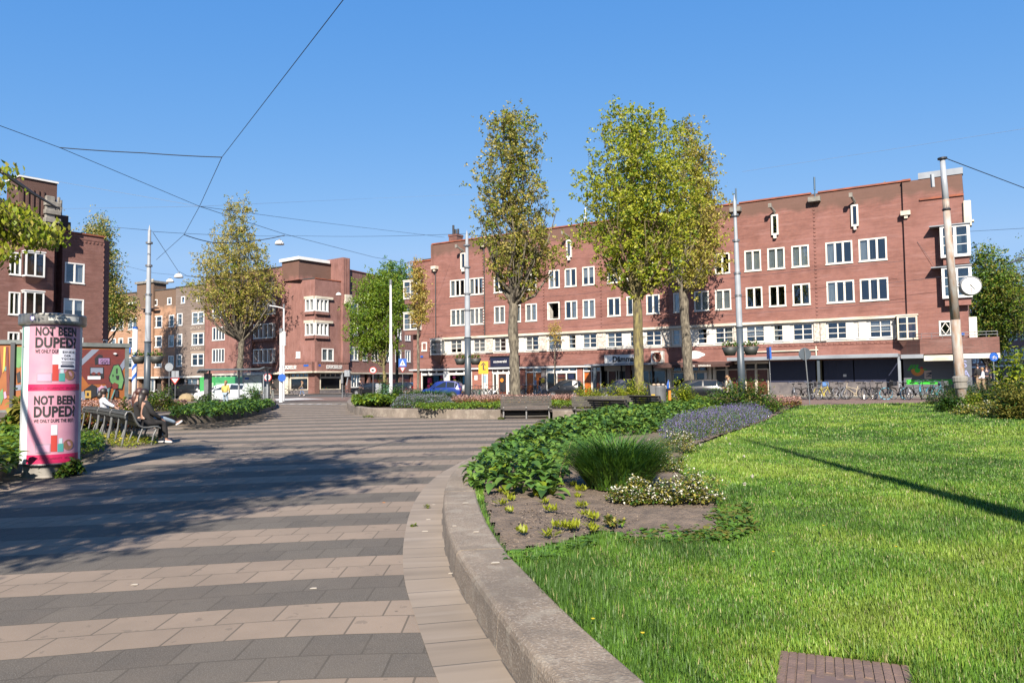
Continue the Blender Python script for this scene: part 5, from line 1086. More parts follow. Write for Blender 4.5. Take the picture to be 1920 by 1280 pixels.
t, H = signpost(317, 58, 680, 'round grey sign back on a post left of the bus shelter'); MB().lathe([(.01, .01), (.32, .01), (.32, -.01), (.01, -.01)], (0, -.03, H - .33), 24, 'y').build('sign_disc', M['signgrey'], t)
t, H = signpost(328.5, 62, 695, 'grey sign backs on a red and white banded post left of the bus shelter'); MB().box(-.3, -.03, -.03, 0, H - .55, H).box(.03, .3, -.03, 0, H - .55, H).build('sign_plate', M['signgrey'], t); MB().xprism([(0, H - 1.15), (.4, H - .6), (-.4, H - .6)], -.05, -.02).build('give_way_sign', M['red'], t); MB().xprism([(0, H - 1.0), (.27, H - .66), (-.27, H - .66)], -.06, -.051).build('give_way_centre', M['blind'], t)
t, H = signpost(502, 70, 699, 'round 30 speed sign with red ring in front of the corner shop'); MB().lathe([(.01, 0), (.38, .001), (.38, .02)], (0, -.04, H - .4), 24, 'y').build('sign_disc', M['red'], t); s = MB().lathe([(.01, 0), (.28, .001)], (0, -.065, H - .4), 24, 'y').build('sign_centre', M['blind'], t); walltext(s, None, '30', -.2, H - .53, .4, .26, -.07, 'dark', .03)
t, H = signpost(1864, 40, 661, 'round blue bicycle path sign on a post by the bush at the right'); MB().lathe([(.01, 0), (.24, .001), (.24, .02)], (0, -.04, H - .22), 24, 'y').build('sign_disc', M['blue'], t)
mb = MB(); mb.lathe([(.05, 0), (.065, .01)], (-.07, -.07, H - .27), 12, 'y').lathe([(.05, 0), (.065, .01)], (.07, -.07, H - .27), 12, 'y').bar((-.07, -.07, H - .27), (0, -.07, H - .17), .02).bar((0, -.07, H - .17), (.07, -.07, H - .27), .02); mb.build('bicycle_symbol', M['blind'], t)
t, H = signpost(642, 72, 697, 'grey traffic light pole with a light box in front of the corner shop', name='traffic_light', r=.07); MB().bbox(.2, .75, -.2, .2, H - .45, H + .15, .05).build('signal_box', M['signgrey'], t); MB().bbox(-.12, .12, -.25, -.05, H - 1.1, H - .3, .05).build('signal_head', M['steel'], t); MB().tube([(.55, 0, H - .4), (.4, 0, H - 1.3)], .06, 8).build('bracket', M['signgrey'], t)
# ------------------------------------------------------------------ advertising column
C = P(97, 723, 12.3); rz = math.atan2(-C.x, C.y)
K = empty('advertising_column', (C.x, C.y, 0), rz, 'round advertising column covered with two pink posters, left of the benches', 'advertising column')
RC = .425
PKS = 12.3 / 1400
pz = lambda py: 1.45 + (723.5 - py) * PKS * .985
pt = lambda px: math.asin(max(-.999, min(.999, (px - 97) / 53.5)))
MB().lathe([(.40, 0), (.385, .03), (.37, .22), (.01, .22)], n=40).build('concrete_base', M['concrete'], K, smooth=False)
mb = MB().lathe([(RC, .2), (RC, 2.46)], n=64); mb.build('cylinder_body', mat('pale_column', (.66, .67, .66), .5, (.5, .52, .52), 3), K, smooth=True)
MB().lathe([(RC + .004, .19), (RC + .012, .2), (RC + .004, .22)], n=48).build('lower_ring', M['dark'], K)
cp = MB().lathe([(RC + .0, 2.42), (RC + .055, 2.44), (RC + .06, 2.47), (RC + .06, 2.59), (RC + .05, 2.61), (.2, 2.64), (.01, 2.645)], n=64).build('metal_cap', mat('scuffed_metal_band', (.42, .41, .38), .35, (.25, .24, .22), 9, metal=.7), K, smooth=False)
def cyl(a0, a1, z0, z1, off, m, name, par=K, n=None, R=RC):
    n = n or max(2, int(abs(a1 - a0) / .06)); mb = MB(); vs = []
    for i in range(n + 1):
        a = a0 + (a1 - a0) * i / n; r = R + off; vs += [(r * math.sin(a), -r * math.cos(a), z0), (r * math.sin(a), -r * math.cos(a), z1)]
    mb.add(vs, [(2 * i, 2 * i + 2, 2 * i + 3, 2 * i + 1) for i in range(n)]); return mb.build(name, m, par, smooth=True)
def ctext(s, a0, a1, z0, z1, off, m, par, bold=.03, name='lettering', R=RC):
    V, F = textmesh(s, a1 - a0, z1 - z0, bold); mb = MB(); r = R + off
    mb.add([(r * math.sin(a0 + a), -r * math.cos(a0 + a), z0 + b) for a, b in V], F); return mb.build(name, M[m] if isinstance(m, str) else m, par)
M['pinkpaper'] = mat('pink_poster_paper', (.72, .37, .45), .55, (.64, .30, .41), 3); M['hotpink'] = mat('magenta_poster_band', (.72, .015, .12), .5, (.6, .01, .1), 5); M['ink'] = mat('poster_black_ink', (.012, .01, .012), .6)
for top, bot, hasnote in ((607, 732, True), (732, 867, False)):
    zt_, zb_ = pz(top) - .002, pz(bot)
    off = .004
    ps = cyl(pt(57), pt(145), zb_, zt_, off, M['pinkpaper'], 'poster')
    d = top - 607 if hasnote else 732 - 602
    y0 = top
    if hasnote: ys = [(614, 631), (633, 653.5), (656, 663)]
    else: ys = [(741, 758), (760, 781), (784, 790.5)]
    for s, (ya, yb), (xa, xb), bo in zip(('NOT BEEN', 'DUPED?', 'WE ONLY DUPE THE BEST.'), ys, ((68, 137.5), (68, 137.5), (68, 136)), (.04, .04, .02)):
        ctext(s, pt(xa), pt(xb), pz(yb), pz(ya), off + .004, 'ink', ps, bo)
    yb0 = 720 if hasnote else 849
    bd = cyl(pt(57), pt(145), pz(yb0 + 12 if hasnote else 865), pz(yb0), off + .003, M['hotpink'], 'magenta_band', ps)
    ctext('MCoBEAUTY   MCoBEAUTY   MCoBEAUTY', pt(60), pt(142), pz(yb0 + 9), pz(yb0 + 5.5), off + .006, mat('dark_magenta_ink', (.35, .01, .06), .6), bd, .01)
    yb = 717 if hasnote else 847
    def it(xa, xb, h0, h1, c, nm): return cyl(pt(xa), pt(xb), pz(yb - h0), pz(yb - h1), off + .004, mat(nm, c, .4), nm, ps)
    p1 = it(71, 97, 1, 18, (.45, .33, .42), 'printed_box_edge'); cyl(pt(73), pt(95.5), pz(yb - 3), pz(yb - 15.5), off + .006, mat('printed_pink_box', (.75, .42, .56), .4), 'printed_box', ps)
    it(97.5, 108, 3, 33, (.62, .07, .05), 'printed_red_tube'); it(97.5, 108, 33.5, 52, (.62, .72, .76), 'printed_cap'); it(109, 119, 2, 17, (.10, .42, .38), 'printed_teal_bottle'); it(111, 117, 17.2, 27, (.55, .66, .7), 'printed_pump')
    V = [(math.cos(t), math.sin(t)) for t in np.linspace(0, 2 * math.pi, 20, endpoint=False)]; mb = MB(); am, zm = pt(127.5), pz(yb - 14)
    mb.add([((RC + off + .0035) * math.sin(am + .2 * a), -(RC + off + .0035) * math.cos(am + .2 * a), zm + .085 * b) for a, b in V], [tuple(range(20))]); mb.build('printed_round_box', mat('printed_brown', (.36, .18, .10), .5), ps)
wp = cyl(pt(48), pt(57), .24, 2.40, .003, mat('white_paper', (.72, .74, .76), .6), 'white_paper_strip'); cyl(pt(46.2), pt(47.5), 1.3, 2.4, .006, mat('green_edge', (.1, .4, .3), .6), 'green_edge', wp)
for i, (y, s) in enumerate(((649, 'JESUS'),)): ctext(s, pt(47.8), pt(53.5), pz(y + 2.5), pz(y), .005, mat('grey_ink', (.15, .15, .17), .6), wp, .01)
nt = cyl(pt(107.5), pt(136), pz(692), pz(654), .014, mat('white_note', (.70, .71, .80), .6), 'white_notice')
for s, xa, xb, ya, yb in (('EINDE', 114, 134.5, 658.5, 662.5), ('DER', 117, 128, 665.5, 669), ('TIJDEN', 111.5, 134, 671.5, 675.5)): ctext(s, pt(xa), pt(xb), pz(yb), pz(ya), .017, 'ink', nt, .01)
cyl(pt(111), pt(133.5), pz(688.5), pz(685), .017, M['navy'], 'dark_bar', nt); cyl(pt(112), pt(133), pz(680), pz(678.5), .017, mat('grey_ink2', (.2, .2, .22), .6), 'text_line', nt); cyl(pt(113), pt(131), pz(683.5), pz(682.3), .017, mat('grey_ink3', (.2, .2, .22), .6), 'text_line', nt)
RK = RC + .06
cyl(pt(90), pt(136), pz(602.8), pz(594), .003, mat('pale_sticker', (.6, .6, .55), .5), 'sticker', K, R=RK); ctext('JESUS', pt(99), pt(118), pz(600.5), pz(596.5), .006, 'ink', K, .0, R=RK)
mb = MB(); am, zm = pt(66), pz(598.5); mb.add([((RK + .004) * math.sin(am + .085 * a), -(RK + .004) * math.cos(am + .085 * a), zm + .045 * b) for a, b in V], [tuple(range(20))]); s_ = mb.build('round_sticker', mat('violet_sticker', (.09, .07, .28), .5), K)
mb = MB(); mb.add([((RK + .006) * math.sin(am + .055 * a + .01), -(RK + .006) * math.cos(am + .055 * a + .01), zm + .03 * b) for a, b in V], [tuple(range(20))]); mb.build('sticker_centre', M['blind'], s_)
# ------------------------------------------------------------------ benches
PROF = [(-.03, .66), (-.035, .74), (.0, .81), (.07, .825), (.13, .77), (.17, .67), (.21, .57), (.27, .48), (.36, .435), (.47, .43), (.58, .445), (.67, .445), (.74, .40)]
def curvedbench(loc, rz, L, label, legs=(0, 1)):
    t = empty('park_bench', loc, rz, label, 'bench', 'curved slatted benches on the left')
    def slats(P_, name):
        mb = MB()
        for (a, b), (c, d) in zip(P_[:-1], P_[1:]):
            dx, dz = (c - a), (d - b); l = math.hypot(dx, dz); ux, uz = dx / l, dz / l; g = .008
            a2, b2, c2, d2 = a + ux * g, b + uz * g, c - ux * g, d - uz * g; nx, nz = -uz * .015, ux * .015
            mb.add([(a2 - nx, 0, b2 - nz), (c2 - nx, 0, d2 - nz), (c2 + nx, 0, d2 + nz), (a2 + nx, 0, b2 + nz), (a2 - nx, L, b2 - nz), (c2 - nx, L, d2 - nz), (c2 + nx, L, d2 + nz), (a2 + nx, L, b2 + nz)], [(0, 1, 2, 3), (7, 6, 5, 4), (0, 4, 5, 1), (1, 5, 6, 2), (2, 6, 7, 3), (3, 7, 4, 0)])
        return mb.build(name, M['bench_slat'], t)
    slats(PROF[:8], 'backrest'); slats(PROF[7:], 'seat')
    for y in (-.02, L + .02): MB().tube([(a, y, b) for a, b in PROF], .022, 6).build('end_rim', M['bench_steel'], t)
    for y in (0.03, L * .5, L - .03):
        MB().tube([(.02, y, .78), (-.02, y, .4), (-.10, y, -.03)], .025, 6).build('leg', M['bench_steel'], t); MB().tube([(.36, y, .42), (.28, y, .2), (.22, y, 0.0)], .022, 6).build('leg', M['bench_steel'], t); MB().tube([(.68, y, .42), (.60, y, .25), (.55, y, .0)], .022, 6).build('leg', M['bench_steel'], t)
    return t
M['bench_slat'] = mat('dark_green_bench_slats', (.045, .05, .042), .55, (.075, .08, .07), 8); M['bench_steel'] = mat('grey_bench_steel', (.16, .165, .165), .5, (.11, .115, .115), 9, metal=.2)
bo = Vector((-9.17, 17.8, 0)); bl = Vector((-.6, .8, 0)); brz = math.atan2(.6, .8)
curvedbench(bo, brz, 2.05, 'dark curved slatted bench with two women, nearest of the left benches')
curvedbench(bo + bl * 2.12, brz, 2.05, 'dark curved slatted bench, middle one of the row behind the column')
curvedbench(bo + bl * 4.24, brz + .05, 2.05, 'dark curved slatted bench on which the person in white sits')
curvedbench(Vector((-13.9, 18.6, 0)), math.radians(100), 1.9, 'dark curved slatted bench at the left edge of the picture')
M['wood_shaded'] = mat('shaded_old_wood', (.06, .052, .045), .9, (.03, .027, .024), 3, stretch=(.4, 3, 3))  # same old wood, with the shade on the rear-facing backs put into its colour
def plankbench(loc, rz, Wd, label, rec=.03, wood='wood_old'):
    t = empty('plank_bench', loc, rz, label, 'bench', 'grey plank benches in the middle planter'); t.scale = (1, 1, .92)
    mb = MB()
    for i in range(5): z = .52 + i * .085; mb.bbox(-Wd / 2, Wd / 2, .42 + i * rec, .455 + i * rec, z, z + .07, .008)
    if rec > .04: mb.bbox(-Wd / 2, Wd / 2, .36 + 5 * rec, .50 + 5 * rec, .93, .97, .008).box(-Wd / 2 + .02, Wd / 2 - .02, .43, .44, .40, .52)
    mb.build('backrest', M[wood], t); mb = MB()
    for i in range(5): mb.bbox(-Wd / 2, Wd / 2, -.02 + i * .088, .06 + i * .088, .41, .45, .008)
    mb.build('seat', M['wood_old'], t); mb = MB()
    for i in range(3): mb.box(-Wd / 2, Wd / 2, .35, .38, .07 + i * .11, .14 + i * .11)
    mb.build('lower_slats', M['wood_old'], t)
    for x in (-Wd / 2 + .12, 0, Wd / 2 - .12): MB().bar((x, .02, 0), (x, .1, .40), .05).bar((x, .38, 0), (x, .42, .40), .05).bar((x, .44, .40), (x, .6, .95), .04).box(x - .03, x + .03, .0, .42, .36, .405).build('leg', M['dark'], t)
    return t
p = G(987, 785); plankbench((p.x, p.y - .1, 0), 0, 1.98, 'weathered grey plank bench facing the camera, left of the pair in the planter bay')
p = G(1120, 787); plankbench((p.x + .25, p.y - .1, 0), 0, 2.3, 'weathered grey plank bench facing the camera, right of the concrete kerb block')
p = at(1166, 25.5); plankbench((p.x, p.y, -.08), math.radians(124), 1.9, 'weathered grey plank bench seen from behind beside the green bed', .075, 'wood_shaded'); p = at(1236, 27); plankbench((p.x, p.y, 0), math.radians(120), 1.6, 'weathered grey plank bench seen from behind, in front of the grey litter bin', .075, 'wood_shaded')
# ------------------------------------------------------------------ litter bins
def bin_(px, Y, r, h, label, top='open', z=0, group=None, m='signgrey'):
    t = empty('litter_bin', at(px, Y) + Vector((0, 0, z)), 0, label, 'bin', group)
    MB().lathe([(r * .96, 0), (r, .03), (r, h * .96), (r * .93, h), (r * .8, h), (r * .78, h * .8), (.01, h * .8)], n=28).build('bin_body', M[m], t, smooth=False)
    return t
M['bin_grey'] = mat('dark_grey_bin', (.16, .165, .175), .5, (.12, .125, .13), 4)
bin_(499.5, 57, .27, 1.2, 'dark grey cylinder litter bin by the left planter', m='bin_grey')
t = bin_(1235, 29, .27, 1.0, 'large dark grey litter bin with papers on top, behind the benches', m='bin_grey', z=.2)
MB().add([], []); lid = MB(); lid.add([(-.40, -.22, 1.06), (-.2, -.22, .98), (-.2, .22, .98), (-.40, .22, 1.06), (-.33, -.22, .3), (-.18, -.22, .3), (-.18, .22, .3), (-.33, .22, .3)], [(0, 1, 2, 3), (4, 7, 6, 5), (0, 4, 5, 1), (1, 5, 6, 2), (2, 6, 7, 3), (3, 7, 4, 0)]); lid.build('bin_hood', M['bin_grey'], t); MB().box(-.34, -.2, -.24, -.22, .58, .68).build('yellow_label', M['yellow'], t)
for dx, c, s in ((-.25, (.6, .45, .3), .08), (-.08, (.65, .5, .38), .09), (.1, (.7, .6, .5), .07)):
    o = MB().ell((C.x * 0 + at(1238, 29).x + dx, 29, 1.24), s, s, s * .6, 8, 5).build('litter', mat('paper_litter', c, .8)); tag(o, 'crumpled paper lying on the %s of the large grey litter bin' % ('hood', 'left rim', 'right rim')[int(dx > -.2) + int(dx > 0)], 'litter', 'paper litter on the bin')
o = MB().tube([(at(1251, 29).x, 28.9, 1.1), (at(1251, 29).x, 28.9, 1.25), (at(1251, 29).x + .03, 28.9, 1.42)], [.045, .05, .015], 8).build('bottle', M['blue']); tag(o, 'blue plastic packaging standing on the right side of the litter bin', 'litter')
o = MB().tube([(at(1253, 29).x, 28.8, .65), (at(1253, 29).x, 28.8, 1.02)], [.055, .05], 8).build('parasol', M['orange']); tag(o, 'orange bag hanging at the right side of the litter bin', 'bag')
t = empty('wheeled_bin', at(719, 74), 0, 'grey and green recycling containers beside a leaning bicycle', 'container'); MB().bbox(-.75, -.1, -.4, .4, 0, 1.35, .08).build('grey_container', M['signgrey'], t); MB().bbox(0, .75, -.4, .4, 0, 1.2, .1).build('green_container', mat('dull_green_plastic', (.16, .30, .25), .6), t)
# ------------------------------------------------------------------ mural boards
def board(px0, px1, Y0, Y1, ytop, ybot, label):
    f = Face(px0, Y0, px1, Y1); zt_ = f.loc((px0 + px1) / 2, ytop)[1]; zb_ = f.loc((px0 + px1) / 2, ybot)[1]
    t = empty('painted_board', f.O, 0, label, 'mural board'); L = f.L
    MB().box(-.08, .05, -.06, .06, 0, zt_ + .0).box(L - .05, L + .08, -.06, .06, 0, zt_).box(-.12, L + .12, -.09, .09, zt_, zt_ + .14).box(.05, L - .05, -.05, .05, zb_ - .08, zb_).build('frame', mat('green_grey_frame', (.20, .225, .215), .5, (.14, .16, .15), 4), t, f)
    MB().box(.05, L - .05, -.02, .02, zb_, zt_).build('painted_panel', mat('mural_orange', (.42, .13, .02), .6, (.34, .10, .016), 2), t, f)
    return t, f, L, zb_, zt_
mr = mat('mural_red', (.19, .026, .018), .6, (.14, .022, .018), 6); mgy = mat('mural_grey_blue', (.24, .28, .37), .6); mgr = mat('mural_green', (.16, .38, .13), .6, (.11, .28, .10), 3); mbk = mat('mural_black', (.015, .015, .02), .6); mwh = mat('mural_white', (.72, .72, .74), .6); mpk = mat('mural_pink', (.65, .35, .5), .6); mpu = mat('mural_purple', (.35, .2, .4), .6); mte = mat('mural_teal', (.12, .3, .28), .6)
def mural(t, f, L, zb, zt_, x0px, shapes):
    for i, (m, pts) in enumerate(shapes):
        q = []
        for a, b in pts:
            x, z = f.loc(a, b); q.append((min(max(x, .06), L - .06), min(max(z, zb + .01), zt_ - .01)))
        MB().xprism(q, -.023 - .0025 * i - .002, -.021).build('painted_shape', m, t, f)
t, f, L, zb, zt_ = board(106, 236, 26.2, 27.6, 650, 764, 'colourful painted board with tulips and a green tree shape, right of the advertising column')
mural(t, f, L, zb, zt_, 106, [
 (mr, [(150, 655), (235, 655), (235, 690), (205, 720), (165, 720), (150, 700)]), (mgy, [(148, 690), (186, 655), (172, 655), (148, 678)]), (mgy, [(150, 735), (200, 722), (236, 672), (236, 688), (205, 732), (165, 748), (150, 750)]),
 (mbk, [(177, 672), (185, 664), (192, 666), (192, 680), (178, 684)]), (mbk, [(183.5, 670.5), (206, 670.5), (206, 683.5), (183.5, 683.5)]), (mpu, [(184.5, 671.5), (205, 671.5), (205, 682.5), (184.5, 682.5)]), (mbk, [(168, 688), (194, 688), (194, 709), (168, 709)]), (mgy, [(169.5, 689.5), (192.5, 689.5), (192.5, 700), (169.5, 700)]), (mwh, [(164, 705), (188, 705), (188, 711), (164, 711)]), (mr, [(170, 700), (175, 697), (180, 700), (175, 704)]), (mr, [(181, 700), (185, 697), (189, 700), (185, 704)]),
 (mbk, [(203, 708), (212, 684), (222, 682), (227, 690), (233, 712), (228, 730), (218, 729), (205, 717)]), (mgr, [(205, 707), (213, 686), (221, 684), (225, 690), (231, 712), (227, 728), (219, 727), (207, 716)]), (mbk, [(217, 691), (220, 690), (220, 700), (217, 701)]), (mbk, [(216, 704), (223, 704), (222, 712), (218, 712)]), (mbk, [(210, 702), (212, 702), (212, 706), (210, 706)]),
 (mbk, [(157, 731), (172, 720), (180, 724), (180, 742), (160, 748)]), (mat('mural_ochre', (.6, .36, .08), .6), [(159, 732), (170, 732), (170, 746), (159, 746)]), (mbk, [(162, 736), (166, 736), (166, 742), (162, 742)]),
 (mbk, [(215, 731), (221, 731), (221, 744), (215, 744)]), (mr, [(196, 717), (201, 713), (207, 717), (208, 725), (200, 727)]), (mr, [(208, 721), (214, 717), (221, 720), (220, 728), (212, 730)]), (mpk, [(184, 728), (190, 722), (197, 728), (196, 743), (187, 744)]),
 (mte, [(196, 745), (198, 744), (199, 763), (197, 763)]), (mte, [(203, 727), (204.5, 727), (200, 763), (198.5, 763)]), (mte, [(214, 730), (215.5, 730), (204, 763), (202, 763)]), (mbk, [(205, 757), (215, 748), (218, 750), (207, 762)]), (mwh, [(211, 663), (215, 661), (219, 663), (215, 665)])])
walltext(t, f, 'GO!', f.x(187), f.loc(195, 681.2)[1], f.x(201) - f.x(187), f.loc(195, 674)[1] - f.loc(195, 681.2)[1], -.095, mbk, .01)
t, f, L, zb, zt_ = board(-70, 104, 25.2, 25.6, 645, 768, 'colourful painted board in orange and green at the left edge behind the column')
MB().box(f.x(22), f.x(30), -.12, .1, 0, zt_ + .05).build('middle_post', mat('dark_grey_post', (.06, .065, .07), .5), t, f)
mural(t, f, L, zb, zt_, 0, [(mr, [(-60, 650), (0, 650), (4, 700), (-20, 766), (-60, 766)]), (mgr, [(30, 650), (58, 650), (50, 680), (36, 690), (30, 688)]), (mgy, [(30, 722), (44, 720), (44, 730), (30, 732)]), (mgr, [(0, 735), (6, 728), (8, 745), (2, 760)]), (mte, [(8, 690), (16, 683), (18, 690), (10, 696)]), (mat('mural_yellow', (.7, .5, .08), .6), [(8, 650), (12, 650), (10, 690), (6, 700)]), (mr, [(12, 650), (16, 650), (20, 740), (14, 740)]), (mbk, [(32, 700), (38, 696), (40, 715), (34, 718)]), (mpk, [(8, 735), (12, 733), (14, 745), (9, 748)])])
# ------------------------------------------------------------------ bus shelter
f = Face(376, 51, 494, 51); t = empty('bus_shelter', f.O, 0, 'bus shelter with curved grey roof and a hanging route map', 'bus shelter'); L = f.L
mb = MB(); mb.add([(-.15, -.3, 2.3), (0, -.3, 2.5), (L - .2, -.3, 2.5), (L + .15, -.3, 2.62), (-.15, 1.3, 2.3), (0, 1.3, 2.5), (L - .2, 1.3, 2.5), (L + .15, 1.3, 2.62), (-.15, -.3, 2.22), (0, -.3, 2.40), (L - .2, -.3, 2.40), (L + .15, -.3, 2.54), (-.15, 1.3, 2.22), (0, 1.3, 2.4), (L - .2, 1.3, 2.4), (L + .15, 1.3, 2.54)], [(0, 1, 5, 4), (1, 2, 6, 5), (2, 3, 7, 6), (8, 12, 13, 9), (9, 13, 14, 10), (10, 14, 15, 11), (0, 8, 9, 1), (1, 9, 10, 2), (2, 10, 11, 3), (4, 5, 13, 12), (5, 6, 14, 13), (6, 7, 15, 14), (0, 4, 12, 8), (3, 11, 15, 7)])
mb.build('shelter_roof', M['pole_dark'], t, f)
for x in (.1, L * .5, L - .15): MB().box(x, x + .1, 1.1, 1.2, 0, 2.4).build('post', M['signgrey'], t, f)
pn = MB().box(.0, .3, .55, 1.2, 0.0, 2.2).build('advert_cabinet', M['bin_grey'], t, f)
g_ = MB().box(L * .60, L * .9, 1.0, 1.06, .95, 2.05).build('route_map_frame', M['signgrey'], t, f); MB().box(L * .61, L * .89, .985, .998, 1.0, 2.0).build('route_map', mat('pale_map', (.6, .68, .66), .5, (.5, .6, .58), 6), g_); MB().box(L * .62, L * .62 + .3, .975, .98, 1.75, 1.9).build('blue_print', M['blue'], g_); MB().bar((L * .68, .98, 1.9), (L * .86, .98, 1.3), .03, .01).build('map_line', M['dark'], g_)
MB().quad((.4, 1.15, .3), (L, 1.15, .3), (L, 1.15, 2.3), (.4, 1.15, 2.3)).build('glass_wall', M['shopglass'], t, f); MB().bbox(1.1, 2.6, .7, 1.1, .45, .5).build('seat', M['signgrey'], t, f); MB().box(L - .1, L - .04, .2, .26, 0, 2.4).build('post', M['signgrey'], t, f)
# green market container behind
t = empty('green_container', at(411, 72), 0, 'bright green box trailer behind the bus shelter', 'container'); MB().bbox(-1.65, 1.75, -.6, 1.4, .5, 2.15, .05).build('box_body', M['green_van'] if 'green_van' in M else mat('mid_green_paint', (.03, .40, .08), .5, (.025, .33, .07), 2), t); MB().box(-1.2, -.3, -.62, -.6, 1.2, 1.6).box(-.1, 1.0, -.62, -.6, 1.45, 1.55).build('print', mat('pale_green_print', (.35, .65, .35), .6), t); MB().lathe([(.01, -.1), (.33, -.1), (.33, .1), (.01, .1)], (-1, -.5, .33), 16, 'y').lathe([(.01, -.1), (.33, -.1), (.33, .1), (.01, .1)], (1, -.5, .33), 16, 'y').build('wheel', M['black'], t)
# ------------------------------------------------------------------ cars
M['carglass'] = mat('car_glass', (.02, .025, .03), .06, spec=.8); M['rim'] = mat('alloy_rim', (.55, .56, .58), .3, metal=.7)
def carpaint(name, c):
    m = mat(name, c, .25, spec=.35); b = m.node_tree.nodes['Principled BSDF']; b.inputs['Coat Weight'].default_value = .25; b.inputs['Coat Roughness'].default_value = .05; return m
def car(loc, rz, label, paint, L=4.2, Wd=1.75, H=1.5, kind='hatch', name='parked_car', group='cars parked along the street', rimc='rim', spare=False):
    t = empty(name, loc, rz, label, 'car', group); w = Wd / 2
    # stations: x from rear(-) to front(+): (x, zlow, zbelt, ztop, wbelt, wtop)
    if kind == 'hatch': st = [(-.5, .35, .75, .80, .80, .70), (-.485, .26, .86, 1.0, .95, .74), (-.44, .22, .90, H * .86, .98, .66), (-.36, .22, .92, H * .97, 1, .70), (-.15, .22, .93, H, 1, .74), (.05, .22, .92, H * .98, 1, .74), (.14, .22, .90, H * .92, 1, .70), (.27, .22, .88, .93, 1, .80), (.38, .22, .84, .87, .98, .82), (.46, .24, .72, .76, .92, .78), (.495, .30, .58, .62, .78, .66)]
    elif kind == 'micro': st = [(-.5, .3, .8, .9, .85, .75), (-.47, .24, .95, 1.1, .97, .74), (-.40, .22, 1.0, H * .93, 1, .70), (-.25, .22, 1.0, H, 1, .76), (.0, .22, .98, H * .99, 1, .76), (.14, .22, .96, H * .92, 1, .72), (.32, .22, .92, .98, 1, .82), (.43, .22, .82, .86, .95, .8), (.495, .28, .6, .64, .82, .7)]
    else: st = [(-.5, .35, .8, .85, .8, .7), (-.485, .26, .95, 1.02, .95, .78), (-.42, .24, 1.0, H * .86, .98, .70), (-.33, .24, 1.0, H * .96, 1, .72), (-.1, .24, .99, H, 1, .74), (.05, .24, .98, H * .98, 1, .74), (.15, .24, .96, H * .92, 1, .70), (.26, .24, .94, .99, 1, .80), (.38, .24, .90, .93, .98, .82), (.46, .26, .78, .82, .92, .78), (.495, .32, .6, .64, .78, .66)]
    mb = MB(); vs = []; nr = 12
    for x, zl, zb, zt_, wb, wt in st:
        x *= L; b = w * wb; tt = w * wt; mid = (zl + zb) / 2
        vs += [(x, -b * .6, zl - .02), (x, -b * .95, zl + .03), (x, -b * 1.0, mid), (x, -b * .96, zb), (x, -tt, zt_ - .035), (x, -tt * .7, zt_), (x, tt * .7, zt_), (x, tt, zt_ - .035), (x, b * .96, zb), (x, b, mid), (x, b * .95, zl + .03), (x, b * .6, zl - .02)]
    n = len(st); fs = []
    for i in range(n - 1):
        for j in range(nr): k = (j + 1) % nr; fs.append((i * nr + j, i * nr + k, (i + 1) * nr + k, (i + 1) * nr + j))
    fs += [tuple(range(nr))[::-1], tuple((n - 1) * nr + j for j in range(nr))]; mb.add(vs, fs)
    body = fixn(mb.build('body', paint, t, smooth=True))
    md = body.modifiers.new('b', 'EDGE_SPLIT'); md.split_angle = math.radians(38)
    V = lambda i, j: Vector(vs[i * nr + j])
    def pane(i0, i1, s, a=.08, c=.92, name='side_window'):
        j0, j1 = (3, 4) if s < 0 else (8, 7)
        bl, br, tl, tr = V(i0, j0), V(i1, j0), V(i0, j1), V(i1, j1); u = lambda p, q, k: p.lerp(q, k)
        q = [u(bl, tl, .08), u(br, tr, .08), u(br, tr, .88), u(bl, tl, .88)]; q2 = [u(q[0], q[1], a), u(q[0], q[1], c), u(q[3], q[2], c), u(q[3], q[2], a)]
        o = Vector((0, s * .012, .004)); MB().quad(*[p + o for p in (q2 if s < 0 else q2[::-1])]).build(name, M['carglass'], t)
    rs = [i for i, s_ in enumerate(st) if s_[3] > H * .9]; r0, r1 = rs[0], rs[-1]
    for s in (-1, 1):
        mid = (r0 + r1) // 2
        pane(r0, mid, s, .04, .94); pane(mid, r1, s, .04, .96); pane(r1, r1 + 1, s, .04, .75); pane(r0 - 1, r0, s, .35, .9)
    def cross(i0, i1, name, a=.06):
        b0, b1, t0, t1 = V(i0, 5), V(i0, 6), V(i1, 5), V(i1, 6); e0, e1, e2, e3 = V(i0, 4), V(i0, 7), V(i1, 4), V(i1, 7)
        o = Vector((.012 * (1 if i0 > i1 else -1), 0, .012)); A0, A1, B0_, B1_ = e0.lerp(e1, .06), e0.lerp(e1, .94), e2.lerp(e3, .06), e2.lerp(e3, .94)
        z = lambda p, q, k: p.lerp(q, k); q = [z(A0, B0_, a), z(A1, B1_, a), z(A1, B1_, .94), z(A0, B0_, .94)]; up = Vector((0, 0, .03)); MB().quad(*[p + o + up for p in (q if i0 > i1 else q[::-1])]).build(name, M['carglass'], t)
    cross(r1 + 1, r1, 'windscreen'); cross(r0 - 1, r0, 'rear_window')
    wr = .31 * (1 if L > 3 else .93)
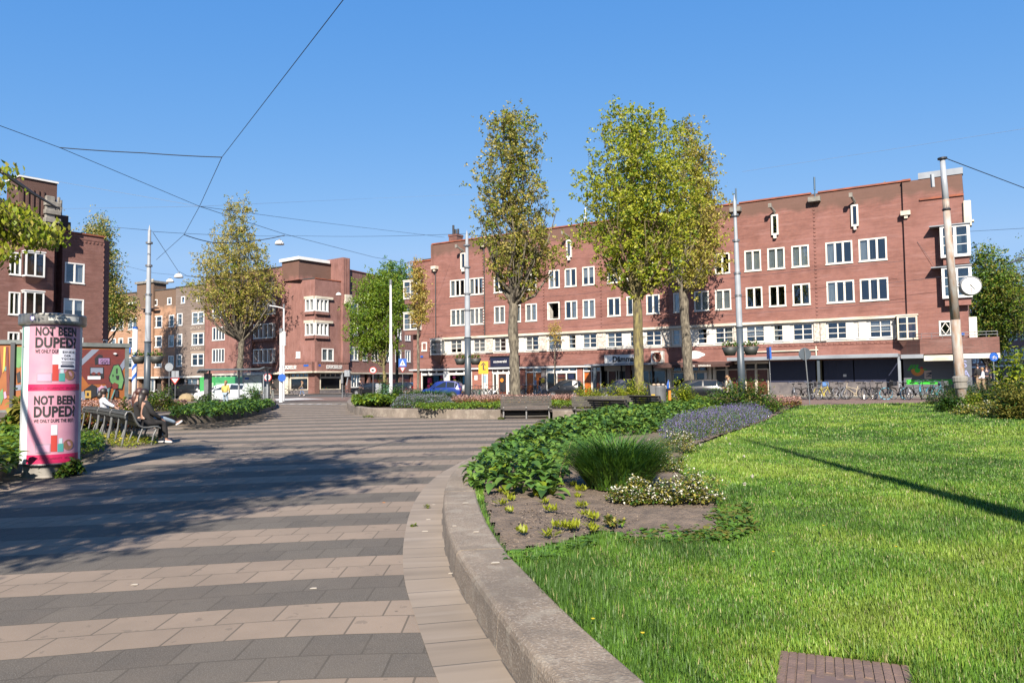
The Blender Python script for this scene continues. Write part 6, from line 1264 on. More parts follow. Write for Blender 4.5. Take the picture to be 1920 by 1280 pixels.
    for x in (-.315 * L, .315 * L):
        for s in (-1, 1):
            MB().lathe([(wr + .045, -.012), (wr + .045, .012), (.01, .012)], (x, s * (w * .985), wr), 20, 'y').build('wheel_arch', M['black'], t)
            wh = MB().lathe([(wr * .62, -.10), (wr * .95, -.1), (wr, -.06), (wr, .06), (wr * .95, .1), (wr * .62, .10)], (x, s * (w - .06), wr), 20, 'y').build('wheel', M['black'], t)
            k = MB(); k.lathe([(.01, .0), (wr * .2, 0), (wr * .64, 0)], (x, s * (w - .06) + s * .07, wr), 20, 'y')
            for a in range(5): an = a * 2 * math.pi / 5; k.bar((x, s * (w + .03), wr), (x + math.cos(an) * wr * .6, s * (w + .03), wr + math.sin(an) * wr * .6), .06, .02, up=(0, 1, 0))
            k.build('rim', M[rimc], wh)
    for s in (-1, 1):
        MB().bbox(-.497 * L, -.45 * L, s * w * .72 - .13, s * w * .72 + .13, .72, .92, .02).build('tail_light', mat('red_lens', (.45, .01, .015), .15), t); MB().bbox(.455 * L, .483 * L, s * w * .68 - .14, s * w * .68 + .14, .60, .72, .02).build('headlight', M['chrome'], t); MB().bbox(.13 * L, .17 * L, s * (w + .10) - .07, s * (w + .10) + .07, .93, 1.05, .02).build('mirror', paint, t)
        MB().box(-.06 * L, .0 * L, s * (w * .985) - .015, s * (w * .985) + .015, .80, .83).build('door_handle', M['chrome'], t)
        MB().box(.02 * L - .005, .02 * L + .005, s * (w + .001) - .004, s * (w + .001) + .004, .3, .88).build('door_seam', M['black'], t)
    MB().box(-.503 * L, -.499 * L, -.26, .26, .5, .62).build('number_plate', M['yellow'], t); MB().box(.496 * L, .502 * L, -.26, .26, .42, .53).build('number_plate', M['yellow'], t); MB().box(-.3 * L, .3 * L, -w * .8, w * .8, .16, .24).build('underbody', M['black'], t)
    if spare:
        MB().lathe([(.12, -.1), (.3, -.1), (.33, 0), (.3, .1), (.12, .1)], (-.5 * L - .12, 0, .85), 20, 'x').build('spare_wheel', mat('silver_dust', (.4, .4, .4), .4), t)
    return t
def onroad(px, Y): return at(px, Y)
ra = math.radians(-5)
cblk = carpaint('black_car_paint', (.010, .011, .014)); cnavy = carpaint('navy_car_paint', (.012, .018, .05)); cblue = carpaint('blue_car_paint', (.008, .035, .26)); cwht = carpaint('white_car_paint', (.72, .73, .74))
car(onroad(830, 64), math.radians(180 - 12), 'blue small hatchback parked in front of the toy shop window', cblue, 3.55, 1.62, 1.53, spare=True)
car(onroad(1060, 60), math.radians(180 - 14), 'small black two-seat car parked between the orange shop window and orange doors', cblk, 2.75, 1.62, 1.52, kind='micro')
car(onroad(1168, 58), math.radians(180 - 14), 'navy hatchback parked behind the yellow-green trunk', cnavy, 4.0, 1.7, 1.5)
car(onroad(1300, 51), math.radians(180 - 16), 'black sporty hatchback with red tail light parked in front of the cafe', cblk, 4.3, 1.8, 1.42)
car(onroad(694, 86), math.radians(180 - 15), 'black car parked in the dark doorway right of the man in dark clothes', cblk, 4.1, 1.75, 1.45)
car(onroad(748, 88), math.radians(180 - 15), 'black car parked in front of the red garage doors', cblk, 4.1, 1.75, 1.45)
car(onroad(345, 80), math.radians(175), 'black car behind the give-way signs left of the bus shelter', cblk, 4.4, 1.8, 1.5)
car(onroad(426, 58), math.radians(180), 'white estate car standing behind the bus shelter', cwht, 4.7, 1.85, 1.5, kind='suv'); 
car(onroad(1900, 62), math.radians(100), 'grey car parked behind the leafy bush at the right edge', carpaint('grey_car_paint', (.25, .26, .28)), 4.3, 1.8, 1.5)
o = MB().ell((at(350, 57).x, 57, .35), .6, .5, .45, 10, 7).build('boulder', mat('yellow_sandstone', (.42, .32, .17), .9, (.33, .25, .14), 3, bump=.6)); tag(o, 'yellow sandstone boulder in front of the white car', 'boulder')
# ------------------------------------------------------------------ bicycles
def bike(loc, rz, label, frame, group='bicycles parked in front of the navy shutters', basket_=None, tyre='black', s=1.0, crate=None, lean=.08):
    t = empty('bicycle', loc, rz, label, 'bicycle', group); t.rotation_euler = (lean, 0, rz); t.scale = (s, s, s)
    w1, w2, bb, st, hd = (-.52, 0, .34), (.54, 0, .34), (-.08, 0, .30), (-.22, 0, .80), (.36, 0, .86)
    MB().tube([bb, st], .018, 6).tube([bb, (.40, 0, .70)], .020, 6).tube([(-.17, 0, .60), (.39, 0, .76)], .016, 6).tube([w1, bb], .012, 6).tube([w1, (-.2, 0, .72)], .010, 6).tube([w2, (.40, 0, .72), (.35, 0, .98)], .016, 6).tube([(-.15, .0, .3), (-.08, -.09, .3), (-.08, -.09, .18)], .012, 5).tube([(-.08, .09, .3), (-.08, .09, .44)], .012, 5).lathe([(.01, 0), (.09, .001)], (-.08, -.05, .3), 10, 'y').build('frame', frame, t)
    for c in (w1, w2):
        k = MB(); pts = [(c[0] + .335 * math.cos(a), 0, c[2] + .335 * math.sin(a)) for a in np.linspace(0, 2 * math.pi, 21)]; k.tube(pts, .021, 6, cap=False); wh = k.build('wheel', M[tyre] if isinstance(tyre, str) and c is w1 or tyre == 'black' else (M['tyre_blue'] if tyre == 'tyre_blue' else M[tyre]), t)
        k = MB()
        for a in range(10): an = a * math.pi / 5; k.tube([c, (c[0] + .32 * math.cos(an), 0, c[2] + .32 * math.sin(an))], .0035, 3, cap=False)
        pts = [(c[0] + .312 * math.cos(a), 0, c[2] + .312 * math.sin(a)) for a in np.linspace(0, 2 * math.pi, 17)]; k.tube(pts, .010, 4, cap=False); k.lathe([(.03, -.04), (.03, .04)], c, 8, 'y'); k.build('rim', M['chrome'], wh)
    for c, a0, a1 in ((w1, .1, 2.8), (w2, .4, 2.6)):
        k = MB(); aa = np.linspace(a0, a1, 9)
        for p, q in zip(aa[:-1], aa[1:]): k.quad((c[0] + .375 * math.cos(p), -.028, c[2] + .375 * math.sin(p)), (c[0] + .375 * math.cos(q), -.028, c[2] + .375 * math.sin(q)), (c[0] + .375 * math.cos(q), .028, c[2] + .375 * math.sin(q)), (c[0] + .375 * math.cos(p), .028, c[2] + .375 * math.sin(p)))
        k.build('mudguard', frame, t)
    MB().tube([(.20, -.28, 1.03), (.30, -.20, 1.07), (.36, 0, .99), (.30, .20, 1.07), (.20, .28, 1.03)], .014, 6).build('handlebar', M['chrome'], t)
    MB().tube([(.16, -.28, 1.02), (.24, -.28, 1.045)], .022, 6).tube([(.16, .28, 1.02), (.24, .28, 1.045)], .022, 6).build('grip', M['black'], t)
    MB().tube([st, (-.25, 0, .93)], .013, 6).add([(-.40, -.09, .95), (-.40, .09, .95), (-.12, .02, .96), (-.12, -.02, .96), (-.38, -.07, .90), (-.38, .07, .90), (-.14, .01, .92), (-.14, -.01, .92)], [(0, 3, 2, 1), (4, 5, 6, 7), (0, 4, 7, 3), (1, 2, 6, 5), (0, 1, 5, 4), (3, 7, 6, 2)]) or None
    k = MB().tube([st, (-.25, 0, .93)], .013, 6); k.add([(-.40, -.09, .97), (-.40, .09, .97), (-.12, .02, .97), (-.12, -.02, .97), (-.38, -.07, .91), (-.38, .07, .91), (-.14, .01, .93), (-.14, -.01, .93)], [(0, 3, 2, 1), (4, 5, 6, 7), (0, 4, 7, 3), (1, 2, 6, 5), (0, 1, 5, 4), (3, 7, 6, 2)]); k.build('saddle', M['black'], t)
    MB().tube([(-.82, -.06, .72), (-.28, -.06, .74)], .007, 4).tube([(-.82, .06, .72), (-.28, .06, .74)], .007, 4).tube([(-.8, -.06, .72), (-.54, -.06, .36)], .006, 4).tube([(-.8, .06, .72), (-.54, .06, .36)], .006, 4).build('luggage_rack', M['bench_steel'], t)
    if basket_:
        c = M[basket_]; MB().box(.44, .76, -.2, .2, .78, .80).box(.44, .46, -.2, .2, .8, 1.02).box(.74, .76, -.2, .2, .8, 1.02).box(.46, .74, -.2, -.18, .8, 1.02).box(.46, .74, .18, .2, .8, 1.02).build('basket', c, t)
    return t
M['tyre_blue'] = mat('light_blue_tyre', (.15, .55, .75), .6); bf = dict(k=mat('black_bike_paint', (.015, .015, .017), .35), c=mat('cream_bike_paint', (.62, .52, .36), .4), b=mat('light_blue_bike_paint', (.08, .38, .5), .4), s=mat('silver_bike_paint', (.45, .46, .48), .3, metal=.5), y=mat('yellow_bike_paint', (.6, .5, .1), .4), g=mat('green_bike_paint', (.03, .15, .09), .4), r=mat('red_bike_paint', (.3, .03, .03), .4))
bl_ = [(1490, 's', 70, None, 'silver bicycle at the left end of the row before the navy shutters'), (1505, 'k', 20, 'dark', 'black bicycle with black front basket, second from the left of the row'), (1519, 'k', 60, 'bin_grey', 'black bicycle with grey crate behind the leaning round sign'), (1528, 's', -20, None, 'silver bicycle just right of the leaning round sign'), (1545, 'y', 30, None, 'pale yellow bicycle at the thin canopy post'), (1568, 'k', 160, 'basket_blue', 'bicycle with bright blue front crate'), (1578, 's', 35, None, 'silver bicycle touching the one with the blue crate'), (1601, 'c', 170, None, 'cream coloured bicycle standing alone in the row'), (1628, 'k', 40, None, 'black bicycle right of the cream one'), (1641, 'k', 60, None, 'black bicycle, second right of the cream one'), (1660, 'k', 20, 'dark', 'black bicycle with black crate near the canopy corner'), (1680, 'k', 155, None, 'black bicycle with light blue tyre at the grey wall edge'), (1697, 's', 80, None, 'silver bicycle at the left edge of the painted wall'), (1716, 'k', 10, None, 'dark bicycle below the orange painted shape'), (1727, 'b', 60, None, 'light blue bicycle below the wall poster'), (1744, 'k', 70, None, 'black bicycle left of the hedge'), (1757, 'b', 25, 'bin_grey', 'blue bicycle with grey basket beside the hedge')]
M['basket_blue'] = mat('blue_crate', (.02, .16, .45), .5)
for i, (px, c, rz_, bk, lab) in enumerate(bl_):
    p = at(px, 49.5 - (px - 1490) * .012 + (i % 2) * .5); bike(p, math.radians(rz_), lab, bf[c], basket_=bk, tyre='tyre_blue' if 'light blue tyre' in lab else 'black', s=1.12, lean=.1 * (1 if i % 2 else -1))
gb = 'bicycles parked along the shopfronts'
for px, c, rz_, lab in ((737, 'k', 190, 'black bicycle leaning near the recycling containers'), (765, 'r', 20, 'red and black bicycle under the slim yellow tree'), (778, 'k', 200, 'black bicycle at the left edge of the toy shop window'), (889, 'k', 30, 'dark bicycle before the brick pier left of the detour sign'), (896, 'g', 150, 'green bicycle touching the detour sign post'), (918, 's', 200, 'silver bicycle left of the optician door'), (925, 's', 20, 'silver bicycle at the optician window'), (974, 'y', 75, 'yellowish bicycle just right of the thick tree trunk'), (983, 'k', 95, 'black bicycle before the left orange door'), (990, 'r', 30, 'dark red bicycle before the left orange door'), (1010, 's', 100, 'silver bicycle held by the couple')):
    bike(at(px, 70 if px > 780 else 80), math.radians(rz_), lab, bf[c], gb, s=1.05)
bike(at(647, 80), math.radians(80), 'pale scooter-like bicycle at the corner shop window', bf['s'], gb); bike(at(545, 90), math.radians(10), 'dark bicycle with thick tyres before the left corner shop window', bf['k'], gb, s=1.15); bike(at(289, 56), math.radians(60), 'white bicycle behind the dark-footed pole', mat('white_bike_paint', (.7, .7, .7), .4), gb)
bike(at(1360, 44), math.radians(172), 'dark bicycle ridden by the woman in a grey coat', bf['k'], 'moving bicycles', s=1.0); bike(at(1905, 46), math.radians(20), 'black cargo bicycle half hidden by the leafy bush', bf['k'], gb, s=1.1)
# ------------------------------------------------------------------ people
def skinmesh(name, pts, edges, m, parent, sub=1):
    """pts: list of (x,y,z,r) or (x,y,z,rx,ry); one continuous surface grown by the Skin modifier"""
    me = bpy.data.meshes.new(name); me.from_pydata([p[:3] for p in pts], edges, []); o = bpy.data.objects.new(name, me); COL.objects.link(o)
    o.modifiers.new('s', 'SKIN'); sv = me.skin_vertices[0].data
    for i, p in enumerate(pts): sv[i].radius = (p[3], p[4] if len(p) > 4 else p[3]); sv[i].use_root = (i == 0)
    md = o.modifiers.new('u', 'SUBSURF'); md.levels = sub; md.render_levels = sub
    dg = bpy.context.evaluated_depsgraph_get(); m2 = bpy.data.meshes.new_from_object(o.evaluated_get(dg)); bpy.data.objects.remove(o)
    m2.materials.clear(); m2.materials.append(M[m] if isinstance(m, str) else m); m2.polygons.foreach_set('use_smooth', [True] * len(m2.polygons)); return link(name, m2, parent)
def person(loc, rz, label, J, top='cloth_black', legs='denim', hair='hair_dark', shoe='cloth_black', long=False, scale=1.0, hands=False, fat=1.0, skirt=0, hood=None):
    """J: joints in metres, facing +y, x to the person's right"""
    t = empty('person', loc, rz, label, 'person'); t.scale = (scale,) * 3
    g = lambda k: J[k]
    names = ['pelvis', 'waist', 'chest', 'neck', 'headb', 'head', 'shR', 'elR', 'wrR', 'shL', 'elL', 'wrL', 'hipR', 'knR', 'anR', 'toR', 'hipL', 'knL', 'anL', 'toL']
    R = dict(pelvis=(.13, .10), waist=(.115, .085), chest=(.135, .095), neck=(.05, .05), headb=(.062, .07), head=(.078, .095), shR=.055, elR=.04, wrR=.027, shL=.055, elL=.04, wrL=.027, hipR=.078, knR=.055, anR=.037, toR=.03, hipL=.078, knL=.055, anL=.037, toL=.03)
    pts = []; ix = {}
    for n_ in names:
        r = R[n_]; r = r if isinstance(r, tuple) else (r, r); ix[n_] = len(pts); pts.append((*J[n_], r[0] * .94, r[1] * .94))
    E = [('pelvis', 'waist'), ('waist', 'chest'), ('chest', 'neck'), ('neck', 'headb'), ('headb', 'head'), ('chest', 'shR'), ('shR', 'elR'), ('elR', 'wrR'), ('chest', 'shL'), ('shL', 'elL'), ('elL', 'wrL'), ('pelvis', 'hipR'), ('hipR', 'knR'), ('knR', 'anR'), ('anR', 'toR'), ('pelvis', 'hipL'), ('hipL', 'knL'), ('knL', 'anL'), ('anL', 'toL')]
    ed = [(ix[a], ix[b]) for a, b in E]
    for s in 'RL':
        w_ = Vector(J['wr' + s]); e_ = Vector(J['el' + s]); d = (w_ - e_).normalized(); side = d.cross(Vector((0, 0, 1)))
        side = side.normalized() if side.length > .1 else Vector((1, 0, 0)); dn = d.cross(side).normalized()
        pa = w_ + d * .07; i0 = len(pts); pts.append((*pa, .034, .018)); ed.append((ix['wr' + s], i0))
        if hands:
            for k, (o_, ln) in enumerate(((-.028, .065), (-.010, .078), (.010, .072), (.028, .055))):
                a = pa + side * o_ + d * .025; b = a + d * ln * .55 + dn * .006; c = b + d * ln * .4 + dn * .022
                for q, r in ((a, .0095), (b, .0085), (c, .0065)): pts.append((*q, r, r))
                ed += [(i0, len(pts) - 3), (len(pts) - 3, len(pts) - 2), (len(pts) - 2, len(pts) - 1)]
            a = w_ + d * .03 - side * .032; b = a + d * .045 - side * .022; pts.append((*a, .011, .011)); pts.append((*b, .008, .008)); ed += [(ix['wr' + s], len(pts) - 2), (len(pts) - 2, len(pts) - 1)]
        else: pts.append((*(pa + d * .07 + dn * .015), .022, .014)); ed.append((i0, len(pts) - 1))
    body = skinmesh('body', pts, ed, 'skin', t)
    c = lambda n_, k: (*J[n_], *(q * k * fat for q in (R[n_] if isinstance(R[n_], tuple) else (R[n_], R[n_]))))
    tp = [c('pelvis', 1.12), c('waist', 1.2), c('chest', 1.15), (*Vector(J['chest']).lerp(Vector(J['neck']), .8), .07, .065)] + [c(k, m_) for k, m_ in (('shR', 1.3), ('elR', 1.35), ('wrR', 1.45), ('shL', 1.3), ('elL', 1.35), ('wrL', 1.45))]
    ee = [(0, 1), (1, 2), (2, 3), (2, 4), (4, 5), (5, 6), (2, 7), (7, 8), (8, 9)]
    if long:
        for s in 'RL': tp.append((*Vector(J['hip' + s]).lerp(Vector(J['kn' + s]), .25), .10 * fat, .10 * fat)); tp.append((*Vector(J['hip' + s]).lerp(Vector(J['kn' + s]), .75), .085 * fat, .085 * fat)); ee += [(0, len(tp) - 2), (len(tp) - 2, len(tp) - 1)]
    skinmesh('jacket', tp, ee, top, t)
    lp = [c('pelvis', 1.06)]; le = []
    for s in 'RL': 
        b0 = len(lp); lp += [c('hip' + s, 1.15), c('kn' + s, 1.22), (*Vector(J['kn' + s]).lerp(Vector(J['an' + s]), .93), .052 if legs == 'denim' else .048, .052)]; le += [(0, b0), (b0, b0 + 1), (b0 + 1, b0 + 2)]
    skinmesh('trousers', lp, le, legs, t)
    for s in 'RL':
        a = Vector(J['an' + s]); b = Vector(J['to' + s]); d = (b - a); hd = Vector((d.x, d.y, d.z)).normalized(); h = a - hd * .04 + Vector((0, 0, -.035)); skinmesh('shoe', [(*h, .04, .04), (*(a.lerp(b, .45) + Vector((0, 0, -.028))), .045, .038), (*(b + hd * .02 + Vector((0, 0, -.008))), .04, .028)], [(0, 1), (1, 2)], shoe, t)
    hd = Vector(J['head']); up = (hd - Vector(J['headb'])).normalized(); cc = hd + up * .035; f = Vector(J.get('face', (0, 1, 0))).normalized()
    hr = MB().ell((0, 0, 0), .098, .112, .108, 14, 10)
    hv = []
    for v in hr.v:
        p = Vector(v); 
        if p.dot(Vector((0, 1, 0))) > .055 and p.z < .045: p = p * .78
        hv.append(p)
    yaw = math.atan2(-f.x, f.y); rm = Matrix.Rotation(yaw, 3, 'Z'); hr.v = [tuple(rm @ p + cc - f * .012) for p in hv]
    if long_hair(J): 
        L_ = J['hairlen']; b0 = cc - f * .07
        hr.tube([b0, b0 - f * .035 + Vector((0, 0, -.14)), b0 - f * .03 + Vector((0, 0, -.14 - L_ * .5)), b0 - f * .0 + Vector((0, 0, -.14 - L_))], [.085, .095, .085, .03], 10, squash=.6)
    hr.build('hair', M[hair], t, smooth=True)
    fc = MB(); fc.ell(tuple(hd + f * .098 + Vector((0, 0, .0))), .014, .02, .022, 8, 5); sx = Vector((f.y, -f.x, 0))
    fc.build('nose', M['skin'], t, smooth=True); ey = MB()
    for s in (-1, 1): ey.ell(tuple(hd + f * .083 + sx * s * .032 + Vector((0, 0, .025))), .012, .01, .007, 8, 5)
    ey.build('eyes', M['dark'], t); MB().ell(tuple(hd + f * .086 + Vector((0, 0, -.04))), .022, .01, .006, 8, 5).build('mouth', mat('lips', (.35, .11, .10), .5), t)
    return t
def long_hair(J): return J.get('hairlen', 0) > 0
def stand(stride=.0, arms=(0, 0), h=1.75, bend=0, up=None):
    k = h / 1.75; s = stride
    J = dict(pelvis=(0, 0, .95), waist=(0, .01 + bend * .1, 1.10), chest=(0, .02 + bend * .3, 1.33), neck=(0, .01 + bend * .45, 1.48), headb=(0, .03 + bend * .5, 1.56), head=(0, .045 + bend * .55, 1.64))
    for sd, q in (('R', 1), ('L', -1)):
        o = s * q; J['hip' + sd] = (q * .095, 0, .90); J['kn' + sd] = (q * .10, o * .5 + .03, .50); J['an' + sd] = (q * .10, o - (.05 if o < 0 else 0), .09 + (.06 if o < -.1 else 0)); J['to' + sd] = (q * .11, o + .13, .045)
        J['sh' + sd] = (q * .18, bend * .3, 1.42); a = arms[0 if sd == 'R' else 1] - o * .6; J['el' + sd] = (q * .23, a * .4 - .03 + bend * .3, 1.15); J['wr' + sd] = (q * .22, a * .9 + .05 + bend * .3, .93 + abs(a) * .25)
    if up:
        for sd in up: q = 1 if sd == 'R' else -1; J['el' + sd] = (q * .25, .16, 1.22); J['wr' + sd] = (q * .08, .22, 1.45)
    return {a: tuple(c * k for c in b) for a, b in J.items()}
# figures in the distance
person(at(675.5, 68), math.radians(200), 'man in dark clothes standing with a raised arm beside the middle planter', stand(.12, (.1, .0), 1.8, up='R'), 'cloth_navy', 'cloth_black')
J = stand(.25, (0, .1), 1.7); J['hairlen'] = .2; person(at(566.5, 86), math.radians(100), 'woman in a beige coat walking past the left corner shop window', J, 'cloth_beige', 'cloth_blue', 'hair_blond', 'shoe_white', long=True)
person(at(511, 61), math.radians(-60), 'man in dark jacket standing behind the grey cylinder bin', stand(.05, (.3, .3), 1.75), 'cloth_black', 'cloth_grey')
J = stand(.0, (.1, .1), 1.65); J['hairlen'] = .15; person(at(423, 47), math.radians(0), 'person in a yellow jacket standing at the bus shelter', J, 'cloth_yellow', 'denim', 'hair_blond', fat=1.15); 
person(at(1003.5, 69), math.radians(-70), 'person in a light blue shirt beside the bicycles at the orange doors', stand(.2, (.1, .1), 1.78), 'cloth_blue', 'cloth_grey', 'hair_blond'); person(at(1012, 69.5), math.radians(-80), 'person in a dark top and jeans right beside the one in light blue', stand(.15, (.1, .2), 1.72), 'cloth_black', 'cloth_blue', 'hair_dark')
J = stand(.1, (.35, .35), 1.62, bend=.5); J['hairlen'] = .25; J['pelvis'] = (0, -.02, .92); person(at(1373, 44), math.radians(85), 'woman in a grey-green coat riding a bicycle past the cafe', J, 'cloth_grey', 'cloth_black', 'hair_blond', 'shoe_white', long=True)
person(at(1834, 50) + Vector((0, 0, .45)), math.radians(20), 'person in black by the corner, leftmost of the three at the right', stand(.05, (.3, .2), 1.78), 'cloth_black', 'cloth_beige', fat=1.2); J = stand(.1, (.3, .2), 1.62); person(at(1843, 48) + Vector((0, 0, .35)), math.radians(60), 'person in a white shirt, middle of the three at the right', J, 'cloth_white', 'cloth_beige', 'hair_blond', fat=1.15); J = stand(.0, (.1, .1), 1.72); J['hairlen'] = .2; person(at(1849.5, 51) + Vector((0, 0, .45)), math.radians(170), 'woman in navy, rightmost of the three at the right', J, 'cloth_navy', 'cloth_black')
# seated women on the near bench: local frame faces +y
def seat(z=.46, back=0.0, cross=None, lean=0.0, hw=.19):
    J = dict(pelvis=(0, 0, z + .1), waist=(0, .0 + lean * .2, z + .25), chest=(0, -.02 + lean * .5, z + .47), neck=(0, -.02 + lean * .8, z + .62), headb=(0, .01 + lean, z + .69), head=(0, .03 + lean * 1.1, z + .78))
    for sd, q in (('R', 1), ('L', -1)):
        J['hip' + sd] = (q * .09, .04, z + .07); J['kn' + sd] = (q * .11, .46, z + .08); J['an' + sd] = (q * .11, .50, .10); J['to' + sd] = (q * .12, .64, .05); J['sh' + sd] = (q * hw, -.02 + lean * .6, z + .56); J['el' + sd] = (q * .25, .12 + lean * .6, z + .30); J['wr' + sd] = (q * .12, .32, z + .22)
    return J
fz = brz - math.pi / 2
s1 = bo + bl * .28 + Vector((.8, .6, 0)) * .40; s2 = bo + bl * .95 + Vector((.8, .6, 0)) * .42
J = seat(lean=.10); J['hairlen'] = .42; J['head'] = (-.05, .05, 1.23); J['headb'] = (-.02, .03, 1.15); J['wrR'] = (.15, .38, .62); J['face'] = (-.6, .8, 0); J['anR'] = (.1, .52, .09); J['anL'] = (-.1, .40, .09); J['toL'] = (-.1, .54, .05)
person(s1, fz, 'woman with long dark hair, black coat, at the near end of the bench', J, 'cloth_black', 'cloth_black', 'hair_dark', 'shoe_white', hands=True, long=True, fat=1.15)
J = seat(lean=.0); J['hairlen'] = .38; J['knR'] = (.10, .50, .62); J['anR'] = (-.06, .92, .46); J['toR'] = (-.09, 1.05, .52); J['knL'] = (-.10, .48, .54); J['anL'] = (-.08, .62, .10); J['toL'] = (-.08, .76, .05); J['wrR'] = (.12, .34, .66); J['elL'] = (-.26, .05, .90); J['wrL'] = (-.02, .16, 1.12); J['face'] = (.5, .85, 0)
person(s2, fz, 'woman with auburn hair and light jeans sitting cross-legged beside the one in black', J, 'cloth_black', 'denim', 'hair_red', 'shoe_white', hands=True)
s3 = bo + bl * 5.2 + Vector((.8, .6, 0)) * .30
J = seat(lean=-.06, hw=.22); J['elR'] = (.42, -.02, .94); J['wrR'] = (.50, .18, .82); J['elL'] = (-.40, -.05, .95); J['wrL'] = (-.5, .1, .82); J['hairlen'] = .06
person(s3, fz, 'person with dark hair tied up in a white top sitting with back to the camera', J, 'cloth_white', 'denim', 'hair_dark', hands=False, fat=1.2)
# service cover in the lawn
a, b = G(1462, 1204, ZK), G(1705, 1232, ZK); f = face2((a.x, a.y), (b.x, b.y)); t = empty('service_cover', f.O, 0, 'brown brick-pattern service cover in the lawn at the bottom edge', 'service cover'); L = f.L
mb = MB(); mb.box(0, L, -.95, 0, ZK - .09, ZK - .040); mb.build('plate', mat('brown_cast_concrete', (.26, .18, .13), .8, (.18, .12, .09), 7, bump=.3, bscale=60), t, f)
mb = MB(); n = 14; em = (L * .5, -.40)
for i in range(n):
    x0 = i * L / n + .004; x1 = (i + 1) * L / n - .004; y = 0; o_ = (i % 2) * .07
    while y > -.95:
        y1 = max(-.95, y - .14 + (o_ if y == 0 else 0)); cx, cy = (x0 + x1) / 2, (y + y1) / 2
        if not (abs(cx - em[0]) < .14 and abs(cy - em[1]) < .16): mb.box(x0, x1, y1 + .004, y - .002, ZK - .040, ZK - .034)
        y = y1
mb.build('brick_pattern', mat('brown_brick_relief', (.27, .175, .135), .75, (.19, .125, .10), 12, bump=.3, bscale=80), t, f)
mb = MB(); mb.box(em[0] - .13, em[0] + .13, em[1] - .15, em[1] + .15, ZK - .0399, ZK - .035); mb.build('emblem_plate', mat('brown_emblem_plate', (.2, .135, .115), .7, (.15, .1, .088), 9), t, f)
mb = MB()
for k in range(9): an = .5 + k * .55; r = .045 + .006 * k; mb.ell((em[0] + math.cos(an) * r, em[1] + math.sin(an) * r, ZK - .034), .035, .014, .005, 8, 5)
mb.build('leaf_emblem', mat('brown_emblem', (.12, .075, .062), .7), t, f)
# road paint and street furniture strips
rl = MB()
for q, w_ in ((497, 10), (512, 10), (528, 8), (545, 8), (562, 7), (578, 7), (595, 7), (612, 7), (628, 6), (644, 6)):
    a = G(q, 757.5 + (q - 500) * .004); rl.quad((a.x - .2, a.y - .5, .012), (a.x + .25, a.y - .5, .012), (a.x + .3, a.y + .9, .012), (a.x - .15, a.y + .9, .012))
tag(rl.build('road_marking', M['roadline']), kind='structure')
tag(sheet('road_marking', [tuple(p) for p in px2([(500, 752.5), (580, 749), (610, 748), (560, 746), (500, 748)])], .008, M['roadline']), kind='structure')
tag(sheet('road_marking', [tuple(p) for p in px2([(400, 816.6), (500, 816), (500, 817.4), (400, 818.2)])], .0045, M['roadline']), kind='structure') if 0 else None
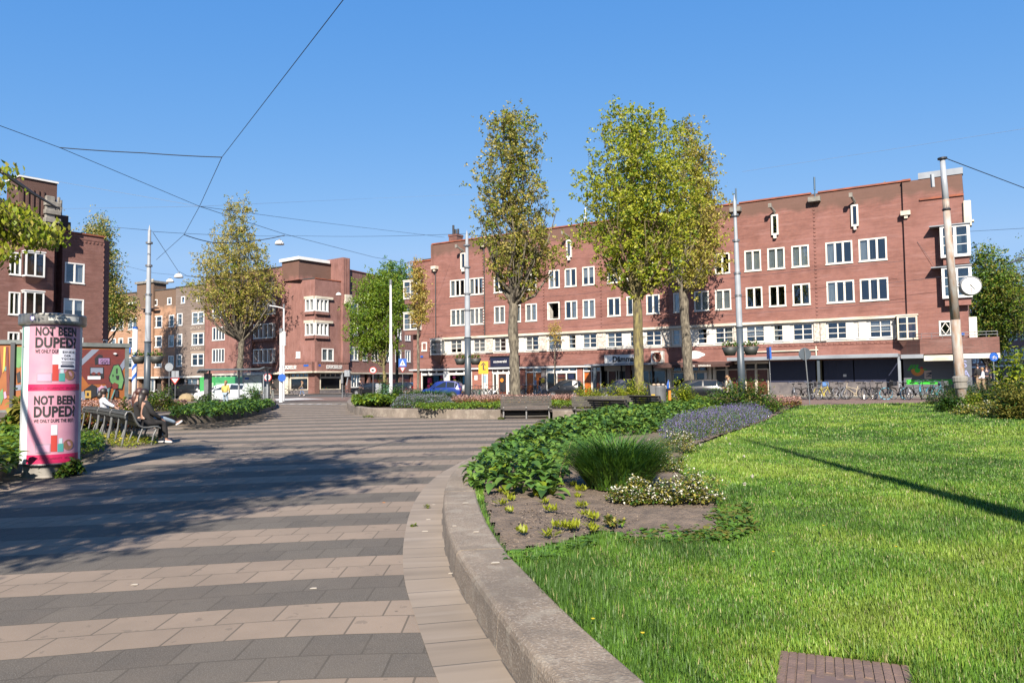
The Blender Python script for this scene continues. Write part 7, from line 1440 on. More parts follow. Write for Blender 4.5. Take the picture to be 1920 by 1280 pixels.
# ------------------------------------------------------------------ trees
def tree(name, px, Y, env, trunk_r, label, tones, weights, bark='bark', ncl=260, per=60, lsize=.13, seed=1, forky=None, z0=0.0, clr=.55, bush=.55, limbs=46, trunk_top=.85, depthk=.9, lean=0, gap=0.0, base=None, envabs=None, up=1.0, group='trees around the square', reds=None):
    rng = np.random.default_rng(seed); b = base or at(px, Y); t = empty(name, b, 0, label, 'tree', group)
    if envabs is None:
        E = np.array([(zt(px, py, Y), P(l_, py, Y).x - b.x, P(r_, py, Y).x - b.x) for py, l_, r_ in env])
    else: E = np.array(envabs, float)
    E = E[np.argsort(E[:, 0])]
    zmin, zmax = E[0, 0], E[-1, 0]
    zf = forky if forky is not None else zmin
    iL = lambda z: np.interp(z, E[:, 0], E[:, 1]); iR = lambda z: np.interp(z, E[:, 0], E[:, 2])
    top = z0 + (zmax - z0) * trunk_top; xm = lambda z: (iL(z) + iR(z)) / 2
    # trunk
    n = 26; tp = []; tr = []
    wob = rng.normal(0, trunk_r * .26, (n, 2)).cumsum(0) * .55; rn = rng.normal(1, .07, n)
    for i in range(n):
        k = i / (n - 1); z = z0 + (top - z0) * k; tp.append(Vector((wob[i, 0] * min(1, k * 3) + lean * z + xm(max(z, zmin)) * max(0, k - .3) * .9, wob[i, 1], z))); tr.append(trunk_r * rn[i] * (1.3 if i == 0 else 1) * (1 - .8 * max(0, (z - zf * .8) / (top - zf * .8)) ** .8 if z > zf * .8 else 1.0 - .12 * z / max(zf, .1)))
    mb = MB(); mb.tube(tp, tr, 12)
    tpn = np.array([tuple(p) for p in tp])
    def trunk_at(z): return Vector((float(np.interp(z, tpn[:, 2], tpn[:, 0])), float(np.interp(z, tpn[:, 2], tpn[:, 1])), z))
    def trunk_r_at(z): return float(np.interp(z, tpn[:, 2], tr))
    # sample crown points
    def sample(m, shell=.5):
        out = []
        A_ = np.maximum(.05, (E[:, 2] - E[:, 1])); zz = np.linspace(zmin, zmax, 200); wz = np.interp(zz, E[:, 0], A_) ** 1.6; wz /= wz.sum()
        z = rng.choice(zz, m, p=wz) + rng.normal(0, (zmax - zmin) / 300, m); th = rng.uniform(0, 2 * np.pi, m); r = rng.random(m) ** shell
        r *= .95 + .17 * np.sin(th * 3 + z * 1.7 + seed) + .14 * np.sin(th * 5 - z * 3.1); sp_ = (rng.random(m) < .14) & (z > zmin + .35 * (zmax - zmin)); z = z + sp_ * rng.uniform(0, .06, m) * (zmax - zmin)
        cx = (iL(z) + iR(z)) / 2; hx = (iR(z) - iL(z)) / 2; return np.stack([cx + hx * r * np.cos(th), hx * depthk * r * np.sin(th), z], -1)
    tips = sample(limbs, .42); pts_all = []
    for q in tips:
        h = math.hypot(q[0] - xm(q[2]), q[1]); za = max(zf, min(top * .96, q[2] - up * h * rng.uniform(1.0, 2.6) - .5)); a = trunk_at(za); e = Vector(q); d = e - a
        r0 = trunk_r_at(za) * rng.uniform(.35, .55); mid = a + Vector((d.x * .42, d.y * .42, d.z * .28)) + Vector(rng.normal(0, .03 * d.length, 3)); m2 = a + Vector((d.x * .78, d.y * .78, d.z * .68)) + Vector(rng.normal(0, .03 * d.length, 3))
        mb.tube([a, mid, m2, e], [r0, r0 * .62, r0 * .34, r0 * .1], 6, cap=False)
        for k in range(3, 13):
            s = k / 12; p0 = [a, mid, m2, e]; u = s * 3; i = min(2, int(u)); pts_all.append(tuple(p0[i].lerp(p0[i + 1], u - i)))
    pts_all = np.array(pts_all + [tuple(trunk_at(z)) for z in np.linspace(zf, top, 20)])
    cl = sample(ncl, bush)
    if gap: cl = cl[np.sin(cl[:, 0] * 1.9 + seed) * np.cos(cl[:, 2] * 1.3) + rng.normal(0, .4, len(cl)) > -gap]
    for q in cl:
        dd = ((pts_all - q) ** 2 * np.array([1, 1, .6])).sum(1) + np.where(pts_all[:, 2] > q[2], .8, 0); a = pts_all[dd.argmin()]; A_ = Vector(a); e = Vector(q); m_ = A_.lerp(e, .5) - Vector((0, 0, .08 * (e - A_).length)); mb.tube([A_, m_, e], [max(.012, trunk_r * .05), trunk_r * .035, .006], 3, cap=False)
    mb.build('trunk', M[bark], t, smooth=True)
    N = len(cl) * per; ci = rng.integers(0, len(cl), N); off = rng.normal(0, clr, (N, 3)) * np.array([1, 1, .85]); off *= np.minimum(1, 2.0 * clr / np.maximum(1e-6, np.linalg.norm(off, axis=1)))[:, None]
    # leaves sit on small sprays so the crown keeps clumps and gaps
    nsp = max(4, per // 7); spr = rng.normal(0, clr, (len(cl), nsp, 3)); pos = cl[ci] + spr[ci, rng.integers(0, nsp, N)] * .9 + off * .26
    tilt = rng.uniform(.3, 2.2, N); tone_cl = rng.choice(len(tones), (len(cl),), p=weights); mi = np.where(rng.random(N) < .55, tone_cl[ci], rng.choice(len(tones), N, p=weights))
    inst('crown', LEAF_V, LEAF_F, pos, rots(N, rng, tilt, roll=rng.uniform(0, 6.28, N)), rng.uniform(.65, 1.25, N) * lsize, [leaf(k) for k in tones], mi, t)
    return t
tree('elm_tree', 965, 53, [(208, 945, 985), (222, 912, 1004), (300, 893, 1018), (350, 882, 1022), (400, 888, 1035), (440, 893, 1048), (480, 905, 1052), (505, 912, 1046), (530, 930, 1022), (560, 948, 990)], .38, 'tall slim elm with thin brown-green leaves, left of the two big trees by the facade', ['olive', 'yolive', 'yellow', 'bright'], [.30, .36, .10, .24], ncl=820, per=32, lsize=.185, seed=3, forky=zt(965, 572, 53), clr=.31, bush=.62, limbs=80, gap=.85)
tree('elm_tree', 1198, 50, [(200, 1148, 1162), (212, 1130, 1222), (240, 1122, 1286), (290, 1098, 1300), (340, 1088, 1308), (400, 1082, 1310), (450, 1088, 1304), (490, 1108, 1290), (520, 1128, 1270), (550, 1168, 1234)], .33, 'tall bushy elm with bright yellow-green leaves and a pale yellow trunk', ['spring', 'lime', 'bright', 'green'], [.36, .30, .22, .12], bark='bark_moss', ncl=980, per=36, lsize=.20, seed=5, forky=zt(1198, 560, 50), clr=.31, bush=.6, limbs=80, gap=.95)
tree('elm_tree', 1293, 62, [(225, 1275, 1290), (250, 1262, 1316), (300, 1262, 1338), (345, 1262, 1346), (400, 1262, 1360), (440, 1258, 1352), (480, 1262, 1366), (520, 1270, 1340), (545, 1280, 1310)], .40, 'yellowish elm behind and right of the bushy bright green tree', ['yolive', 'spring', 'yellow', 'olive'], [.3, .28, .22, .2], ncl=640, per=36, lsize=.21, seed=8, forky=zt(1293, 548, 62), clr=.40, bush=.6, limbs=60, gap=.7)
tree('elm_tree', 449, 98, [(374, 432, 462), (400, 418, 474), (440, 400, 486), (470, 388, 500), (495, 372, 512), (520, 366, 522), (550, 358, 520), (580, 372, 505), (600, 400, 492)], .42, 'tall elm with thin yellow leaves in front of the rose brick building', ['yolive', 'yellow', 'olive', 'bright'], [.4, .24, .22, .14], bark='bark', ncl=900, per=36, lsize=.23, seed=11, forky=zt(449, 640, 98), clr=.48, bush=.55, limbs=90, gap=.8)
tree('elm_tree', 190, 100, [(408, 172, 192), (425, 158, 205), (460, 155, 212), (500, 160, 218), (540, 165, 225), (580, 170, 252), (605, 180, 246)], .4, 'tall yellow-green tree rising behind the dark red building at the left', ['yolive', 'yellow', 'green', 'dark'], [.36, .2, .24, .2], ncl=520, per=50, lsize=.24, seed=13, forky=6, clr=.7, bush=.6, limbs=50, gap=.8)
tree('lime_tree', 722, 90, [(515, 700, 722), (530, 672, 750), (545, 664, 758), (580, 658, 762), (600, 650, 752), (630, 652, 745), (655, 662, 736), (672, 676, 700)], .22, 'small round tree with fresh bright green leaves behind the white pole', ['fresh', 'bright', 'green'], [.5, .25, .25], bark='bark_moss', ncl=420, per=60, lsize=.24, seed=17, forky=zt(722, 690, 90), clr=.6, bush=.6, limbs=40, gap=.8)
tree('lime_tree', 744, 98, [(497, 728, 745), (510, 715, 764), (535, 712, 768), (565, 716, 775), (590, 722, 765)], .2, 'small green tree rising behind the fresh green one', ['teal', 'green', 'bright'], [.4, .3, .3], ncl=240, per=50, lsize=.24, seed=19, forky=zt(744, 640, 98), clr=.6, bush=.6, limbs=30, gap=.7)
tree('young_elm_tree', 784, 74, [(482, 774, 782), (500, 772, 791), (525, 772, 796), (555, 770, 803), (585, 770, 800), (610, 776, 796)], .14, 'slim young tree with sparse orange-yellow leaves at the corner of the big facade', ['yellow', 'yolive', 'orange'], [.5, .3, .2], ncl=150, per=36, lsize=.2, seed=23, forky=zt(784, 640, 74), clr=.35, limbs=26, gap=.8)
tree('young_elm_tree', 1040, 74, [(604, 1034, 1048), (615, 1030, 1053), (640, 1033, 1050), (655, 1037, 1046)], .06, 'small young tree with few yellow twigs before the shop with orange posters', ['yellow', 'orange'], [.6, .4], ncl=60, per=14, lsize=.14, seed=29, forky=zt(1040, 670, 74), clr=.2, limbs=18)
tree('street_tree', 1852, 72, [(472, 1838, 1858), (490, 1826, 1880), (520, 1818, 1900), (560, 1815, 1925), (600, 1815, 1925), (640, 1820, 1890), (665, 1832, 1870)], .3, 'green leafy tree beside the end of the brick building', ['green', 'dark', 'bright', 'yolive'], [.36, .28, .22, .14], bark='bark_dark', ncl=520, per=60, lsize=.22, seed=31, forky=zt(1852, 690, 72), clr=.6, bush=.6, limbs=46, gap=.7)
tree('street_tree', 1955, 66, [(480, 1900, 1960), (520, 1890, 2010), (580, 1885, 2030), (620, 1900, 2020)], .25, 'sparse green tree half outside the right edge of the picture', ['green', 'olive', 'bright'], [.4, .3, .3], bark='bark', ncl=160, per=36, lsize=.2, seed=37, forky=3, clr=.6, limbs=26, gap=.6)
tree('bare_tree', 112, 95, [(385, 106, 113), (420, 98, 120), (450, 96, 124)], .15, 'thin bare tree top showing between the brick tower and the chimney', ['yellow'], [1.0], ncl=120, per=2, lsize=.2, seed=41, forky=14, clr=.5, limbs=30)
# near tree out of frame on the left: casts the crown shadow on the paving and reaches into the top left corner
rngN = np.random.default_rng(77)
tN = tree('plane_tree', 0, 1, None, .17, 'leafy tree standing at the left, only its low branches reach into the picture', ['bright', 'lime', 'green', 'yolive'], [.42, .28, .2, .1], ncl=400, per=52, lsize=.13, seed=44, base=Vector((-5.7, -.8, 0)), forky=2.6, clr=.26, limbs=34, gap=.55,
    envabs=[(5.8, -1.0, 1.2), (6.6, -2.0, 2.0), (7.6, -2.6, 2.6), (8.8, -2.4, 2.7), (10.0, -1.8, 2.1), (10.8, -.6, 1.2)], depthk=.85, bark='bark_dark', up=.5)
# long forward limbs of the same tree
def limbs_forward(t, specs):
    mb = MB(); P_ = []; rng = np.random.default_rng(5)
    for pts, r, cl_ in specs:
        pts = [Vector(p) - t.location for p in pts]; mb.tube(pts, [r * (1 - .85 * i / (len(pts) - 1)) for i in range(len(pts))], 7)
        for i in range(1, len(pts)):
            for k in range(cl_):
                a = pts[i - 1].lerp(pts[i], rng.random()); e = a + Vector(rng.normal(0, .42, 3)) * (1 + .2 * i); mb.tube([a, a.lerp(e, .5) + Vector((0, 0, .05)), e], [.014, .009, .004], 4, cap=False); P_.append(tuple(e)); P_.append(tuple(a.lerp(e, .6)))
    mb.build('limb', M['bark_dark'], t, smooth=True); P_ = np.array(P_); n = len(P_) * 26
    if not n: return
    ci = rng.integers(0, len(P_), n); pos = P_[ci] + rng.normal(0, .17, (n, 3)) * np.array([1, 1, .7])
    inst('foliage', LEAF_V, LEAF_F, pos, rots(n, rng, rng.uniform(.4, 2.2, n)), rng.uniform(.09, .15, n), [leaf('bright'), leaf('lime'), leaf('green')], rng.choice(3, n, p=[.45, .3, .25]), t)
limbs_forward(tN, [([(-5.6, -.7, 4.6), (-4.9, 1, 5.6), (-4.6, 3, 6.6), (-4.1, 6, 7.6), (-3.5, 8, 8.3)], .10, 9), ([(-5.6, -.7, 4.2), (-5.4, 1.6, 5.2), (-5.2, 4, 6.3), (-5.0, 7.5, 7.6)], .10, 9), ([(-5.6, -.7, 4.8), (-4.4, 1.2, 6.0), (-3.6, 3.0, 6.7), (-3.1, 4.8, 7.1)], .09, 9), ([(-5.6, -.8, 3.8), (-5.9, 1.6, 4.9), (-6.3, 4.5, 5.9), (-6.2, 7.5, 7.2)], .09, 8), ([(-5.6, -.8, 3.2), (-5.0, .2, 4.0), (-4.7, .8, 4.4)], .05, 4)])
limbs_forward(tN, [([(-5.7, -.8, 3.0), (-7.6, 4.5, 4.6), (-8.9, 8.6, 5.4), (-8.9, 11.2, 4.9), (-8.6, 12.0, 4.5)], .075, 0)])
# the hanging sprays at the left edge
rng = np.random.default_rng(9); sp = []
mbs = MB(); base_ = tN.location
for k in range(64):
    px_, py_ = rng.uniform(-70, 100), rng.normal(440, 26)
    if px_ > 60: py_ = rng.normal(447, 11)
    e = P(px_, py_, rng.uniform(10.6, 11.9)); a = Vector((-8.9, 11.2, 4.9)).lerp(Vector((-8.9, 9.8, 5.15)), rng.random()); mbs.tube([a - base_, (a.lerp(e, .55) + Vector((0, 0, .08))) - base_, e - base_], [.012, .008, .003], 4, cap=False); sp.append(tuple(e - base_)); sp.append(tuple(a.lerp(e, .8) - base_))
for k in range(9):
    e = P(rng.uniform(-60, 30), rng.uniform(290, 395), 11.2); a = Vector((-8.9, 11.0, 4.95)); mbs.tube([a - base_, a.lerp(e, .5) + Vector((0, 0, .1)) - base_, e - base_], [.012, .008, .003], 4, cap=False); sp += [tuple(e - base_)]
mbs.build('twig', M['bark_dark'], tN, smooth=True); sp = np.array(sp); n = len(sp) * 34; ci = rng.integers(0, len(sp), n); pos = sp[ci] + rng.normal(0, .10, (n, 3)) * np.array([1, 1, .55])
inst('foliage', LEAF_V, LEAF_F, pos, rots(n, rng, rng.uniform(.6, 2.0, n)), rng.uniform(.06, .11, n), [leaf('lime'), leaf('bright'), leaf('yolive'), leaf('olive')], rng.choice(4, n, p=[.4, .34, .16, .1]), tN)
mb = MB(); mb.tube([P(-40, 290, 12), P(6, 324, 12), P(60, 362, 12.3), P(113, 393, 12.6)], [.045, .04, .03, .012], 7); o = mb.build('dark_cable', M['dark']); tag(o, 'thick dark cable end sloping across the brick tower at the top left', 'cable')
# unseen mast behind the camera, lean and taper shaped for the thin lawn shadow
t = empty('street_pole', (4.30, -3.2, 0), 0, 'tall tapering mast behind the camera, seen only by its shadow on the lawn', 'pole'); MB().tube([(0, 0, 0), (-.54, 0, 7.5), (-.63, 0, 8.7), (-1.02, 0, 14.1)], [.30, .20, .13, .035], 12).build('pole_shaft', M['pole_light'], t)
# ------------------------------------------------------------------ plants
BIGLEAF_V = []; 
for i, (y, w_, z) in enumerate(((0, .02, 0), (.2, .24, .10), (.45, .34, .14), (.75, .22, .08), (1.0, .0, -.08))): BIGLEAF_V += [(-w_, y, z + w_ * .35), (0, y, z), (w_, y, z + w_ * .35)]
BIGLEAF_V = np.array(BIGLEAF_V); BIGLEAF_F = []
for i in range(4): BIGLEAF_F += [(i * 3, i * 3 + 1, i * 3 + 4, i * 3 + 3), (i * 3 + 1, i * 3 + 2, i * 3 + 5, i * 3 + 4)]
BLADE_V = np.array([(-.5, 0, 0), (.5, 0, 0), (.42, .12, .5), (-.42, .12, .5), (0, .42, 1.0)]); BLADE_F = [(0, 1, 2, 3), (3, 2, 4)]
BLADE6_V = np.array([(-.5, 0, 0), (.5, 0, 0), (.45, .06, .35), (-.45, .06, .35), (.3, .25, .7), (-.3, .25, .7), (0, .6, .95)]); BLADE6_F = [(0, 1, 2, 3), (3, 2, 4, 5), (5, 4, 6)]
def bigleaves(name, poly, z, n, size, hmax, tones, w, label, cat='plants', seed=1, kind='stuff', parent=None, hfun=None, tl=(1.0, 1.75), smooth=True):
    rng = np.random.default_rng(seed); xs = [p[0] for p in poly]; ys = [p[1] for p in poly]; P_ = np.zeros((0, 2))
    while len(P_) < n:
        q = np.stack([rng.uniform(min(xs), max(xs), n * 2), rng.uniform(min(ys), max(ys), n * 2)], -1); P_ = np.concatenate([P_, q[inpoly(q[:, 0], q[:, 1], poly)]])
    P_ = P_[:n]; mound = .55 + .45 * np.sin(P_[:, 0] * 5.1 + 1.3 * np.sin(P_[:, 1] * 2.9)) * np.cos(P_[:, 1] * 4.3); h = hmax * (.35 + .65 * mound.clip(0, 1)) * rng.random(n) ** .35
    if hfun is not None: h = h * hfun(P_)
    pos = np.concatenate([P_, (z + h)[:, None]], 1); s = rng.uniform(.65, 1.2, n) * size
    o = inst(name, BIGLEAF_V, BIGLEAF_F, pos, rots(n, rng, rng.uniform(tl[0] - 1.57, tl[1] - 1.57, n)), s, [leaf(k) for k in tones], rng.choice(len(tones), n, p=w), parent, smooth=smooth)
    if label: tag(o, label, cat, kind=kind)
    return o
def pz_(lst, z): return [tuple(p) for p in px2(lst, z)]
# comfrey-like big leaves along the kerb of the near bed
edge = pz_([(880, 895), (900, 900), (950, 905), (1040, 915), (1052, 880), (1075, 830), (1140, 812), (1235, 800), (1260, 780), (1330, 768), (1400, 757), (1440, 752), (1430, 745), (1330, 748), (1200, 768), (1100, 780), (1010, 802), (930, 836), (885, 866)], ZK + .12)
M['stemgreen'] = mat('green_stems', (.05, .10, .02), .7)
def mindist(P_, poly, k=.45):
    d = np.full(len(P_), 9.0)
    for (x0, y0), (x1, y1) in zip(poly, poly[1:] + poly[:1]):
        ax, ay = x1 - x0, y1 - y0; L2 = ax * ax + ay * ay + 1e-9; u = ((P_[:, 0] - x0) * ax + (P_[:, 1] - y0) * ay) / L2; u = u.clip(0, 1); d = np.minimum(d, np.hypot(P_[:, 0] - x0 - u * ax, P_[:, 1] - y0 - u * ay))
    return (d / k).clip(.12, 1) ** .6
bigleaves('leafy_ground_cover', edge, ZK + .02, 17000, .165, .42, ['hosta', 'hostal', 'dark', 'bright'], [.46, .34, .1, .1], 'large dark green hairy leaves spilling over the kerb of the near bed', 'ground cover', 2, hfun=lambda q: mindist(q, edge, .5), tl=(.9, 2.15))
# clump of ornamental grass
def grassclump(px, py, r, h, n, label, seed, tones=('grassd', 'green', 'teal'), w=None, name='ornamental_grass', z=ZK, wd=.006, cat='ornamental grass', spread=.75):
    rng = np.random.default_rng(seed); c = G(px, py, z); t = empty(name, c, 0, label, cat)
    a = rng.uniform(0, 6.28, n); rr = r * .62 * rng.random(n) ** .5; pos = np.stack([rr * np.cos(a), rr * np.sin(a), np.zeros(n)], -1); tilt = -(rr / r) * spread * rng.uniform(.4, 1.5, n) + rng.normal(0, .12, n); yaw = a + np.pi / 2 + np.pi + rng.normal(0, .5, n)
    H_ = h * rng.uniform(.55, 1.1, n); sc = np.stack([np.full(n, wd) * rng.uniform(.7, 1.3, n), H_ * .9, H_], -1); yaw = a - np.pi / 2 + rng.normal(0, .5, n)
    inst('blades', BLADE6_V, BLADE6_F, pos, rots(n, rng, tilt * .8, yaw=yaw), sc, [leaf(k) for k in tones], rng.choice(len(tones), n, p=w), t); return t
grassclump(1158, 912, .56, .66, 3400, 'dense tuft of long dark green grass in the near flower bed', 3, tones=('grassd', 'grass', 'teal'), w=[.3, .45, .25], wd=.015)
# flowering shrubs, generic
def shrub(px, py, z, rx, rz, n, size, tones, w, label, name='shrub', seed=1, ry=None, petals=None, pn=0, psize=.02, cat='shrub', flat=1.0, tmpl='leaf', group=None, loc=None, stems=12, top=False):
    rng = np.random.default_rng(seed); c = loc or G(px, py, z); t = empty(name, c, 0, label, cat, group); ry = ry or rx * .8
    k = max(6, n // 45); v = rng.normal(0, 1, (k, 3)); v /= np.linalg.norm(v, axis=1)[:, None]; v[:, 2] = np.abs(v[:, 2]); rad = rng.uniform(.45, 1.0, k)[:, None]; cl = v * rad * np.array([rx, ry, rz * (1.15 if not top else 1)]); cl[:, 2] *= rng.uniform(.75, 1.1, k)
    ci = rng.integers(0, k, n); pos = cl[ci] + rng.normal(0, 1, (n, 3)) * np.array([rx * .13, ry * .13, rz * .12]); pos[:, 2] = np.abs(pos[:, 2]) + .01; tv, tf = (LEAF_V, LEAF_F) if tmpl == 'leaf' else (BIGLEAF_V, BIGLEAF_F)
    inst('foliage', tv, tf, pos, rots(n, rng, rng.uniform(.2, 2.0, n) - 1.0), rng.uniform(.6, 1.25, n) * size, [leaf(q) for q in tones], rng.choice(len(tones), n, p=w), t)
    mb = MB()
    for q in cl[rng.integers(0, k, stems)]: mb.tube([(q[0] * .15, q[1] * .15, -.02), (q[0] * .6, q[1] * .6, q[2] * .55), tuple(q)], [size * .12, size * .08, size * .04], 4, cap=False)
    mb.build('stems', M['bark'], t)
    if petals:
        up = cl[ci][:pn * 0 + 1]; j = rng.integers(0, k, pn); pp = cl[j] * 1.08 + rng.normal(0, 1, (pn, 3)) * np.array([rx * .1, ry * .1, rz * .08]); pp[:, 2] = np.abs(pp[:, 2]) + rz * .1; 
        if pn: inst('flowers', LEAF_V, LEAF_F, pp, rots(pn, rng, rng.uniform(-.9, .9, pn)), rng.uniform(.7, 1.3, pn) * psize, [M[petals]], None, t)['kind'] = 'stuff'
    return t
for i, (px_, py_, rx_, rz_, n_, lab) in enumerate(((1195, 940, .30, .20, 2300, 'low flowering bush with white blossoms, left of the pair at the soil edge'), (1290, 940, .38, .27, 2900, 'low flowering bush with dense white blossoms, right of the pair at the soil edge'), (1245, 880, .34, .24, 2000, 'white flowering bush just right of the tall grass tuft'), (1265, 845, .5, .3, 2100, 'creamy white flowering bush behind the grass tuft, in front of the purple flowers'), (1150, 985, .12, .06, 240, 'tiny bright green bush at the lower edge of the white flowering bushes'))):
    shrub(px_, py_, ZK, rx_, rz_, n_, .038, ['yolive', 'olive', 'green', 'dark'], [.3, .3, .25, .15], lab, 'white_flowering_shrub', 50 + i, petals='petal_white', pn=int(n_ * .28) if i < 4 else 0, psize=.028)
# lavender catmint
def spikes(name, poly, z, n, h, label, tones, w, seed=1, petals=None, pn=0, fh=.35, wd=.006, lean=.4, cat='flowers', psize=.022):
    rng = np.random.default_rng(seed); xs = [p[0] for p in poly]; ys = [p[1] for p in poly]; q = np.zeros((0, 2))
    while len(q) < n: a = np.stack([rng.uniform(min(xs), max(xs), n * 2), rng.uniform(min(ys), max(ys), n * 2)], -1); q = np.concatenate([q, a[inpoly(a[:, 0], a[:, 1], poly)]])
    q = q[:n]; md = mindist(q, poly, .4); H_ = h * rng.uniform(.6, 1.1, n) * md; pos = np.concatenate([q, np.full((n, 1), z)], 1); sc = np.stack([np.full(n, wd), H_ * .5, H_], -1)
    t = empty(name, (0, 0, 0), 0) ; tag(t, label, cat); o = inst('stalks', BLADE_V, BLADE_F, pos, rots(n, rng, rng.normal(0, lean, n)), sc, [leaf(k) for k in tones], rng.choice(len(tones), n, p=w), t); o['kind'] = 'stuff'
    lf = rng.integers(0, n, n * 2); pos2 = pos[lf] + np.stack([rng.normal(0, .03, n * 2), rng.normal(0, .03, n * 2), H_[lf] * rng.uniform(.2, .9, n * 2)], -1); inst('foliage', LEAF_V, LEAF_F, pos2, rots(n * 2, rng, rng.uniform(-1.4, 1.4, n * 2)), rng.uniform(.7, 1.2, n * 2) * psize * 1.3, [leaf(k) for k in tones], rng.choice(len(tones), n * 2, p=w), t)['kind'] = 'stuff'
    if petals:
        pj = rng.integers(0, n, pn); pos3 = pos[pj] + np.stack([rng.normal(0, .035, pn), rng.normal(0, .035, pn), H_[pj] * rng.uniform(1 - fh, 1.12, pn)], -1); inst('flowers', LEAF_V, LEAF_F, pos3, rots(pn, rng, rng.uniform(-1.4, 1.4, pn)), rng.uniform(.7, 1.3, pn) * psize, [M[k] for k in petals], rng.integers(0, len(petals), pn), t)['kind'] = 'stuff'
    return t
lav = pz_([(1232, 805), (1250, 830), (1310, 826), (1380, 806), (1440, 784), (1452, 768), (1400, 766), (1330, 778), (1270, 790)], ZK)
spikes('lavender_bed', lav, ZK, 9000, .34, 'drift of purple-blue lavender flowers between the big green leaves and the lawn', ['olive', 'teal', 'dark'], [.4, .35, .25], 61, ['petal_purple', 'petal_purple', 'petal_grey'], 26000, .7, .006, .3, 'lavender', .030)
# lime coloured seedlings in the soil, each one a plant
seeds = [(935, 893), (948, 907), (944, 925), (958, 939), (942, 948), (955, 961), (951, 931), (1010, 932), (1022, 945), (1033, 960), (1083, 934), (1092, 952), (1078, 1000 - 8), (1098, 968), (1112, 975), (1108, 990), (979, 1001), (1030, 1009), (1045, 990), (1058, 992), (1066, 993), (1113, 998), (1090, 922), (1075, 912)]
proto = None
SV = []; SF = []; rs_ = random.Random(2)
for k in range(34):
    a = rs_.uniform(0, 6.28); tl = rs_.uniform(.2, 1.2); l_ = rs_.uniform(.5, 1); d = Vector((math.cos(a) * math.sin(tl), math.sin(a) * math.sin(tl), math.cos(tl))); s = Vector((-math.sin(a), math.cos(a), 0)); o_ = Vector((rs_.uniform(-.5, .5), rs_.uniform(-.3, .3), .1 + rs_.random() * .25)); b_ = len(SV)
    SV += [tuple(o_), tuple(o_ + d * l_ * .5 + s * .14 * l_), tuple(o_ + d * l_), tuple(o_ + d * l_ * .5 - s * .14 * l_)]; SF.append((b_, b_ + 1, b_ + 2, b_ + 3))
plc = ['nearest the kerb under the big leaves', 'among the small plants beside the kerb', 'in the middle of the bare soil', 'at the right of the bare soil', 'at the front edge of the bare soil']
for i, (a, b_) in enumerate(seeds):
    mb = MB(); mb.add([(x * .052, y * .052, z * .045) for x, y, z in SV], SF)
    if i == 0: me = bpy.data.meshes.new('seedling'); me.from_pydata(mb.v, [], mb.f); me.materials.append(leaf('lime')); SEED = me
    o = link('seedling', SEED); o.location = G(a, b_, ZK - .01); o.rotation_euler = (0, 0, i * 1.7); o.scale = (1.5 + .7 * ((i * 7) % 5) / 5,) * 3
    where = 'near the kerb' if a < 970 else ('in the middle of the soil' if a < 1060 else 'on the right of the soil'); row = 'back' if b_ < 930 else ('middle' if b_ < 965 else 'front'); tag(o, f'lime green seedling {where}, {row} row', 'seedling', 'lime green seedlings in the bare soil')
mb = MB(); c0_ = G(1048, 905, ZK); mb.tube([c0_, c0_ + Vector((.03, 0, .18)), c0_ + Vector((.13, 0, .42)), c0_ + Vector((.16, .05, .5))], [.006, .005, .004, .002], 5); tag(mb.build('dry_stalk', mat('dry_stalk', (.45, .33, .17), .8)), 'thin dry pale stalk standing left of the grass tuft', 'stalk')
# bark chips and pebbles on the soil
rng = np.random.default_rng(12); q = np.stack([rng.uniform(-.5, 3.5, 9000), rng.uniform(5, 9, 9000)], -1); q = q[inpoly(q[:, 0], q[:, 1], BED)]
o = inst('soil_crumbs', np.array([(-.5, -.4, 0), (.5, -.3, 0), (.4, .5, 0), (-.4, .4, 0), (0, 0, .6)]), [(0, 1, 4), (1, 2, 4), (2, 3, 4), (3, 0, 4)], np.concatenate([q, np.full((len(q), 1), ZK - .015)], 1), rots(len(q), rng), rng.uniform(.005, .022, len(q)), [M['soil'], mat('dry_chip', (.32, .25, .18), .9), mat('dark_chip', (.06, .045, .035), .9)], rng.choice(3, len(q), p=[.7, .12, .18])); tag(o, 'crumbs of soil and bark chips on the bare bed', 'soil crumbs', kind='stuff')
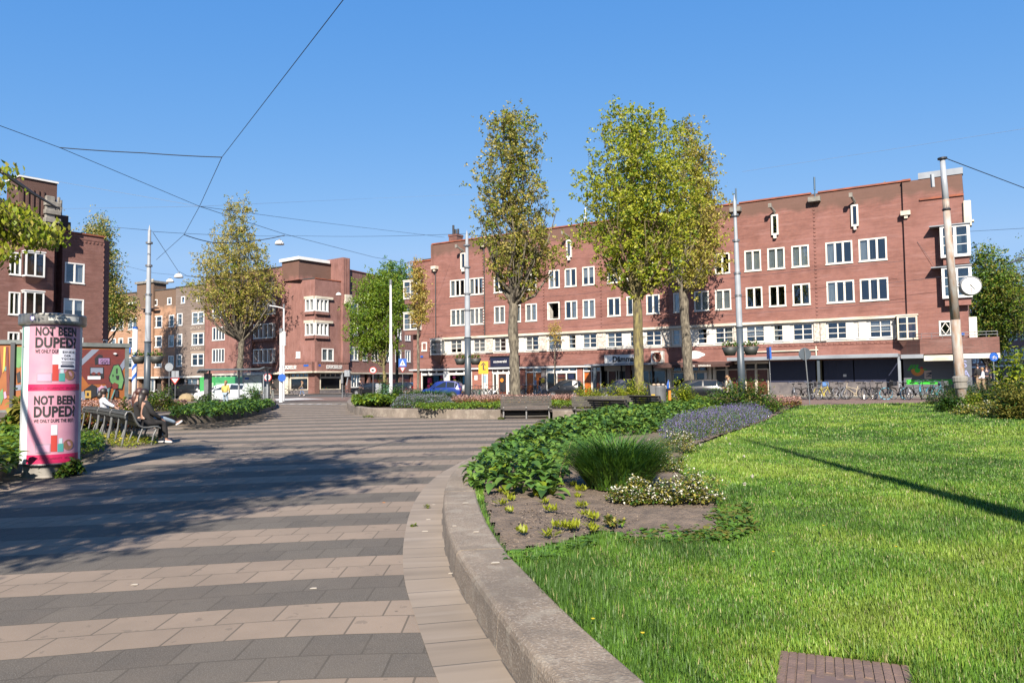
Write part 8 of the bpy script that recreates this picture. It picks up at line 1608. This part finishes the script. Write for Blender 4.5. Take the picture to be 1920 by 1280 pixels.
# shrubs around the middle planter and behind the bed
for i, (a, b_, Y, rx, rz, n_, to, w, lab, pt_) in enumerate([
 (1105, 760, 31, .75, .92, 1900, ['lime', 'bright', 'yolive'], [.45, .35, .2], 'yellow-green bush behind the right plank bench, left one', None), (1150, 760, 32, .8, .98, 2000, ['lime', 'bright', 'yolive'], [.45, .35, .2], 'yellow-green bush behind the right plank bench, middle one', None), (1192, 760, 31, .75, 1.12, 2300, ['lime', 'bright', 'yolive'], [.5, .35, .15], 'tall yellow-green bush left of the large litter bin', None), (1273, 760, 31, .8, .98, 2300, ['lime', 'bright', 'green'], [.5, .35, .15], 'yellow-green bush right of the large litter bin', None), (1316, 755, 33, .42, .45, 700, ['lime', 'bright'], [.6, .4], 'small yellow-green bush in front of the black sporty car', None),
 (1385, 760, 29, 1.35, 1.08, 4200, ['dark', 'green', 'olive'], [.45, .35, .2], 'large dark green bush in front of the right grey pole', None), (1425, 762, 27, .9, .45, 1900, ['dark', 'green', 'olive'], [.4, .3, .3], 'low dark green bush right of the large dark green one', None),
 (727, 770, 38, .95, 1.1, 2100, ['dark', 'green', 'teal'], [.4, .4, .2], 'upright dark green bush at the foot of the white pole', None),
 (475, 760, 40, .75, .9, 1500, ['green', 'dark', 'teal'], [.4, .3, .3], 'airy green bush at the right end of the left planter', None), (300, 770, 32, .95, .95, 2200, ['green', 'olive', 'dark'], [.4, .35, .25], 'fine-leaved green bush at the foot of the left grey pole', None), (386, 757, 42, .7, .65, 900, ['green', 'dark'], [.6, .4], 'small green bush in front of the white car door', None),
 (1905, 770, 22, .95, .95, 3600, ['olive', 'dark', 'yolive'], [.45, .3, .25], 'dense grey-green bush at the right edge of the lawn', None), (1842, 765, 28, 1.0, .55, 2200, ['green', 'bright', 'yolive'], [.4, .4, .2], 'bright green plants left of the grey-green bush at the lawn edge', None), (1778, 766, 27, .55, .50, 1500, ['dark', 'green'], [.6, .4], 'small round dark plant at the left end of the right border', None), (1840, 778, 24.5, .95, .32, 1700, ['yolive', 'green', 'olive'], [.4, .3, .3], 'low white-flowering plants in front of the right border', 'petal_white')]):
    b0 = at(a, Y); shrub(0, 0, 0, rx, rz, int(n_ * 1.35), .092, to, w, lab, 'shrub' if pt_ is None else 'white_flowering_shrub', 80 + i, loc=Vector((b0.x, Y, .22 if a > 1050 else .33)), petals=pt_, pn=500 if pt_ else 0, psize=.05)
for i, (a, Y) in enumerate(((1795, 33), (1822, 33.5), (1850, 33), (1880, 33.5), (1765, 34))):
    b0 = at(a, Y); shrub(0, 0, 0, .85, .95, 2400, .08, ['dark', 'dark', 'olive'], [.5, .3, .2], ['dark hedge plant at the foot of the rusty clock pole', 'dark hedge plant right of the clock pole foot', 'dark hedge plant below the three people', 'dark hedge plant below the leafy bush', 'dark hedge plant at the left end of the hedge'][i], 'hedge_plant', 120 + i, loc=Vector((b0.x, Y, .1)), group='hedge behind the right border')
b0 = at(1908, 27); shrub(0, 0, 0, 1.0, 2.1, 1500, .17, ['lime', 'bright', 'green'], [.4, .35, .25], 'tall bush with large fresh yellow-green leaves at the right edge', 'leafy_bush', 140, loc=Vector((b0.x, 27, .2)), tmpl='big', stems=24)
# pink-brown sedum and ground covers in the middle planter
def cover(name, poly, z, n, h, size, tones, w, label, seed, petals=None, pn=0, ps=.05, cat='ground cover'):
    t = empty(name, (0, 0, 0)); tag(t, label, cat); rng = np.random.default_rng(seed)
    bigleaves('foliage', poly, z, n, size, h, tones, w, None, seed=seed, parent=t, smooth=False, tl=(.9, 2.1))['kind'] = 'stuff'
    if petals:
        xs = [p[0] for p in poly]; ys = [p[1] for p in poly]; q = np.zeros((0, 2))
        while len(q) < pn: a = np.stack([rng.uniform(min(xs), max(xs), pn * 2), rng.uniform(min(ys), max(ys), pn * 2)], -1); q = np.concatenate([q, a[inpoly(a[:, 0], a[:, 1], poly)]])
        q = q[:pn]; inst('flowers', LEAF_V, LEAF_F, np.concatenate([q, (z + h * rng.uniform(.7, 1.25, pn))[:, None]], 1), rots(pn, rng, rng.uniform(-1, 1, pn)), rng.uniform(.6, 1.3, pn) * ps, [M[petals]], None, t)['kind'] = 'stuff'
    return t
def band_poly(px0, px1, Ya, Yb): return [tuple(at(px0, Ya).xy), tuple(at(px1, Ya).xy), tuple(at(px1, Yb).xy), tuple(at(px0, Yb).xy)]
zb = HL - .04
cover('leafy_ground_cover', band_poly(664, 742, 34.5, 40), zb, 3000, .55, .22, ['bright', 'hostal', 'hosta'], [.5, .3, .2], 'fresh green hosta-like leaves at the left end of the middle planter', 201)
spikes('lavender_bed', band_poly(735, 850, 33.5, 37), zb, 7000, .5, 'grey-blue lavender drift in the middle planter', ['teal', 'dark', 'olive'], [.4, .3, .3], 202, ['petal_grey'], 15000, .7, .012, .35, 'lavender', .055)
cover('leafy_ground_cover', band_poly(782, 938, 29.6, 33), zb, 3600, .26, .11, ['bright', 'hostal', 'green'], [.45, .3, .25], 'low bright green ground cover behind the mossy kerb', 203)
c_ = at(803, 39); t_ = grassclump(803, 700, 1.0, 1.0, 3400, 'round tuft of long green grass in the middle planter before the blue car', 204, tones=('grass', 'grassd', 'green'), wd=.02, spread=.8, z=0); t_.location = (c_.x, 39, zb); t_.scale = (1.35, 1, .8)
cover('sedum_bed', band_poly(845, 1085, 36, 43), zb, 3600, .30, .12, ['red', 'orange', 'olive'], [.3, .3, .4], 'pinkish brown faded flowers at the back of the middle planter', 205, 'petal_pink', 6000, .08, 'sedum')
cover('leafy_ground_cover', band_poly(1030, 1082, 30.5, 33.5), zb, 1200, .3, .11, ['bright', 'hostal'], [.6, .4], 'bright green ground cover between the two middle benches', 206)
cover('leafy_ground_cover', band_poly(1180, 1350, 26, 31), .2, 3000, .35, .14, ['bright', 'hostal', 'green'], [.4, .3, .3], 'light green leaves below the yellow-green bushes by the litter bin', 207)
cover('sedum_bed', band_poly(1330, 1500, 31, 34), .2, 2600, .35, .10, ['red', 'orange', 'olive'], [.3, .3, .4], 'pink-brown flowering ground cover at the right of the dark green bush', 208, 'petal_pink', 5200, .07, 'sedum')
cover('leafy_ground_cover', [tuple(p) for p in px2([(322, 783), (400, 780), (455, 775), (512, 764), (505, 757), (400, 764), (330, 772)], .42)], .36, 3800, .42, .17, ['dark', 'green', 'hostal'], [.4, .4, .2], 'dark green leaves filling the left planter', 209)
cover('sedum_bed', band_poly(285, 350, 37, 41), .36, 1000, .22, .12, ['red', 'orange', 'olive'], [.35, .3, .35], 'pink-brown ground cover left in the left planter', 210, 'petal_pink', 1600, .08, 'sedum')
cover('sedum_bed', band_poly(135, 262, 23.4, 25.5), .05, 1600, .75, .12, ['red', 'orange', 'olive', 'green'], [.25, .25, .25, .25], 'pink-brown flowers below the painted tulip board', 214, 'petal_pink', 2400, .07, 'sedum')
PBp2 = pz_([(-60, 915), (10, 880), (52, 872), (40, 820), (-60, 800)], .2)
cover('leafy_ground_cover', PBp2, .12, 1800, .5, .20, ['bright', 'hostal', 'hosta', 'green'], [.35, .3, .2, .15], 'large fresh green leaves left of the advertising column', 211)
cover('leafy_ground_cover', pz_([(140, 858), (180, 845), (196, 836), (186, 822), (140, 815)], .2), .12, 1500, .30, .09, ['green', 'bright', 'dark'], [.4, .3, .3], 'small green leaves right of the advertising column', 212)
cover('weeds', pz_([(205, 838), (240, 842), (290, 835), (310, 826), (230, 815), (185, 822)], 0), 0, 1600, .16, .06, ['bright', 'yolive', 'lime'], [.4, .35, .25], 'weeds with small yellow flowers under the near bench', 213, 'petal_yellow', 90, .045, 'weeds')
shrub(118, 892, 0, .34, .24, 900, .08, ['green', 'dark', 'olive'], [.4, .35, .25], 'leafy weed growing at the foot of the advertising column', 'weed', 221, cat='weed', tmpl='big'); shrub(22, 780, .2, .45, 1.3, 260, .22, ['olive', 'green', 'yolive'], [.4, .3, .3], 'tall leafy stalk plant left of the advertising column', 'stalk_plant', 222, loc=at(40, 17.5) + Vector((0, 0, .1)), tmpl='big', cat='plant')
shrub(0, 0, 0, .35, .5, 500, .09, ['green', 'bright', 'olive'], [.4, .3, .3], 'small green bush just right of the painted board', 'shrub', 223, loc=at(236, 24) + Vector((0, 0, .5)))
cover('weeds', pz_([(1300, 975), (1345, 945), (1400, 940), (1420, 985), (1360, 1010), (1300, 1008), (1200, 1012), (1130, 1000)], ZK), ZK - .05, 2600, .035, .07, ['olive', 'green', 'grass', 'grassd'], [.3, .25, .25, .2], 'low weeds where the bare soil meets the lawn', 215, cat='weeds')
cover('weeds', pz_([(950, 1034), (1000, 1026), (1060, 1017), (1110, 1003), (1110, 1018), (1060, 1032), (990, 1045), (955, 1050)], ZK), ZK - .05, 1500, .03, .07, ['grassd', 'green', 'grass'], [.4, .3, .3], 'low weeds at the lawn edge in front of the bare soil', 216, cat='weeds')
# weeds in the joints
for i, (a, b_, r_) in enumerate(((853, 904, .05), (800, 953, .05), (775, 987, .03), (945, 1012, .03), (690, 783, .22), (1030, 784, .22), (940, 786, .15), (860, 782.5, .1))):
    shrub(a, b_, 0, r_, r_ * .5, 90, .022 if b_ > 800 else .07, ['olive', 'bright', 'green'], [.4, .3, .3], ['weed tuft against the near kerb', 'weed tuft in a paving joint near the kerb', 'tiny weed tuft in a paving joint', 'tiny weed tuft by the kerb top', 'weed tuft below the left end of the mossy kerb', 'weed tuft between bench and kerb block', 'weed tuft at the right end of the mossy kerb', 'weed tuft below the middle of the mossy kerb'][i], 'weed', 230 + i, cat='weed', stems=4, group='weeds in the paving joints')
# ------------------------------------------------------------------ lawn
def lawn(name, n, y0, y1, h, wd, seed, label, tones, w):
    rng = np.random.default_rng(seed); q = np.zeros((0, 2)); 
    while len(q) < n:
        Yv = np.exp(rng.uniform(math.log(y0), math.log(y1), n * 2)) if y1 / y0 > 1.6 else rng.uniform(y0, y1, n * 2); Xv = rng.uniform(-.12, .76, n * 2) * Yv * 1.03; a = np.stack([Xv, Yv], -1); ok = inpoly(a[:, 0], a[:, 1], LAWN) & ~inpoly(a[:, 0], a[:, 1], BED2)
        lx = (a[:, 0] - SC.O.x) * SC.d.x + (a[:, 1] - SC.O.y) * SC.d.y; ly = (a[:, 0] - SC.O.x) * SC.n.x + (a[:, 1] - SC.O.y) * SC.n.y; ok &= ~((lx > -.0) & (lx < SC.L) & (ly < .0) & (ly > -.95))
        q = np.concatenate([q, a[ok]])
    q = q[:n]; X_, Y_ = q[:, 0], q[:, 1]
    pn = np.sin(X_ * 1.7 + np.sin(Y_ * 1.1) * 2) * np.cos(Y_ * 1.3 + X_ * .6) + .6 * np.sin(X_ * 4.7 + 2) * np.sin(Y_ * 3.9 + X_) + rng.normal(0, .55, n)
    hk = (1 + .35 * np.sin(X_ * 2.3 + Y_) * np.cos(Y_ * 2.1)) * rng.uniform(.6, 1.25, n)
    near = mindist(q, [tuple(p) for p in K_in[:90]] , .35); edge_ = (near < .8) & (rng.random(n) < .5); hk = np.where(edge_ & (Y_ < 8), hk * 1.8, hk)
    pn = pn + .9 * np.sin(X_ * .9 + 1.3 * np.sin(Y_ * .5)) * np.sin(Y_ * .6 + 1); H_ = h * hk; mi = np.where(pn > .5, 2, np.where(pn < -.75, 1, 0)); mi = np.where(rng.random(n) < .05, 3, mi); mi = np.where(edge_ & (Y_ < 8) & (rng.random(n) < .6), 1, mi)
    sc = np.stack([wd * rng.uniform(.7, 1.3, n), H_ * .9, H_], -1)
    o = inst(name, BLADE_V, BLADE_F, np.concatenate([q, np.full((n, 1), ZK - .045)], 1), rots(n, rng, rng.normal(0, 1.0, n)), sc, [leaf(k) for k in tones], mi); tag(o, label, 'grass', kind='stuff')
SC = face2((a_.x, a_.y), (b_2.x, b_2.y)) if False else None
a_, b_2 = G(1462, 1204, ZK), G(1705, 1232, ZK); SC = face2((a_.x, a_.y), (b_2.x, b_2.y)); BED2 = BED
gt = ['grass', 'grassd', 'grassl', 'straw']
lawn('lawn_grass', 260000, 2.2, 7.5, .041, .0055, 301, 'short uneven green lawn grass in the foreground', gt, None)
lawn('lawn_grass', 160000, 7.5, 16, .042, .0105, 302, 'green lawn grass in the middle distance with the thin pole shadow', gt, None)
lawn('lawn_grass', 80000, 16, 40, .062, .022, 303, 'far strip of the green lawn before the bicycles', gt, None)
rng = np.random.default_rng(5)
for i, (a, b_) in enumerate(((1361, 834), (1368, 846), (1394, 872), (1410, 914), (1395, 930), (1312, 848))):
    c = G(a, b_, ZK); t = empty('dandelion_clock', c, 0, ['white dandelion head nearest the purple flowers', 'white dandelion head just below the first one', 'white dandelion head right of the flowering bushes', 'white dandelion head in the middle of the lawn', 'white dandelion head lowest on the lawn', 'white dandelion head by the creamy flowering bush'][i], 'dandelion', 'white dandelion heads on the lawn'); MB().tube([(0, 0, 0), (.01, 0, .12)], .002, 4).build('stem', M['stemgreen'], t)
    n = 140; v = rng.normal(0, 1, (n, 3)); v /= np.linalg.norm(v, axis=1)[:, None]; inst('seed_head', LEAF_V, LEAF_F, v * .012 + np.array([.01, 0, .13]), rots(n, rng, rng.uniform(-1.5, 1.5, n)), np.full(n, .014), [M['petal_white']], None, t)
for i, (a, b_) in enumerate(((1338, 874), (1544, 990), (1450, 1040), (1205, 1195), (1853, 795), (1908, 778), (1680, 1030), (1112, 1168))):
    c = G(a, b_, ZK + .02); o = MB().lathe([(.002, .0), (.008, .003), (.010, .006), (.002, .008)], tuple(c + Vector((0, 0, .02))), 10).build('yellow_flower', M['petal_yellow']); tag(o, f'tiny yellow flower in the grass, {["beside the flowering bushes", "in the middle of the lawn", "left of the lawn middle", "near the kerb at the lower edge", "at the far right near the border", "at the right edge by the grey-green bush", "right of the lawn middle", "by the kerb above the service cover"][i]}', 'flower', 'yellow flowers on the lawn')
# litter bits on the paving
for i, (a, b_, z_) in enumerate(((813, 946, 0), (803, 974, 0), (797, 1000 - 4, 0), (845, 1075, 0), (588, 1103, 0), (873, 943, ZK), (852, 986, ZK), (893, 997, ZK), (929, 1055, ZK), (720, 942, 0), (253, 1096, 0), (272, 856, 0))):
    c = G(a, b_, z_); s = .018 + .006 * (i % 3); o = MB().add([(-s, -s * .6, .004), (s, -s * .4, .008), (s * .7, s * .6, .005), (-s * .6, s * .5, .01)], [(0, 1, 2, 3)]) or None
    mb = MB(); mb.prism([(-s, -s * .6), (s, -s * .4), (s * .7, s * .6), (-s * .6, s * .5)], .003, .006); o = mb.build('litter_scrap', mat('pale_scrap', (.62, .55, .45), .8) if i != 9 else M['orange']); o.location = c; tag(o, 'tiny pale scrap lying on the paving or kerb' if i != 9 else 'tiny orange scrap on the paving', 'litter', 'scraps of litter')
